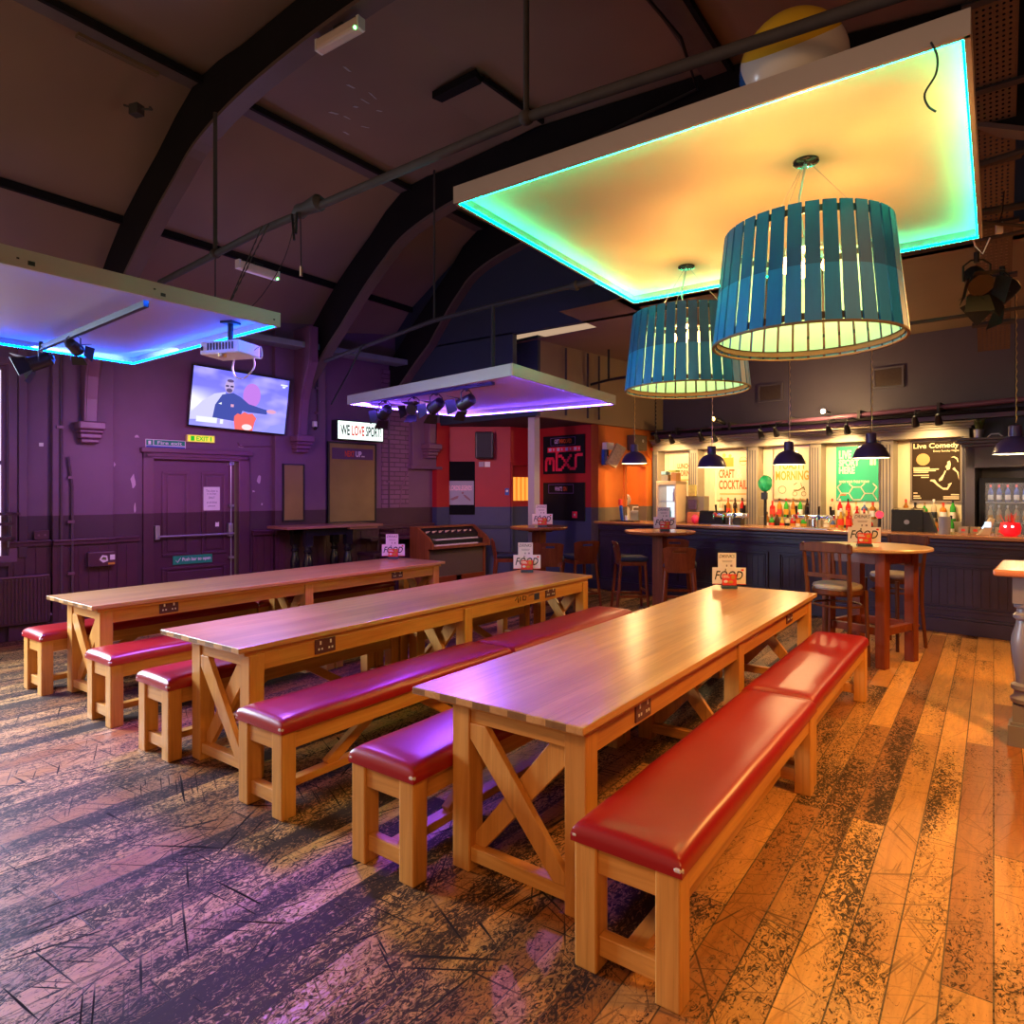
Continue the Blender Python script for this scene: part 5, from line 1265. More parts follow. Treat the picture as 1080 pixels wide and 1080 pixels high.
for (b, z0, z1, off, lab) in ((1.80, 0.30, 4.0, 0.11, 'long vertical pipe on the pilaster between window and fire door'), (1.90, 0.35, 2.02, 0.13, 'shorter kinked pipe beside the long one on the first pilaster'), (6.30, 1.36, 3.4, 0.03, 'thin painted conduit down the brick strip'), (4.98, 2.55, 3.6, 0.11, 'thin dark conduit above the security camera')):
    t = onleft('conduit', lab, 'conduit', b, 0, off)
    m = MB(); m.tube([(0, 0, z0), (0, 0, z0+(z1-z0)*0.3), (0, 0, z0+(z1-z0)*0.8), (-0.04 if b == 1.90 else 0, 0, z1)], 0.014, 8); m.done('tube', plain('dark_plum_pipe', (0.085, 0.04, 0.065), 0.45), t, smooth=True)
    for f in (0.2, 0.55, 0.85):
        m = MB(); m.box(-0.045, 0.02, -0.018, 0.02, z0+(z1-z0)*f, z0+(z1-z0)*f+0.03); m.done('clip', M_plumtrim, t)
m = MB(); m.tube([(0, -0.02, 3.3), (0.02, -0.02, 2.2), (-0.02, -0.02, 1.95), (-0.14, -0.02, 1.7), (-0.18, -0.02, 1.36)], 0.013, 8)
tag(m.done('cable', M_plumtrim, loc=rw(WA, 6.70), rot=(0, 0, LEFTROT)), 'painted cable that curves down past the brick strip', 'cable')
t = onleft('wall_socket', 'maroon painted double socket above the wainscot by the window', 'socket', 1.63, 1.14, 0.02)
m = MB(); m.box(-0.07, 0.07, -0.03, 0, -0.05, 0.05); m.done('plate', M_maroon, t, bevel=0.004)
m = MB(); m.box(-0.04, -0.02, -0.033, -0.03, -0.01, 0.01); m.box(0.02, 0.04, -0.033, -0.03, -0.01, 0.01); m.done('switch', M_plumtrim, t)
t = onleft('security_camera', 'small white security camera high on the chimney breast', 'camera', 4.92, 2.55, 0.10)
m = MB(); m.box(-0.03, 0.03, -0.05, 0, 0.02, 0.10); m.done('base', M_white, t, bevel=0.005)
m = MB(); m.ball((0.0, -0.04, 0.0), 0.028, seg=12, ring=8); m.done('dome', M_blackgloss, t, smooth=True)
t = onleft('junction_box', 'small dark junction box with a looped cable, right of the security camera', 'junction box', 5.04, 2.60, 0.0)
m = MB(); m.box(-0.04, 0.04, -0.05, 0, -0.06, 0.06); m.done('case', M_plumtrim, t, bevel=0.004)
m = MB(); m.tube([(0.03, -0.03, -0.05), (0.06, -0.03, -0.12), (0.02, -0.03, -0.15), (0.0, -0.03, -0.09)], 0.006, 6); m.done('loop', M_plumtrim, t)
m = MB(); m.tube([(3.85, 0.02, 2.30), (3.85, -0.02, 2.26), (3.87, -0.02, 2.24), (4.28, -0.02, 2.26)], 0.010, 6)
tag(m.done('conduit', M_plumtrim, loc=rw(WA, 0), rot=(0, 0, LEFTROT)), 'short bent conduit below the television, right of the fire door', 'conduit')
m = MB(); m.box(-0.02, 0.02, -0.02, 0, -0.02, 0.02)
tag(m.done('wall_tag', M_white, loc=rw(WA+0.002, 1.63, 2.15), rot=(0, 0, LEFTROT)), 'tiny white square tag on the wall between window and pilaster', 'tag')
t = onleft('window_guard', 'dark rail with bars and a bottle across the window at the left edge', 'rail', 1.15, 1.2, 0.05)
m = MB(); m.box(-0.85, 0.24, -0.04, 0, -0.10, -0.06); m.box(-0.85, 0.22, -0.04, 0, 0.06, 0.09); m.box(-0.85, 0.28, -0.04, 0, 0.17, 0.20); m.box(0.2, 0.24, -0.04, 0, -0.1, 0.2); m.done('bar', M_maroon, t)
# corbels and arch feet
def corbel(label, b, off, s=1.0):
    t = onleft('wall_corbel', label, 'corbel', b, 2.18, off, 'corbels carrying the roof arches')
    M_cb = M_plumtrim
    m = MB()
    for z0, z1, w, d in ((0.0, 0.05, 0.095, 0.13), (0.05, 0.11, 0.11, 0.16), (0.11, 0.15, 0.12, 0.20), (0.15, 0.24, 0.135, 0.24)):
        m.box(-w*s, w*s, -d*s, 0, z0, z1)
    m.done('moulded_block', M_cb, t, bevel=0.015)
    m = MB(); pts = [(0.0, 0.24), (-0.13, 0.24), (-0.15, 0.5), (-0.20, 0.75), (-0.30, 1.0), (-0.44, 1.25), (-0.44, 1.75), (0.0, 1.75)]
    m.prism([(y, z) for y, z in pts], -0.07, 0.07, 'x'); m.done('arch_foot', M_cb, t, bevel=0.01)
    m = MB(); m.prism([(y-0.012, z) for y, z in pts], -0.045, -0.030, 'x'); m.done('bead', M_cb, t)
    return t
corbel('moulded corbel on the pilaster between the window and the fire door', 2.06, 0.09)
corbel('moulded corbel to the right of the television', 4.68, 0.09)
corbel('moulded corbel next to the red corner wall', 7.02, 0.11)

# ================================================================ CORNER WALL FITTINGS
def ondiag(name, label, cat, x, z, off=0.0, group=None):
    p = DA + dvec.normalized()*x
    nrm = Vector((math.sin(DROT), -math.cos(DROT), 0))
    p = p + nrm*off
    return empty(name, label, cat, (p.x, p.y, z), DROT, group)
t = ondiag('poster_board', 'black board with a pale quiz poster on the red corner wall above the organ', 'poster board', 0.335, 1.69)
m = MB(); m.box(-0.25, 0.25, -0.03, 0, -0.47, 0.46); m.done('board', plain('matt_black_board', (0.008, 0.008, 0.01), 0.8, spec=0.05), t)
m = MB(); m.box(-0.235, 0.235, -0.034, -0.03, -0.30, 0.12); pl = m.done('poster', plain('poster_greyblue', (0.34, 0.35, 0.44), 0.6), t)
text('LORDS', pl, -0.19, -0.01, -0.05, 0.04, -0.0355, plain('poster_pink', (0.90, 0.55, 0.66), 0.5), bold=0.03)
text('LEGENDS', pl, 0.0, 0.20, -0.05, 0.04, -0.0355, plain('poster_pink', (0.90, 0.55, 0.66), 0.5), bold=0.03)
m = MB(); m.prism([(-0.19, -0.20), (-0.08, -0.15), (-0.03, -0.14), (-0.05, -0.19), (-0.14, -0.22)], -0.036, -0.034); m.prism([(0.05, -0.12), (0.08, -0.17), (0.18, -0.24), (0.17, -0.20), (0.09, -0.13)], -0.036, -0.034); m.ball((0.04, -0.035, -0.09), 0.02, 1, 0.1, 1, 10, 6)
m.done('fish_drawing', plain('poster_drawing', (0.28, 0.14, 0.16), 0.6), pl)
t = ondiag('loudspeaker', 'black loudspeaker high on the red corner wall', 'speaker', 0.765, 2.42, 0.16)
m = MB(); m.prism([(-0.16, -0.12), (-0.13, 0.12), (0.13, 0.12), (0.16, -0.12)], -0.23, 0.23, 'z'); m.done('cabinet', M_black, t, bevel=0.02)
m = MB(); m.box(-0.13, 0.13, -0.128, -0.12, -0.21, 0.21); m.done('grille', plain('grille_black', (0.02, 0.02, 0.03), 0.7), t)
m = MB(); m.box(-0.02, 0.02, 0.1, 0.18, -0.02, 0.02); m.done('wall_bracket', M_black, t)
t = ondiag('wall_switch_box', 'pair of small pale boxes beneath the loudspeaker', 'box', 0.755, 2.10, 0.0)
m = MB(); m.box(-0.10, -0.005, -0.03, 0, -0.045, 0.045); m.done('unit', plain('grey_box', (0.35, 0.28, 0.34), 0.5), t); m = MB(); m.box(0.005, 0.10, -0.03, 0, -0.045, 0.045); m.done('unit', M_white, t)
t = ondiag('door_sign', 'round blue notice beside the corner door handle', 'sign', 1.15, 1.62, 0.0)
m = MB(); m.box(-0.035, 0.035, -0.004, 0, -0.06, 0.06); pl = m.done('plate', M_blue, t)
m = MB(); m.ball((0, -0.004, 0.012), 0.022, 1, 0.1, 1, 12, 6); m.done('symbol', M_white, pl)
# boards on the straight red wall
def onalc(name, label, cat, a, z, group=None): return empty(name, label, cat, rw(a, 8.93, z), TH, group)
M_brd = plain('black_board', (0.010, 0.010, 0.015), 0.4, vary=0.1, spec=0.15)
t = onalc('poster_board', 'black board with pink pixel lettering mixr on the red wall', 'poster board', -7.385, 2.27)
m = MB(); m.box(-0.465, 0.465, -0.03, 0, -0.335, 0.335); bd = m.done('board', M_brd, t)
M_pink = plain('hot_pink', (0.85, 0.02, 0.09), 0.5)
M_vio = plain('violet_line', (0.15, 0.06, 0.30), 0.5); M_lil = plain('lilac_ink', (0.62, 0.45, 0.85), 0.5)
m = MB(); m.frame(-0.29, 0.27, 0.16, 0.30, 0.008, -0.034, -0.03); m.done('title_frame', M_vio, bd)
text('GET', bd, -0.20, -0.09, 0.195, 0.27, -0.034, M_lil, bold=0.03)
text('INVOLVED', bd, -0.08, 0.19, 0.195, 0.27, -0.034, M_orangeink, bold=0.03)
m = MB(); m.box(-0.36, 0.38, -0.033, -0.03, 0.045, 0.135)
sc_ = m.done('pink_band', M_pink, bd)
m = MB()
for k in range(4):
    m.box(-0.33+0.19*k, -0.27+0.19*k, -0.0355, -0.033, 0.065, 0.118); m.box(-0.23+0.19*k, -0.205+0.19*k, -0.0355, -0.033, 0.072, 0.11)
m.done('band_icons', M_lil, sc_)
PIX = {'m': ["     ", "     ", "     ", " 111 ", "1 1 1", "1   1", "1   1", "1   1"], 'i': ["1", "1", "1", "1", "1", "1", "1", "1"]}
def pixels(m, cells, x0, z0, s):
    for i, j, in cells: m.box(x0+i*s, x0+(i+1)*s+0.001, -0.0335, -0.03, z0+j*s, z0+(j+1)*s+0.001)
s = 0.034
LET = [[(0, j) for j in range(0, 4)] + [(3.5, j) for j in range(0, 4)] + [(0.3, 3.6), (3.2, 3.6), (0.6, 4), (1.3, 4), (2.2, 4), (2.9, 4), (1.8, 3.1), (1.8, 2.4)],
       [(4.9, j) for j in range(0, 7)] + [(5.3, 6.2)],
       [(6.1, 0), (6.9, 0), (7.7, 0.8), (8.5, 1.6), (9.2, 2.4), (9.9, 3.2), (10.5, 4.0), (11.2, 4.8), (8.5, 3.2), (7.7, 4.0), (6.9, 4.8), (6.2, 4.8), (9.9, 1.6), (10.5, 0.9)],
       [(11.3, 0.3), (12.1, 0.3), (12.9, 0.3), (13.4, 1.1), (13.4, 2.0), (13.4, 2.9), (13.4, 3.8), (13.6, 4.7), (14.4, 5), (15.2, 5), (16, 5)]]
for cl_ in LET:
    m = MB(); pixels(m, cl_, -0.42, -0.29, 0.050); m.done('letter', M_pink, bd)
t = onalc('poster_board', 'black WHATS ON board with one small red card, below the pixel lettering', 'poster board', -7.385, 1.45)
m = MB(); m.box(-0.465, 0.465, -0.03, 0, -0.33, 0.33); bd = m.done('board', M_brd, t)
m = MB(); m.frame(-0.34, 0.23, 0.14, 0.30, 0.010, -0.034, -0.03); m.done('title_frame', M_vio, bd)
text("WHAT'S", bd, -0.19, -0.02, 0.18, 0.26, -0.034, M_lil, bold=0.03)
text('ON', bd, 0.0, 0.09, 0.18, 0.26, -0.034, M_orangeink, bold=0.03)
m = MB(); m.box(0.20, 0.31, -0.033, -0.03, -0.28, -0.17); cc = m.done('card', M_pink, bd)
m = MB(); m.ball((0.255, -0.034, -0.225), 0.02, 1, 0.1, 1, 8, 6); m.done('card_mark', M_white, cc)
# orange wall fittings
def onor(name, label, cat, b, z, off=0.0, rz=0.0): return empty(name, label, cat, rw(-6.65+off, b, z), LEFTROT+rz)
t = onor('cable_bracket', 'white wall bracket with wires and a small blue box on the orange wall', 'device', 9.14, 2.33)
m = MB(); m.box(-0.10, 0.10, -0.10, 0, 0.0, 0.12); m.done('bracket', M_white, t, bevel=0.006)
m = MB(); m.box(-0.12, -0.04, -0.06, 0, -0.26, 0.0); m.done('blue_box', M_blue, t)
m = MB(); m.tube([(-0.05, -0.08, 0.0), (-0.08, -0.1, -0.1), (0.0, -0.12, -0.16), (0.1, -0.12, -0.14), (0.18, -0.16, -0.18)], 0.012, 6); m.done('wires', M_black, t)
t = onor('tilted_board', 'tilted speckled panel speaker next to the bar pendant on the orange wall', 'speaker', 9.12, 2.22, 0.22, R(-70))
t.rotation_euler = Euler((0, R(28), LEFTROT - R(40)))
m = MB(); m.box(-0.09, 0.09, -0.06, 0.06, -0.19, 0.19); m.done('cabinet', plain('pale_speckle', (0.55, 0.40, 0.20), 0.7, vary=0.4, scale=40), t, bevel=0.008)
m = MB(); m.cyl((0, 0.06, 0), (0, 0.30, 0), 0.015, 8); m.done('arm', M_black, t)
t = onor('loudspeaker', 'brown square speaker on the orange wall above the opening', 'speaker', 9.97, 2.50)
m = MB(); m.box(-0.20, 0.20, -0.16, 0, -0.15, 0.12); m.done('cabinet', plain('brown_cabinet', (0.12, 0.08, 0.05), 0.6), t, bevel=0.01)
m = MB(); m.ball((0.05, -0.17, 0.02), 0.03, 1, 0.2, 1, 10, 6); m.done('badge', M_steel, t)
t = onor('alarm_sounder', 'tiny red fitting with a drooping wire at the top of the orange wall', 'alarm', 10.55, 2.40)
m = MB(); m.box(-0.03, 0.03, -0.05, 0, -0.02, 0.03); m.done('unit', M_redcard, t); m = MB(); m.tube([(-0.2, -0.01, 0.15), (-0.15, -0.01, -0.1), (0.0, -0.01, -0.2), (0.1, -0.01, 0.05)], 0.006, 5); m.done('wire', M_redcard, t)
# ================================================================ BAR (room axes: a along the counter, b away from the hall)
def onbar(name, label, cat, a, b, z, rz=0.0, group=None): return empty(name, label, cat, rw(a, b, z), TH + rz, group)
BF = 8.93
t = onbar('bar_counter', 'long dark navy panelled bar counter with a polished wooden top', 'bar counter', -6.65, BF, 0)
Lb = 11.0
m = MB(); m.box(0.0, Lb, 0.05, 0.60, 0.0, 1.07); m.done('body', M_bar, t)
m = MB(); m.box(-0.02, Lb, 0.0, 0.06, 0, 0.16); m.box(-0.01, Lb, 0.02, 0.06, 0.16, 0.19); m.done('plinth', M_bar, t, bevel=0.006)
m = MB(); m.box(0, Lb, 0.0, 0.06, 0.99, 1.03); m.box(0, Lb, -0.02, 0.06, 1.03, 1.075); m.box(0, Lb, 0.03, 0.06, 0.88, 0.91); m.box(0, Lb, 0.02, 0.06, 0.91, 0.93); m.done('cornice', M_bar, t, bevel=0.008)
m = MB(); m.box(-0.04, Lb, -0.07, 0.68, 1.085, 1.13); m.done('top', M_barcap, t, bevel=0.012)
x = 0.22; 
for w in (1.25, 1.25, 1.35, 1.45, 0.95, 1.35, 1.3, 1.3):
    m = MB(); m.frame(x, x+w, 0.26, 0.80, 0.03, 0.025, 0.05); m.frame(x+0.04, x+w-0.04, 0.30, 0.76, 0.015, 0.036, 0.05)
    k = x+0.07
    while k < x+w-0.12: m.box(k, k+0.072, 0.044, 0.05, 0.32, 0.74); k += 0.08
    m.done('panel', M_bar, t, bevel=0.004)
    x += w + 0.14
# back bar: counter, bays, pilasters, cornice
t = onbar('back_bar', 'cream boarded back bar with grey pilasters framing the posters', 'back bar', -6.6, BB, 0)
L2 = 4.86
m = MB(); m.box(0.0, L2, -0.45, -0.02, 0.0, 0.96); m.done('base_cabinet', M_barcab, t)
m = MB(); m.box(0.0, L2, -0.48, -0.02, 0.96, 1.0); m.done('worktop', M_barcap, t, bevel=0.005)
m = MB(); m.box(0.9, L2-0.1, -0.20, -0.02, 1.19, 1.215); m.box(0.9, L2-0.1, -0.20, -0.19, 1.0, 1.19); m.done('bottle_step', M_barcab, t)
m = MB(); m.box(0.0, L2, -0.02, 0.0, 1.0, 2.50)
k = 0.0
while k < L2: m.box(k, k+0.092, -0.026, -0.02, 1.0, 2.5); k += 0.10
m.done('boarding', M_board, t)
for (x0, x1) in ((0.0, 0.10), (0.74, 0.90), (1.80, 1.97), (2.80, 2.96), (3.78, 3.95), (4.78, 4.86)):
    m = MB(); m.box(x0, x1, -0.26, 0, 1.0, 2.36); m.done('pilaster', M_barcab, t, bevel=0.006)
    m = MB(); 
    for q in (0.25, 0.5, 0.75): m.box(x0+(x1-x0)*q-0.006, x0+(x1-x0)*q+0.006, -0.265, -0.26, 1.05, 2.3)
    m.box(x0-0.008, x0+0.006, -0.275, -0.25, 1.0, 2.36)
    m.done('pilaster_fluting', plain('pilaster_edge', (0.07, 0.06, 0.08), 0.4), t)
m = MB(); m.box(0.0, L2, -0.28, 0, 2.36, 2.47); m.box(0.0, L2+0.03, -0.32, 0, 2.47, 2.50); m.box(0, L2+0.07, -0.37, 0, 2.50, 2.54); m.box(0, L2+0.10, -0.41, 0, 2.54, 2.565)
m.done('cornice', M_barcab, t, bevel=0.008)
# bulkhead/pipe run above
t = onbar('trunking_pipe', 'dusty trunking pipe running the length of the wall above the back bar', 'pipe', -6.6, BB, 0)
m = MB(); m.tube([(0.0, -0.30, 2.68), (3.0, -0.30, 2.73), (5.6, -0.30, 2.80), (8.5, -0.30, 2.86)], 0.035, 10); m.box(0, 9, -0.22, -0.1, 2.60, 2.66); m.done('tube', M_plumtrim, t, smooth=True)
m = MB()
for k in range(9): m.box(0.5+k, 0.54+k, -0.35, 0, 2.64+0.016*k, 2.76+0.018*k)
m.done('bracket', M_pipe, t)
m = MB(); m.box(0.0, 11, -0.34, 0, 2.66, 2.70, Matrix.Translation(rw(-6.6, BB)) @ Matrix.Rotation(TH, 4, 'Z'))
struct(m.done('trim_15', M_rib))
# fridge unit
t = onbar('fridge_surround', 'dark grey cabinet with a moulded shelf around the bottle fridge', 'cabinet', -1.74, BB, 0)
M_fs = plain('surround_grey', (0.12, 0.10, 0.115), 0.4, vary=0.1)
m = MB(); m.box(0.0, 0.10, -0.55, 0, 0, 2.20); m.box(0.10, 3.0, -0.03, 0, 0, 2.2); m.box(2.4, 2.5, -0.55, 0, 0, 2.2); m.box(0.1, 2.4, -0.55, 0, 0, 0.98); m.done('carcase', M_fs, t)
m = MB(); m.box(0.0, 2.5, -0.55, -0.5, 1.93, 2.20); m.done('fascia', M_fs, t, bevel=0.004)
m = MB(); m.box(-0.04, 2.55, -0.60, 0, 2.20, 2.24); m.box(-0.08, 2.6, -0.65, 0, 2.24, 2.28); m.box(-0.14, 2.66, -0.70, 0, 2.28, 2.31); m.done('moulded_shelf', M_fs, t, bevel=0.008)
m = MB(); m.box(0.11, 2.39, -0.5, -0.035, 0.985, 1.0); m.done('worktop', M_barcap, t)
fr = onbar('bottle_fridge', 'black framed glass door bottle fridge in the grey cabinet', 'fridge', -1.60, BB-0.50, 1.0)
m = MB(); m.box(0.0, 0.03, 0, 0.42, 0, 0.80); m.box(0.55, 0.58, 0, 0.42, 0, 0.80); m.box(0, 0.58, 0, 0.42, 0.77, 0.80); m.box(0, 0.58, 0, 0.42, 0, 0.03); m.box(0, 0.58, 0.38, 0.42, 0, 0.8); m.done('cabinet', M_blackgloss, fr)
m = MB(); m.frame(0.03, 0.55, 0.03, 0.77, 0.035, -0.012, 0.0); m.done('door', M_blackgloss, fr)
def glassmat(name, tint=(0.9, 0.95, 1.0), alpha=0.14):
    if name in MATS: return MATS[name]
    m_, n, l, b = nt(name); b.inputs['Base Color'].default_value = tint + (1,); b.inputs['Roughness'].default_value = 0.04
    b.inputs['Alpha'].default_value = alpha; MATS[name] = m_; return m_
m = MB(); m.box(0.06, 0.52, -0.008, -0.003, 0.06, 0.74); m.done('glass_pane', glassmat('fridge_glass'), fr)
for z in (0.22, 0.48):
    m = MB(); m.box(0.03, 0.55, 0.03, 0.38, z, z+0.008); m.done('shelf', M_steel, fr)
m = MB(); m.box(0.035, 0.045, 0.01, 0.02, 0.05, 0.75); m.done('door_light', glow('fridge_light', (0.75, 0.82, 1.0), 4), fr)
lamp('fridge_lamp', 'AREA', rw(-1.32, BB-0.40, 1.75), 1.0, (0.7, 0.8, 1.0), (0, 0, TH), shape='RECTANGLE', size=0.4, size_y=0.2)
fr2 = onbar('bottle_fridge', 'second black fridge, cut off by the right edge of the photo', 'fridge', -1.00, BB-0.50, 1.0)
m = MB(); m.box(0.0, 0.6, 0.0, 0.42, 0, 0.8); m.done('cabinet', M_blackgloss, fr2)
m = MB(); m.frame(0.02, 0.58, 0.02, 0.78, 0.04, -0.012, 0.0); m.done('door', M_blackgloss, fr2)
# posters
def onback(name, label, cat, a0, a1, z0, z1, off=0.03, group='posters in the back bar bays'):
    t = onbar(name, label, cat, (a0+a1)/2, BB-off, (z0+z1)/2, 0, group)
    return t, (a1-a0)/2, (z1-z0)/2
M_post = plain('poster_cream', (0.66, 0.55, 0.38), 0.55, vary=0.03)
t, w, h = onback('poster', 'cream LUNCH & DRINK poster in the first bay, partly behind boxes', 'poster', -6.28, -5.89, 1.30, 2.27)
m = MB(); m.box(-w, w, -0.012, 0, -h, h); p = m.done('sheet', M_post, t)
text('LUNCH', p, -w*0.7, w*0.55, h*0.52, h*0.72, -0.0135, M_orangeink, bold=0.03); text('& DRINK', p, -w*0.7, w*0.85, h*0.24, h*0.46, -0.0135, M_orangeink, bold=0.03)
m = MB(); m.box(-w*0.6, w*0.5, -0.0135, -0.012, h*0.08, h*0.12); m.box(-w*0.6, w*0.3, -0.0135, -0.012, -h*0.05, 0.0); m.done('small_print', M_gold, p)
t, w, h = onback('poster', 'cream CRAFT & COCKTAILS poster with a gold box of limes', 'poster', -5.46, -4.83, 1.475, 2.36)
m = MB(); m.box(-w, w, -0.012, 0, -h, h); p = m.done('sheet', M_post, t)
text('CRAFT', p, -w*0.85, w*0.05, -h*0.14, h*0.20, -0.0135, M_orangeink, bold=0.03); text('&', p, w*0.15, w*0.5, -h*0.14, h*0.20, -0.0135, plain('pale_ink', (0.65, 0.6, 0.5), 0.5))
text('COCKTAILS', p, -w*0.85, w*0.92, -h*0.58, -h*0.22, -0.0135, M_orangeink, bold=0.03)
m = MB(); m.box(-w*0.75, w*0.0, -0.0135, -0.012, h*0.30, h*0.66); m.done('gold_box', M_gold, p)
m = MB(); m.ball((-w*0.55, -0.013, h*0.75), 0.035, 1, 0.05, 1, 10, 6); m.ball((-w*0.2, -0.013, h*0.72), 0.03, 1, 0.05, 1, 10, 6); m.done('limes', plain('lime', (0.35, 0.5, 0.08), 0.5), p)
m = MB(); m.tube([(w*0.55+0.07*math.cos(2*PI*k/20), -0.0135, h*0.5+0.07*math.sin(2*PI*k/20)) for k in range(20)], 0.003, 4, closed=True); m.box(w*0.32, w*0.78, -0.0135, -0.012, h*0.47, h*0.53); m.box(-w*0.8, w*0.7, -0.0135, -0.012, -h*0.78, -h*0.74)
m.done('stamp', M_gold, p)
t, w, h = onback('poster', 'framed TOASTY MORNING poster behind the second dome pendant', 'poster', -4.47, -3.85, 1.48, 2.35)
m = MB(); m.box(-w, w, -0.012, 0, -h, h); p = m.done('sheet', M_post, t)
m = MB(); m.frame(-w, w, -h, h, 0.025, -0.02, -0.012); m.done('gilt_frame', M_brass, t)
text('TOASTY', p, -w*0.72, w*0.72, h*0.15, h*0.45, -0.0135, M_gold, bold=0.03); text('MORNING', p, -w*0.85, w*0.85, -h*0.25, h*0.10, -0.0135, M_gold, bold=0.03)
m = MB(); m.tube([(-w*0.5+0.06*math.cos(2*PI*k/16), -0.0135, -h*0.6+0.06*math.sin(2*PI*k/16)) for k in range(16)], 0.004, 4, closed=True)
m.tube([(w*0.15+0.035*math.cos(2*PI*k/12), -0.0135, -h*0.75+0.035*math.sin(2*PI*k/12)) for k in range(12)], 0.004, 4, closed=True)
m.tube([(w*0.6+0.035*math.cos(2*PI*k/12), -0.0135, -h*0.75+0.035*math.sin(2*PI*k/12)) for k in range(12)], 0.004, 4, closed=True)
m.tube([(w*0.1, -0.0135, -h*0.62), (w*0.35, -0.0135, -h*0.62), (w*0.6, -0.0135, -h*0.5), (w*0.65, -0.0135, -h*0.62)], 0.010, 5); m.tube([(w*0.5, -0.0135, -h*0.5), (w*0.45, -0.0135, -h*0.35)], 0.005, 5)
m.tube([(w*0.1, -0.0135, -h*0.42), (w*0.25, -0.0135, -h*0.35)], 0.006, 5); m.done('scooter_drawing', plain('olive_ink', (0.2, 0.14, 0.05), 0.6), p)
t, w, h = onback('poster', 'green LIVE SPORT HERE poster with a football net pattern', 'poster', -3.49, -2.90, 1.48, 2.31)
M_pg = plain('poster_green', (0.02, 0.42, 0.24), 0.5, vary=0.06)
m = MB(); m.box(-w, w, -0.012, 0, -h, h); p = m.done('sheet', M_pg, t)
text('LIVE', p, -w*0.85, -w*0.25, h*0.55, h*0.85, -0.0135, M_lightink, bold=0.03); text('SPORT', p, -w*0.85, w*0.10, h*0.28, h*0.52, -0.0135, M_lightink, bold=0.03); text('HERE', p, -w*0.85, -w*0.1, h*0.0, h*0.25, -0.0135, M_lightink, bold=0.03)
text('BOOK YOUR TABLE TODAY', p, -w*0.85, w*0.6, -h*0.34, -h*0.25, -0.0135, M_lightink, bold=0.02)
cl = lambda v_, w_: max(-w_+0.006, min(w_-0.006, v_))
m = MB(); R0 = 0.11
for i in range(-4, 5):
    for j in range(-6, 3):
        cx = i*R0*1.5; cz = -h*0.72 + (j+2+(0.5 if i % 2 else 0))*R0*math.sqrt(3)
        for k in range(6):
            a0, a1 = PI/3*k, PI/3*(k+1)
            q0 = (cx+R0*math.cos(a0), cz+R0*math.sin(a0)); q1 = (cx+R0*math.cos(a1), cz+R0*math.sin(a1))
            if abs((q0[0]+q1[0])/2) < w and -h < (q0[1]+q1[1])/2 < -h*0.36: m.beam((cl(q0[0], w), -0.0128, max(-h+0.006, min(-h*0.36, q0[1]))), (cl(q1[0], w), -0.0128, max(-h+0.006, min(-h*0.36, q1[1]))), 0.018, 0.0012, up=(0, 1, 0))
m.box(w*0.62, w*0.75, -0.0135, -0.012, h*0.3, h*0.55); m.box(w*0.8, w*0.88, -0.0135, -0.012, h*0.3, h*0.5)
m.done('net_pattern', M_lightink, p)
m = MB(); m.box(-w*0.8, -w*0.5, -0.0145, -0.0135, -h*0.80, -h*0.76); m.done('logo', M_orangeink, p)
t, w, h = onback('poster', 'dark brown Live Comedy poster with a comedian holding a microphone', 'poster', -2.47, -1.875, 1.49, 2.33)
m = MB(); m.box(-w, w, -0.012, 0, -h, h); p = m.done('sheet', plain('poster_umber', (0.040, 0.022, 0.012), 0.7, spec=0.15), t)
m = MB(); m.frame(-w-0.015, w+0.015, -h-0.015, h+0.015, 0.022, -0.02, 0); m.done('frame', plain('taupe_frame', (0.22, 0.17, 0.13), 0.5), t)
M_pi = plain('poster_ivory', (0.85, 0.66, 0.40), 0.5)
text('Live Comedy', p, -w*0.92, w*0.92, h*0.72, h*0.94, -0.0135, M_pi, bold=0.02); text('Every Sunday Night', p, -w*0.1, w*0.92, h*0.62, h*0.70, -0.0135, M_pi, bold=0.01)
m = MB(); m.prism(ell(-w*0.52, h*0.40, w*0.28, h*0.20), -0.0132, -0.012, 'y'); m.done('roundel', plain('roundel_gold', (0.55, 0.30, 0.10), 0.5), p)
m = MB()
for z, x0, x1 in ((0.10, -0.92, -0.25), (0.05, -0.92, 0.12), (0.0, -0.92, 0.0), (-0.05, -0.92, -0.3), (-0.15, -0.92, -0.28), (-0.22, -0.6, -0.28), (-0.75, -0.92, -0.75), (-0.85, -0.92, -0.65), (-0.92, -0.92, -0.6), (-0.80, 0.6, 0.92), (-0.87, 0.3, 0.92), (-0.93, 0.3, 0.92)):
    m.box(w*x0, w*x1, -0.0132, -0.012, h*z, h*(z+0.035))
m.done('small_print', M_pi, p)
m = MB()
m.prism([(w*0.90, h*0.30), (w*0.86, h*0.42), (w*0.72, h*0.48), (w*0.60, h*0.44), (w*0.72, h*0.44), (w*0.82, h*0.38), (w*0.87, h*0.28)], -0.0132, -0.012)
m.prism([(w*0.46, h*0.30), (w*0.56, h*0.34), (w*0.60, h*0.22), (w*0.56, h*0.06), (w*0.44, h*0.02), (w*0.42, h*0.10), (w*0.38, h*0.14), (w*0.46, h*0.22)], -0.0132, -0.012)
m.prism([(w*0.36, h*0.02), (w*0.30, -h*0.10), (w*0.12, -h*0.28), (w*0.14, -h*0.34), (w*0.26, -h*0.30), (w*0.34, -h*0.14), (w*0.42, h*0.0)], -0.0132, -0.012)
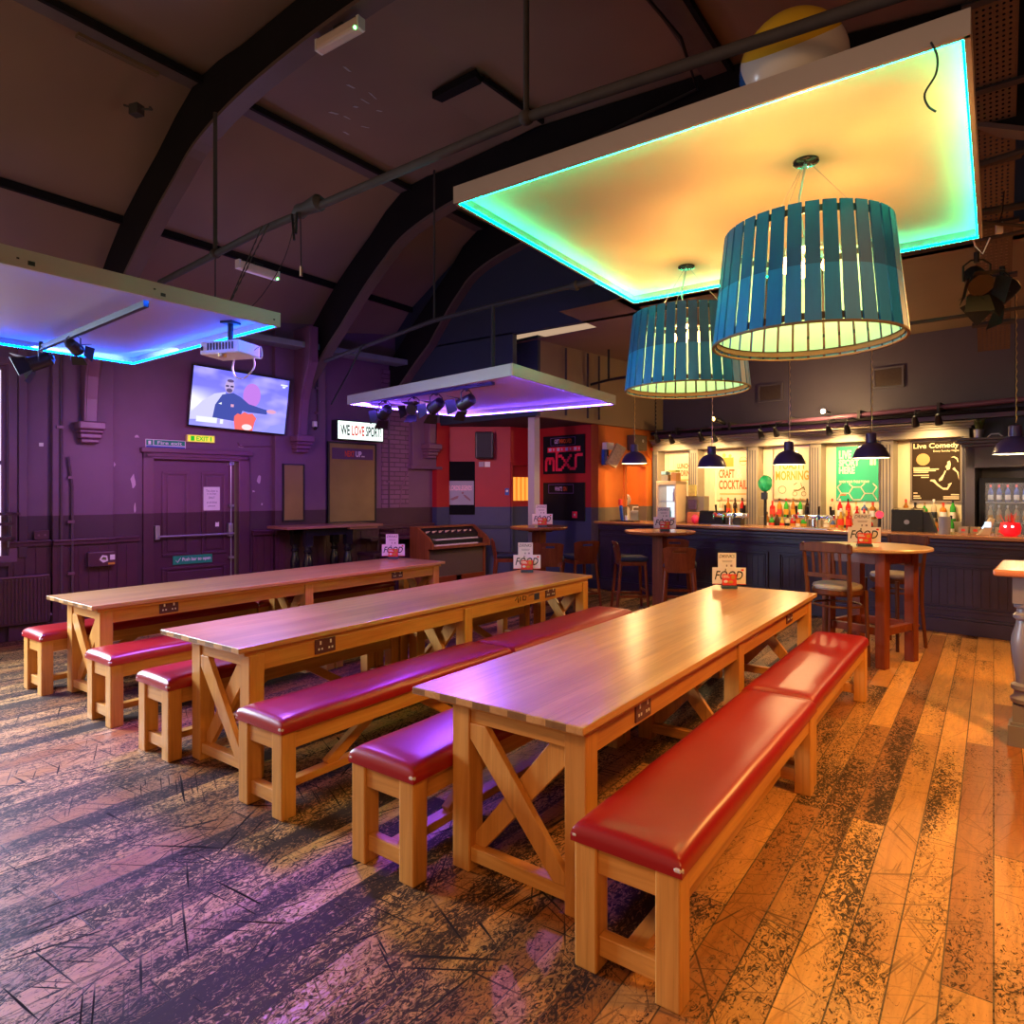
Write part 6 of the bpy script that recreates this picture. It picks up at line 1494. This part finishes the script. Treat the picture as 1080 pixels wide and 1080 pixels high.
m.prism([(-w*0.24, -h*0.32), (-w*0.10, -h*0.36), (w*0.08, -h*0.50), (w*0.30, -h*0.62), (w*0.48, -h*0.62), (w*0.60, -h*0.46), (w*0.52, -h*0.46), (w*0.44, -h*0.56), (w*0.28, -h*0.55), (w*0.06, -h*0.40), (-w*0.04, -h*0.28), (-w*0.20, -h*0.28)], -0.0132, -0.012)
m.prism([(w*0.66, h*0.06), (w*0.84, -h*0.06), (w*0.92, -h*0.30), (w*0.90, -h*0.05), (w*0.80, h*0.04), (w*0.74, h*0.12)], -0.0132, -0.012)
m.prism([(w*0.48, -h*0.44), (w*0.64, -h*0.38), (w*0.62, -h*0.44), (w*0.52, -h*0.48)], -0.0132, -0.012)
m.done('comedian_figure', M_pi, p)

# spotlights on the cornice + warm pools
SP = [(-6.31, 2.556, 'first'), (-6.02, 2.523, 'second'), (-5.46, 2.541, 'third'), (-5.22, 2.512, 'fourth'), (-4.43, 2.527, 'fifth'), (-4.19, 2.542, 'sixth'), (-3.41, 2.522, 'seventh'), (-3.16, 2.519, 'eighth'), (-2.30, 2.566, 'ninth'), (-2.03, 2.571, 'tenth')]
WHERE = ['above the LUNCH poster, nearer the orange wall', 'above the LUNCH poster, nearer the green glow', 'above the COCKTAILS poster, wall side', 'above the COCKTAILS poster, fridge side', 'above the TOASTY poster, wall side', 'above the TOASTY poster, fridge side', 'above the green poster, wall side', 'above the green poster, fridge side', 'above the comedy poster, wall side', 'above the comedy poster, fridge side']
def spot(label, a, z):
    t = onbar('spot_light', label, 'spotlight', a, 10.2, z+0.03, 0, 'little black spotlights over the back bar')
    M = Matrix.Translation((0, 0, -0.03)) @ Matrix.Rotation(R(38), 4, 'X')
    m = MB(); m.lathe([(0.02, 0.09), (0.032, 0.06), (0.045, -0.03), (0.050, -0.06), (0.046, -0.06)], 14, cap=False); bmesh.ops.transform(m.bm, matrix=M, verts=m.bm.verts); m.done('shade', M_black, t, smooth=True)
    m = MB(); m.lathe([(0.0, -0.045), (0.042, -0.045)], 12, cap=False); bmesh.ops.transform(m.bm, matrix=M, verts=m.bm.verts); m.done('lamp_face', glow('spot_face', (1.0, 0.72, 0.35), 12), t)
    m = MB(); m.tube([(0, 0, 0.02), (0, 0, 0.12), (0, 0.25, 0.15)], 0.01, 6); m.done('arm', M_black, t)
    return t
sp0 = spot('small black spotlight ' + WHERE[0], SP[0][0], SP[0][1])
for (a, z, _), wh in list(zip(SP, WHERE))[1:]:
    again(sp0, 'small black spotlight ' + wh, rw(a, 10.2, z+0.03), TH, 'little black spotlights over the back bar')
for a in (-6.15, -5.30, -4.30, -3.28, -2.17):
    aim(lamp('spot_pool', 'SPOT', rw(a, 10.0, 2.46), 90, (1.0, 0.66, 0.28), spot_size=R(110), spot_blend=0.9, shadow_soft_size=0.05), rw(a, 10.8, 1.75))
# bare bulb flare lamp + side lamp
t = onbar('bare_lamp', 'bare bright lamp on the trunking that makes a starburst', 'lamp', -3.49, 10.2, 2.81)
m = MB(); m.ball((0, 0, 0), 0.03, seg=14, ring=10); m.done('bulb', glow('bare_bulb', (1.0, 0.80, 0.42), 160), t)
m = MB(); m.cyl((0, 0.02, 0.0), (0, 0.28, 0.0), 0.018, 8); m.done('socket', M_black, t)
lamp('bare_lamp_light', 'POINT', rw(-3.49, 10.14, 2.81), 55, (1.0, 0.62, 0.25), shadow_soft_size=0.04)
t = onbar('wall_spot', 'single gold lit lamp tilted up on the dark wall over the bar', 'spotlight', -5.19, 10.2, 2.80)
m = MB(); m.tube([(0.06, 0.2, -0.04), (0.03, 0.05, 0.0), (-0.02, 0, 0.02)], [0.03, 0.04, 0.045], 12); m.done('shade', M_black, t, smooth=True)
m = MB(); m.ball((-0.035, -0.02, 0.03), 0.035, 0.6, 1, 1, 12, 8); m.done('lens', glow('gold_lens', (1.0, 0.62, 0.18), 10), t)

# dome pendants over the counter
def dome(label, a, zb, r=0.205):
    t = onbar('dome_pendant', label, 'pendant light', a, 8.9, zb, 0, 'dome pendants over the counter')
    M_dome = plain('dome_enamel', (0.075, 0.05, 0.16), 0.28, vary=0.05)
    m = MB(); m.lathe([(r, 0.0), (r*0.985, 0.02), (r*0.93, 0.06), (r*0.80, 0.115), (r*0.60, 0.16), (r*0.36, 0.185), (0.062, 0.19), (0.060, 0.26), (0.062, 0.30), (0.05, 0.31), (0.0, 0.31)], 32, cap=False)
    m.done('shade', M_dome, t, smooth=True)
    m = MB(); m.lathe([(r*0.99, 0.003), (r*0.91, 0.058), (r*0.78, 0.11), (r*0.58, 0.15), (r*0.3, 0.172), (0.0, 0.175)], 32, cap=False)
    m.done('inner_shade', plain('dome_inner', (0.62, 0.85, 0.70), 0.4), t, smooth=True)
    m = MB(); m.ball((0, 0, 0.07), 0.035, seg=12, ring=8); m.done('bulb', glow('dome_bulb', (1.0, 0.75, 0.4), 18), t)
    m = MB(); m.cyl((0, 0, 0.30), (0, 0, 3.88-zb), 0.004, 6); m.done('cord', M_black, t)
    m = MB()
    m.tube([(0.005+0.008*(k % 2), 0, 0.34+0.05*k) for k in range(31)], [0.003+0.004*(k % 2) for k in range(31)], 5)
    m.done('chain', M_brass, t)
    return t
for a, z, lab in ((-5.92, 2.067, 'violet dome pendant before the orange wall'), (-4.59, 1.974, 'dome pendant in front of the CRAFT & COCKTAILS poster'), (-3.48, 1.983, 'dome pendant in front of the TOASTY MORNING poster'), (-2.48, 2.036, 'dome pendant in front of the green LIVE SPORT poster'), (-1.06, 2.03, 'dome pendant cut by the right edge, over the card reader')):
    dome(lab, a, z)
    lamp('dome_lamp', 'POINT', rw(a, 8.9, z+0.02), 26, (1.0, 0.60, 0.26), shadow_soft_size=0.03)

# ---- things on the bar top
def tap(label, a, n=4):
    t = onbar('beer_tap', label, 'beer tap', a, 9.06, 1.13, 0, 'beer fonts on the counter')
    m = MB(); m.lathe([(0.055, 0), (0.055, 0.012), (0.03, 0.03), (0.026, 0.05), (0.026, 0.16)], 16); m.done('column', M_chrome, t, smooth=True)
    m = MB(); m.tube([(-0.26, 0, 0.155), (0.26, 0, 0.155)], 0.035, 14); m.done('cross_pipe', M_chrome, t, smooth=True)
    for k in range(n):
        x = -0.22 + 0.44*k/(n-1)
        m = MB(); m.tube([(x, -0.03, 0.155), (x, -0.085, 0.155), (x, -0.095, 0.10)], 0.010, 8); m.done('spout', M_chrome, t, smooth=True)
        m = MB(); m.tube([(x, 0.0, 0.17), (x, -0.01, 0.22), (x, -0.02, 0.30)], [0.008, 0.014, 0.018], 8); m.done('tap_handle', M_black, t, smooth=True)
        m = MB(); m.lathe([(0.0, 0), (0.03, 0)], 14, cap=False); m.bm.free()
        m = MB(); m.cyl((x, -0.035, 0.155), (x, -0.045, 0.155), 0.03, 14); m.done('badge', [M_redcard, M_gold, M_blue, M_white][k % 4], t)
    m = MB(); m.box(-0.22, 0.22, -0.16, -0.02, 0.0, 0.014); m.done('drip_tray', M_steel, t)
    return t
tap('chrome beer font in front of the CRAFT & COCKTAILS bay', -4.38)
tap('chrome beer font in front of the pilaster beside the green poster', -3.22)
t = onbar('cloth_covered_pump', 'green cloth bundled over a pump on the dark post', 'cloth', -4.08, 9.55, 1.65)
def crumple():
    m = MB(); m.ball((0, 0, 0.09), 0.112, 0.85, 0.7, 1.05, 24, 18); random.seed(5)
    for v in m.bm.verts:
        a = math.atan2(v.co.y, v.co.x); k = 1 + 0.10*math.sin(7*a + 9*v.co.z*3) + 0.06*math.sin(13*a+3)
        v.co.x *= k; v.co.y *= k; v.co.z *= 1 + 0.05*math.sin(5*a)
    return m
crumple().done('bundle', plain('bright_green_cloth', (0.01, 0.42, 0.16), 0.5, vary=0.3, scale=14), t, smooth=True)
m = MB(); m.tube([(0, 0.0, -0.52), (0, 0.0, 0.0)], 0.022, 10); m.box(-0.04, 0.04, -0.05, 0.0, -0.14, -0.04); m.done('pump_column', M_black, t)
t = onbar('till', 'black till seen from behind at the COCKTAILS end of the counter', 'till', -4.78, 9.35, 1.13, R(8))
m = MB(); m.prism([(-0.14, 0), (-0.08, 0.20), (0.02, 0.21), (0.14, 0.0)], -0.2, 0.17, 'x'); m.done('screen_back', M_blackgloss, t, bevel=0.006)
m = MB(); m.box(0.19, 0.42, -0.08, 0.12, 0, 0.14); m.box(0.21, 0.40, -0.06, 0.10, 0.14, 0.155); m.done('receipt_printer', M_black, t, bevel=0.008)
m = MB(); m.box(-0.18, 0.18, -0.14, 0.2, 0, 0.015); m.done('base', M_black, t)
t = onbar('till', 'black till under the Live Comedy poster', 'till', -2.13, 9.35, 1.13, R(6))
m = MB(); m.prism([(-0.14, 0), (-0.12, 0.27), (0.02, 0.29), (0.10, 0.26), (0.16, 0.0)], -0.22, 0.12, 'x'); m.done('screen_back', M_blackgloss, t, bevel=0.006)
m = MB(); m.prism([(0.12, 0.0), (0.12, 0.24), (0.18, 0.24), (0.25, 0.0)], -0.12, 0.12, 'y'); m.done('side_wing', M_black, t)
m = MB(); m.cyl((-0.05, -0.145, 0.12), (-0.05, -0.155, 0.12), 0.03, 12); m.done('logo_disc', M_steel, t)
t = onbar('red_lamp', 'small glowing red ball behind the menu cards on the counter', 'lamp', -2.50, 9.32, 1.13)
m = MB(); m.ball((0, 0, 0.20), 0.045, seg=14, ring=10); m.done('globe', glow('red_globe', (1.0, 0.02, 0.03), 4), t)
m = MB(); m.cyl((0, 0, 0), (0, 0, 0.16), 0.02, 10); m.done('stem', M_black, t)
t = onbar('cup', 'grey plastic cup standing on the counter', 'cup', -1.74, 9.05, 1.13)
m = MB(); m.lathe([(0.058, 0), (0.062, 0.20), (0.056, 0.20), (0.052, 0.01), (0.0, 0.01)], 24, cap=False); m.lathe([(0.0, 0), (0.058, 0)], 24, cap=False); m.done('body', plain('grey_plastic', (0.26, 0.24, 0.27), 0.4), t, smooth=True)
t = onbar('card_reader', 'cream card reader tilted on the counter, screen lit', 'card reader', -1.37, 9.15, 1.13, R(20))
M = Matrix.Rotation(R(-35), 4, 'Y') @ Matrix.Rotation(R(0), 4, 'X')
m = MB(); m.prism([(-0.08, 0.0), (-0.05, 0.02), (0.05, 0.20), (0.09, 0.185), (0.04, 0.0)], -0.045, 0.045, 'y'); m.done('body', plain('card_reader_cream', (0.55, 0.42, 0.25), 0.4), t, bevel=0.006)
m = MB(); m.prism([(-0.025, 0.075), (0.018, 0.15), (0.023, 0.147), (-0.02, 0.072)], -0.03, 0.03, 'y'); m.box(-0.01, 0.05, -0.049, -0.045, 0.09, 0.15); m.done('screen', glow('reader_screen', (0.7, 0.85, 1.0), 1.5), t)
t = onbar('straw_bucket', 'glowing red bucket bristling with straws at the right end of the counter', 'bucket', -1.13, 9.12, 1.13)
m = MB(); m.lathe([(0.055, 0.0), (0.09, 0.03), (0.10, 0.09), (0.085, 0.15), (0.08, 0.15), (0.09, 0.09), (0.05, 0.02)], 20, cap=False); m.lathe([(0.0, 0.005), (0.055, 0.005)], 16, cap=False)
_, n_, l_, b_ = nt('lit_red_plastic'); b_.inputs['Base Color'].default_value = (0.8, 0.01, 0.02, 1); b_.inputs['Emission Color'].default_value = (1, 0.01, 0.02, 1); b_.inputs['Emission Strength'].default_value = 0.5
m.done('bucket', bpy.data.materials['lit_red_plastic'], t, smooth=True)
m = MB(); random.seed(9)
for k in range(16):
    a = random.uniform(0, 2*PI); r1 = random.uniform(0.02, 0.1); m.tube([(0.02*math.cos(a), 0.02*math.sin(a), 0.06), (r1*math.cos(a), r1*math.sin(a), random.uniform(0.2, 0.27))], 0.003, 5)
m.done('straws', M_redcard, t)
m = MB(); m.ball((-0.035, -0.092, 0.11), 0.012); m.ball((0.03, -0.095, 0.11), 0.012); m.done('light_dots', glow('hot_white', (1, 0.8, 0.8), 5), t)
for a, lab in ((-1.62, 'menu block on the counter left of the card reader'), (-1.50, 'kraft label block on the counter next to the card reader'), (-1.26, 'kraft label block on the counter behind the straw bucket')):
    t = onbar('sugar_caddy', lab, 'box', a, 9.45, 1.13); m = MB(); m.box(-0.05, 0.05, -0.04, 0.04, 0, 0.075); m.done('box', plain('kraft', (0.35, 0.27, 0.19), 0.6), t, bevel=0.003); m = MB(); m.box(-0.02, 0.02, -0.041, -0.04, 0.02, 0.05); m.done('label', M_redcard, t)
# left end of the bar: small glass door fridge with boxes, towel, phone stand
t = onbar('counter_fridge', 'small white glass door fridge on the counter at the orange end', 'fridge', -5.50, 9.35, 1.13)
M_wf = plain('warm_white_case', (0.70, 0.52, 0.34), 0.4, vary=0.05)
m = MB(); m.box(-0.20, 0.16, -0.16, 0.16, 0, 0.03); m.box(-0.20, 0.16, -0.16, 0.16, 0.60, 0.66); m.box(-0.20, -0.17, -0.16, 0.16, 0, 0.66); m.box(0.13, 0.16, -0.16, 0.16, 0, 0.66); m.box(-0.2, 0.14, 0.13, 0.16, 0.03, 0.6); m.done('case', M_wf, t, bevel=0.006)
m = MB(); m.box(-0.20, 0.14, -0.13, -0.125, 0.03, 0.60); m.done('glass_door', glassmat('small_fridge_glass'), t)
m = MB(); m.box(-0.19, 0.13, 0.115, 0.125, 0.05, 0.58); m.done('light_panel', glow('fridge_panel', (0.62, 0.75, 0.85), 1.6), t)
m = MB(); m.box(-0.2, 0.14, -0.1, 0.12, 0.33, 0.34); m.done('shelf', M_steel, t)
for i, (x, z, c) in enumerate(((-0.15, 0.04, (0.02, 0.4, 0.5)), (-0.10, 0.04, (0.02, 0.35, 0.45)), (-0.04, 0.04, (0.05, 0.4, 0.5)), (0.03, 0.34, (0.3, 0.2, 0.6)), (0.08, 0.34, (0.2, 0.3, 0.65)))):
    b = MB(); b.lathe([(0.02, 0), (0.02, 0.13), (0.009, 0.16), (0.009, 0.2)], 10); 
    tag(b.done('fridge_bottle', plain('cool_bottle_%d' % i, c, 0.3), loc=rw(-5.50+x, 9.35, 1.13+z+0.001), smooth=True), ['teal bottle nearest the hinge in the small white fridge', 'second teal bottle along in the small white fridge', 'third teal bottle along in the small white fridge', 'violet bottle on the upper shelf of the small white fridge', 'blue bottle on the upper shelf of the small white fridge'][i], 'bottle', 'bottles in the counter fridge')
for i, (x, z, w, h, c, lab) in enumerate(((-0.10, 0.66, 0.12, 0.10, (0.28, 0.25, 0.2), 'grey crisps box on top of the small white fridge'), (-0.12, 0.765, 0.09, 0.05, (0.25, 0.55, 0.75), 'flat blue packet stacked on the grey box'), (0.06, 0.66, 0.10, 0.13, (0.45, 0.20, 0.05), 'amber box on top of the small white fridge'), (0.02, 0.80, 0.16, 0.03, (0.5, 0.6, 0.1), 'lime green packet stacked across the boxes'))):
    b = MB(); b.box(-w/2 if i != 3 else -0.05, w/2, -0.07, 0.07, 0, h); tag(b.done('snack_box', plain('box_col_%d' % i, c, 0.5), loc=rw(-5.50+x, 9.35, 1.131+z), rot=(0, 0, TH), bevel=0.004), lab, 'box')
for i, (a, z0, h, w, c, lab) in enumerate(((-5.20, 1.55, 0.18, 0.12, (0.75, 0.55, 0.15), 'yellow and orange snack bag hanging by the LUNCH poster'), (-5.20, 1.34, 0.16, 0.14, (0.10, 0.06, 0.14), 'dark snack bag below the yellow one'), (-5.18, 1.13, 0.17, 0.2, (0.75, 0.20, 0.08), 'orange snack box beside the small white fridge'))):
    b = MB(); b.box(-w/2, w/2, -0.03, 0.03, 0, h); tag(b.done('snack_pack', plain('snack_col_%d' % i, c, 0.5, vary=0.5, scale=25), loc=rw(a, 9.45, z0), rot=(0, 0, TH), bevel=0.012), lab, 'snack pack')
tag(MB().box(-0.16, 0.16, -0.08, 0.08, 0, 0.42).done('display_stand', M_barcab, loc=rw(-5.19, 9.58, 1.131), rot=(0, 0, TH)), 'grey stand that carries the snack bags on the counter', 'stand')
t = onbar('pink_cup', 'hot pink crumpled bag behind the menu cards at the orange end', 'bag', -5.02, 9.2, 1.13)
m = MB(); m.ball((0, 0, 0.07), 0.075, 0.8, 0.7, 0.95, 12, 9); m.done('bag', plain('hot_pink_bag', (0.85, 0.03, 0.15), 0.5, vary=0.4, scale=30), t, smooth=True)
t = onbar('phone_stand', 'little stand with a red handset beside the orange opening', 'stand', -6.28, 9.12, 1.13)
m = MB(); m.box(-0.20, 0.26, -0.10, 0.10, 0, 0.018); m.done('mat', M_black, t, bevel=0.004)
m = MB(); m.beam((-0.02, 0, 0.01), (-0.05, 0, 0.26), 0.05, 0.03, up=(0, 1, 0)); m.done('stand', M_blue, t, bevel=0.006)
m = MB(); m.box(-0.08, -0.03, -0.03, 0.03, 0.27, 0.37); m.done('handset', M_redcard, t, bevel=0.008)
m = MB(); m.lathe([(0.03, 0.02), (0.035, 0.10), (0.03, 0.10)], 14, (0.07, 0, 0)); m.done('paper_cup', M_white, t)
t = onbar('soap_dispenser', 'white round dispenser seen in the lobby through the orange opening', 'dispenser', -6.95, 10.2, 1.05)
m = MB(); m.lathe([(0.06, 0.0), (0.06, 0.25), (0.03, 0.3)], 14); m.ball((0, -0.02, 0.42), 0.10, 1, 0.6, 1.1, 16, 10); m.done('body', M_white, t, smooth=True)
m = MB(); m.cyl((0.02, -0.07, 0.44), (0.03, -0.09, 0.44), 0.04, 14); m.done('dial', M_black, t)
tag(MB().box(-7.5, -6.82, 9.4, 10.9, 0.0, 1.05, Matrix.Rotation(TH, 4, 'Z')).done('lobby_shelf', M_white), 'white shelf in the lobby beyond the orange opening', 'shelf')
t = onbar('plastic_jug', 'grey plastic jug with a handle seen through the orange opening', 'jug', -6.90, 10.47, 1.05)
m = MB(); m.box(-0.10, 0.10, -0.10, 0.10, 0, 0.22); m.done('body', plain('grey_jug', (0.22, 0.24, 0.32), 0.35), t, bevel=0.03)
m = MB(); m.tube([(-0.06, -0.06, 0.21), (-0.05, -0.06, 0.28), (0.05, 0.04, 0.28), (0.06, 0.06, 0.21)], 0.015, 8); m.done('handle', M_white, t, smooth=True)

# ---- bottles
def bottle_mesh(kind):
    pr = {'tall': [(0.032, 0), (0.036, 0.008), (0.036, 0.17), (0.030, 0.20), (0.013, 0.235), (0.012, 0.285)],
          'square': [(0.040, 0), (0.042, 0.008), (0.042, 0.15), (0.036, 0.17), (0.015, 0.19), (0.014, 0.24)],
          'round': [(0.030, 0), (0.036, 0.015), (0.038, 0.08), (0.033, 0.14), (0.015, 0.18), (0.013, 0.25)],
          'jar': [(0.045, 0), (0.048, 0.01), (0.048, 0.12), (0.036, 0.14), (0.036, 0.16)]}[kind]
    return pr
BC = {'amber': (0.50, 0.18, 0.03), 'clear': (0.75, 0.62, 0.42), 'green': (0.06, 0.45, 0.06), 'red': (0.65, 0.03, 0.03), 'dark': (0.06, 0.03, 0.02), 'orange': (0.85, 0.28, 0.04), 'yellow': (0.75, 0.50, 0.08), 'blue': (0.10, 0.16, 0.40)}
CC = {'black': M_black, 'red': M_redcard, 'gold': M_brass, 'white': M_white}
def liquid(c):
    nm = 'bottle_' + c
    if nm in MATS: return MATS[nm]
    m_, n, l, b = nt(nm); b.inputs['Base Color'].default_value = BC[c] + (1,); b.inputs['Roughness'].default_value = 0.08
    b.inputs['Transmission Weight'].default_value = 0.35 if c != 'dark' else 0.0; b.inputs['IOR'].default_value = 1.3
    MATS[nm] = m_; return m_
PROTO = {}
def bottle(kind, col, cap, lab, loc, label, group):
    key = (kind, col, cap, lab)
    if key in PROTO:
        return again(PROTO[key], label, loc, TH, group)
    t = empty('bottle', label, 'bottle', loc, TH, group)
    pr = bottle_mesh(kind); n = 4 if kind == 'square' and False else 16
    m = MB(); m.lathe(pr, n); m.done('glass', liquid(col), t, smooth=True)
    zt = pr[-1][1]; rt = pr[-1][0]
    m = MB(); m.lathe([(rt+0.002, zt-0.03), (rt+0.003, zt+0.012), (rt*0.6, zt+0.016)], 12); m.done('cap', CC[cap], t)
    rb = pr[2][0]
    m = MB(); m.lathe([(rb+0.0015, 0.04), (rb+0.0015, 0.04+0.085 if kind != 'jar' else 0.10)], 16, cap=False); m.done('label', lab, t)
    PROTO[key] = t
    return t
random.seed(21)
kinds = ['tall', 'square', 'round', 'tall']
cols = {'C': ['clear', 'amber', 'dark', 'red', 'amber', 'yellow'], 'T': ['red', 'orange', 'green', 'amber', 'green', 'dark', 'yellow', 'clear'], 'S': ['clear', 'red', 'red', 'clear', 'blue', 'amber', 'yellow', 'orange'], 'K': ['amber', 'dark', 'green', 'clear', 'orange', 'green', 'amber', 'dark']}
labs = [(M_paper, 'cream'), (M_black, 'black'), (M_gold, 'gold'), (M_white, 'white'), (M_redcard, 'red')]
ORD = ['first', 'second', 'third', 'fourth', 'fifth', 'sixth', 'seventh', 'eighth', 'ninth', 'tenth', 'eleventh', 'twelfth']
for (bay, a0, a1, nm) in (('C', -5.40, -4.90, 'COCKTAILS'), ('T', -4.50, -3.84, 'TOASTY'), ('S', -3.58, -2.90, 'green'), ('K', -2.58, -1.90, 'comedy')):
    for tier, (b, z, cnt) in (('step', (BB-0.11, 1.216, 6)), ('worktop', (BB-0.30, 1.001, 8))):
        for k in range(cnt):
            if bay == 'C' and k >= cnt-2: continue
            a = a0 + (a1-a0)*(k+0.5)/(cnt-2 if bay == 'C' else cnt) + random.uniform(-0.002, 0.002)
            c = cols[bay][(k + (3 if tier == 'worktop' else 0)) % len(cols[bay])]
            kd = random.choice(kinds); cp = random.choice(['black', 'red', 'gold', 'white']); lm, ln = random.choice(labs)
            bottle(kd, c, cp, lm, rw(a, b, z), f'{c} bottle with {cp} cap, {ORD[k]} along the {"upper" if tier == "step" else "lower"} tier under the {nm} poster', 'spirit bottles on the back bar')
# sauce/juice bottles on the counter behind taps
for k, (a, c, kd) in enumerate(((-3.02, 'yellow', 'round'), (-2.92, 'red', 'round'), (-2.82, 'red', 'tall'), (-2.73, 'dark', 'round'))):
    bottle(kd, c, 'red' if c != 'yellow' else 'white', M_white if c == 'dark' else M_redcard, rw(a, 9.50, 1.131), ['pale squeeze bottle beside the beer font, nearest the font', 'red squeeze bottle next to the pale one on the counter', 'taller red squeeze bottle on the counter', 'dark squeeze bottle nearest the menu cards on the counter'][k], 'squeeze bottles on the counter')
# fridge bottles
for r_, (z, c) in enumerate(((1.03, 'clear'), (1.229, 'clear'), (1.489, 'clear'))):
    for k in range(5 if r_ else 4):
        bottle('tall' if r_ != 0 else 'jar', 'blue' if r_ == 2 else 'clear', 'red' if r_ == 2 else 'white', M_paper if r_ == 2 else M_gold, rw(-1.60+0.10+0.09*k, BB-0.36, z+0.001), f'{"red capped blue" if r_ == 2 else "pale"} bottle, {ORD[k]} along the {["bottom", "middle", "top"][r_]} shelf of the black glass fridge', 'bottles in the glass door fridge').scale = (0.8, 0.8, 0.74)
# plant pot on the cabinet
t = onbar('potted_plant', 'small grassy plant in a metal pot on top of the fridge cabinet', 'plant', -1.62, BB-0.40, 2.311)
m = MB(); m.lathe([(0.045, 0), (0.06, 0.12), (0.055, 0.12), (0.0, 0.10)], 18, cap=False); m.lathe([(0, 0.001), (0.045, 0.001)], 16, cap=False); m.done('pot', M_steel, t, smooth=True)
m = MB(); random.seed(3)
for k in range(90):
    a = random.uniform(0, 2*PI); r1 = random.uniform(0.02, 0.11); h_ = random.uniform(0.06, 0.16)
    p0 = Vector((0.03*math.cos(a)*random.random(), 0.03*math.sin(a)*random.random(), 0.10)); p1 = Vector((r1*math.cos(a), r1*math.sin(a), 0.12+h_)); s_ = Vector((-math.sin(a), math.cos(a), 0))*0.005
    m.quad(p0-s_, p0+s_, (p0+p1)/2+s_*1.3+Vector((0, 0, 0.02)), p1, (p0+p1)/2-s_*1.3+Vector((0, 0, 0.02)))
m.done('foliage', plain('plant_green', (0.12, 0.14, 0.03), 0.6, vary=0.4), t)
m = MB(); m.tube([(0.08, 0, 0.01), (0.12, 0, 0.05), (0.2, 0, 0.05), (0.24, 0, 0.01)], 0.010, 6)
tag(m.done('cable', M_white, loc=rw(-1.60, BB-0.45, 2.312), rot=(0, 0, TH)), 'white looped cable beside the potted plant', 'cable')
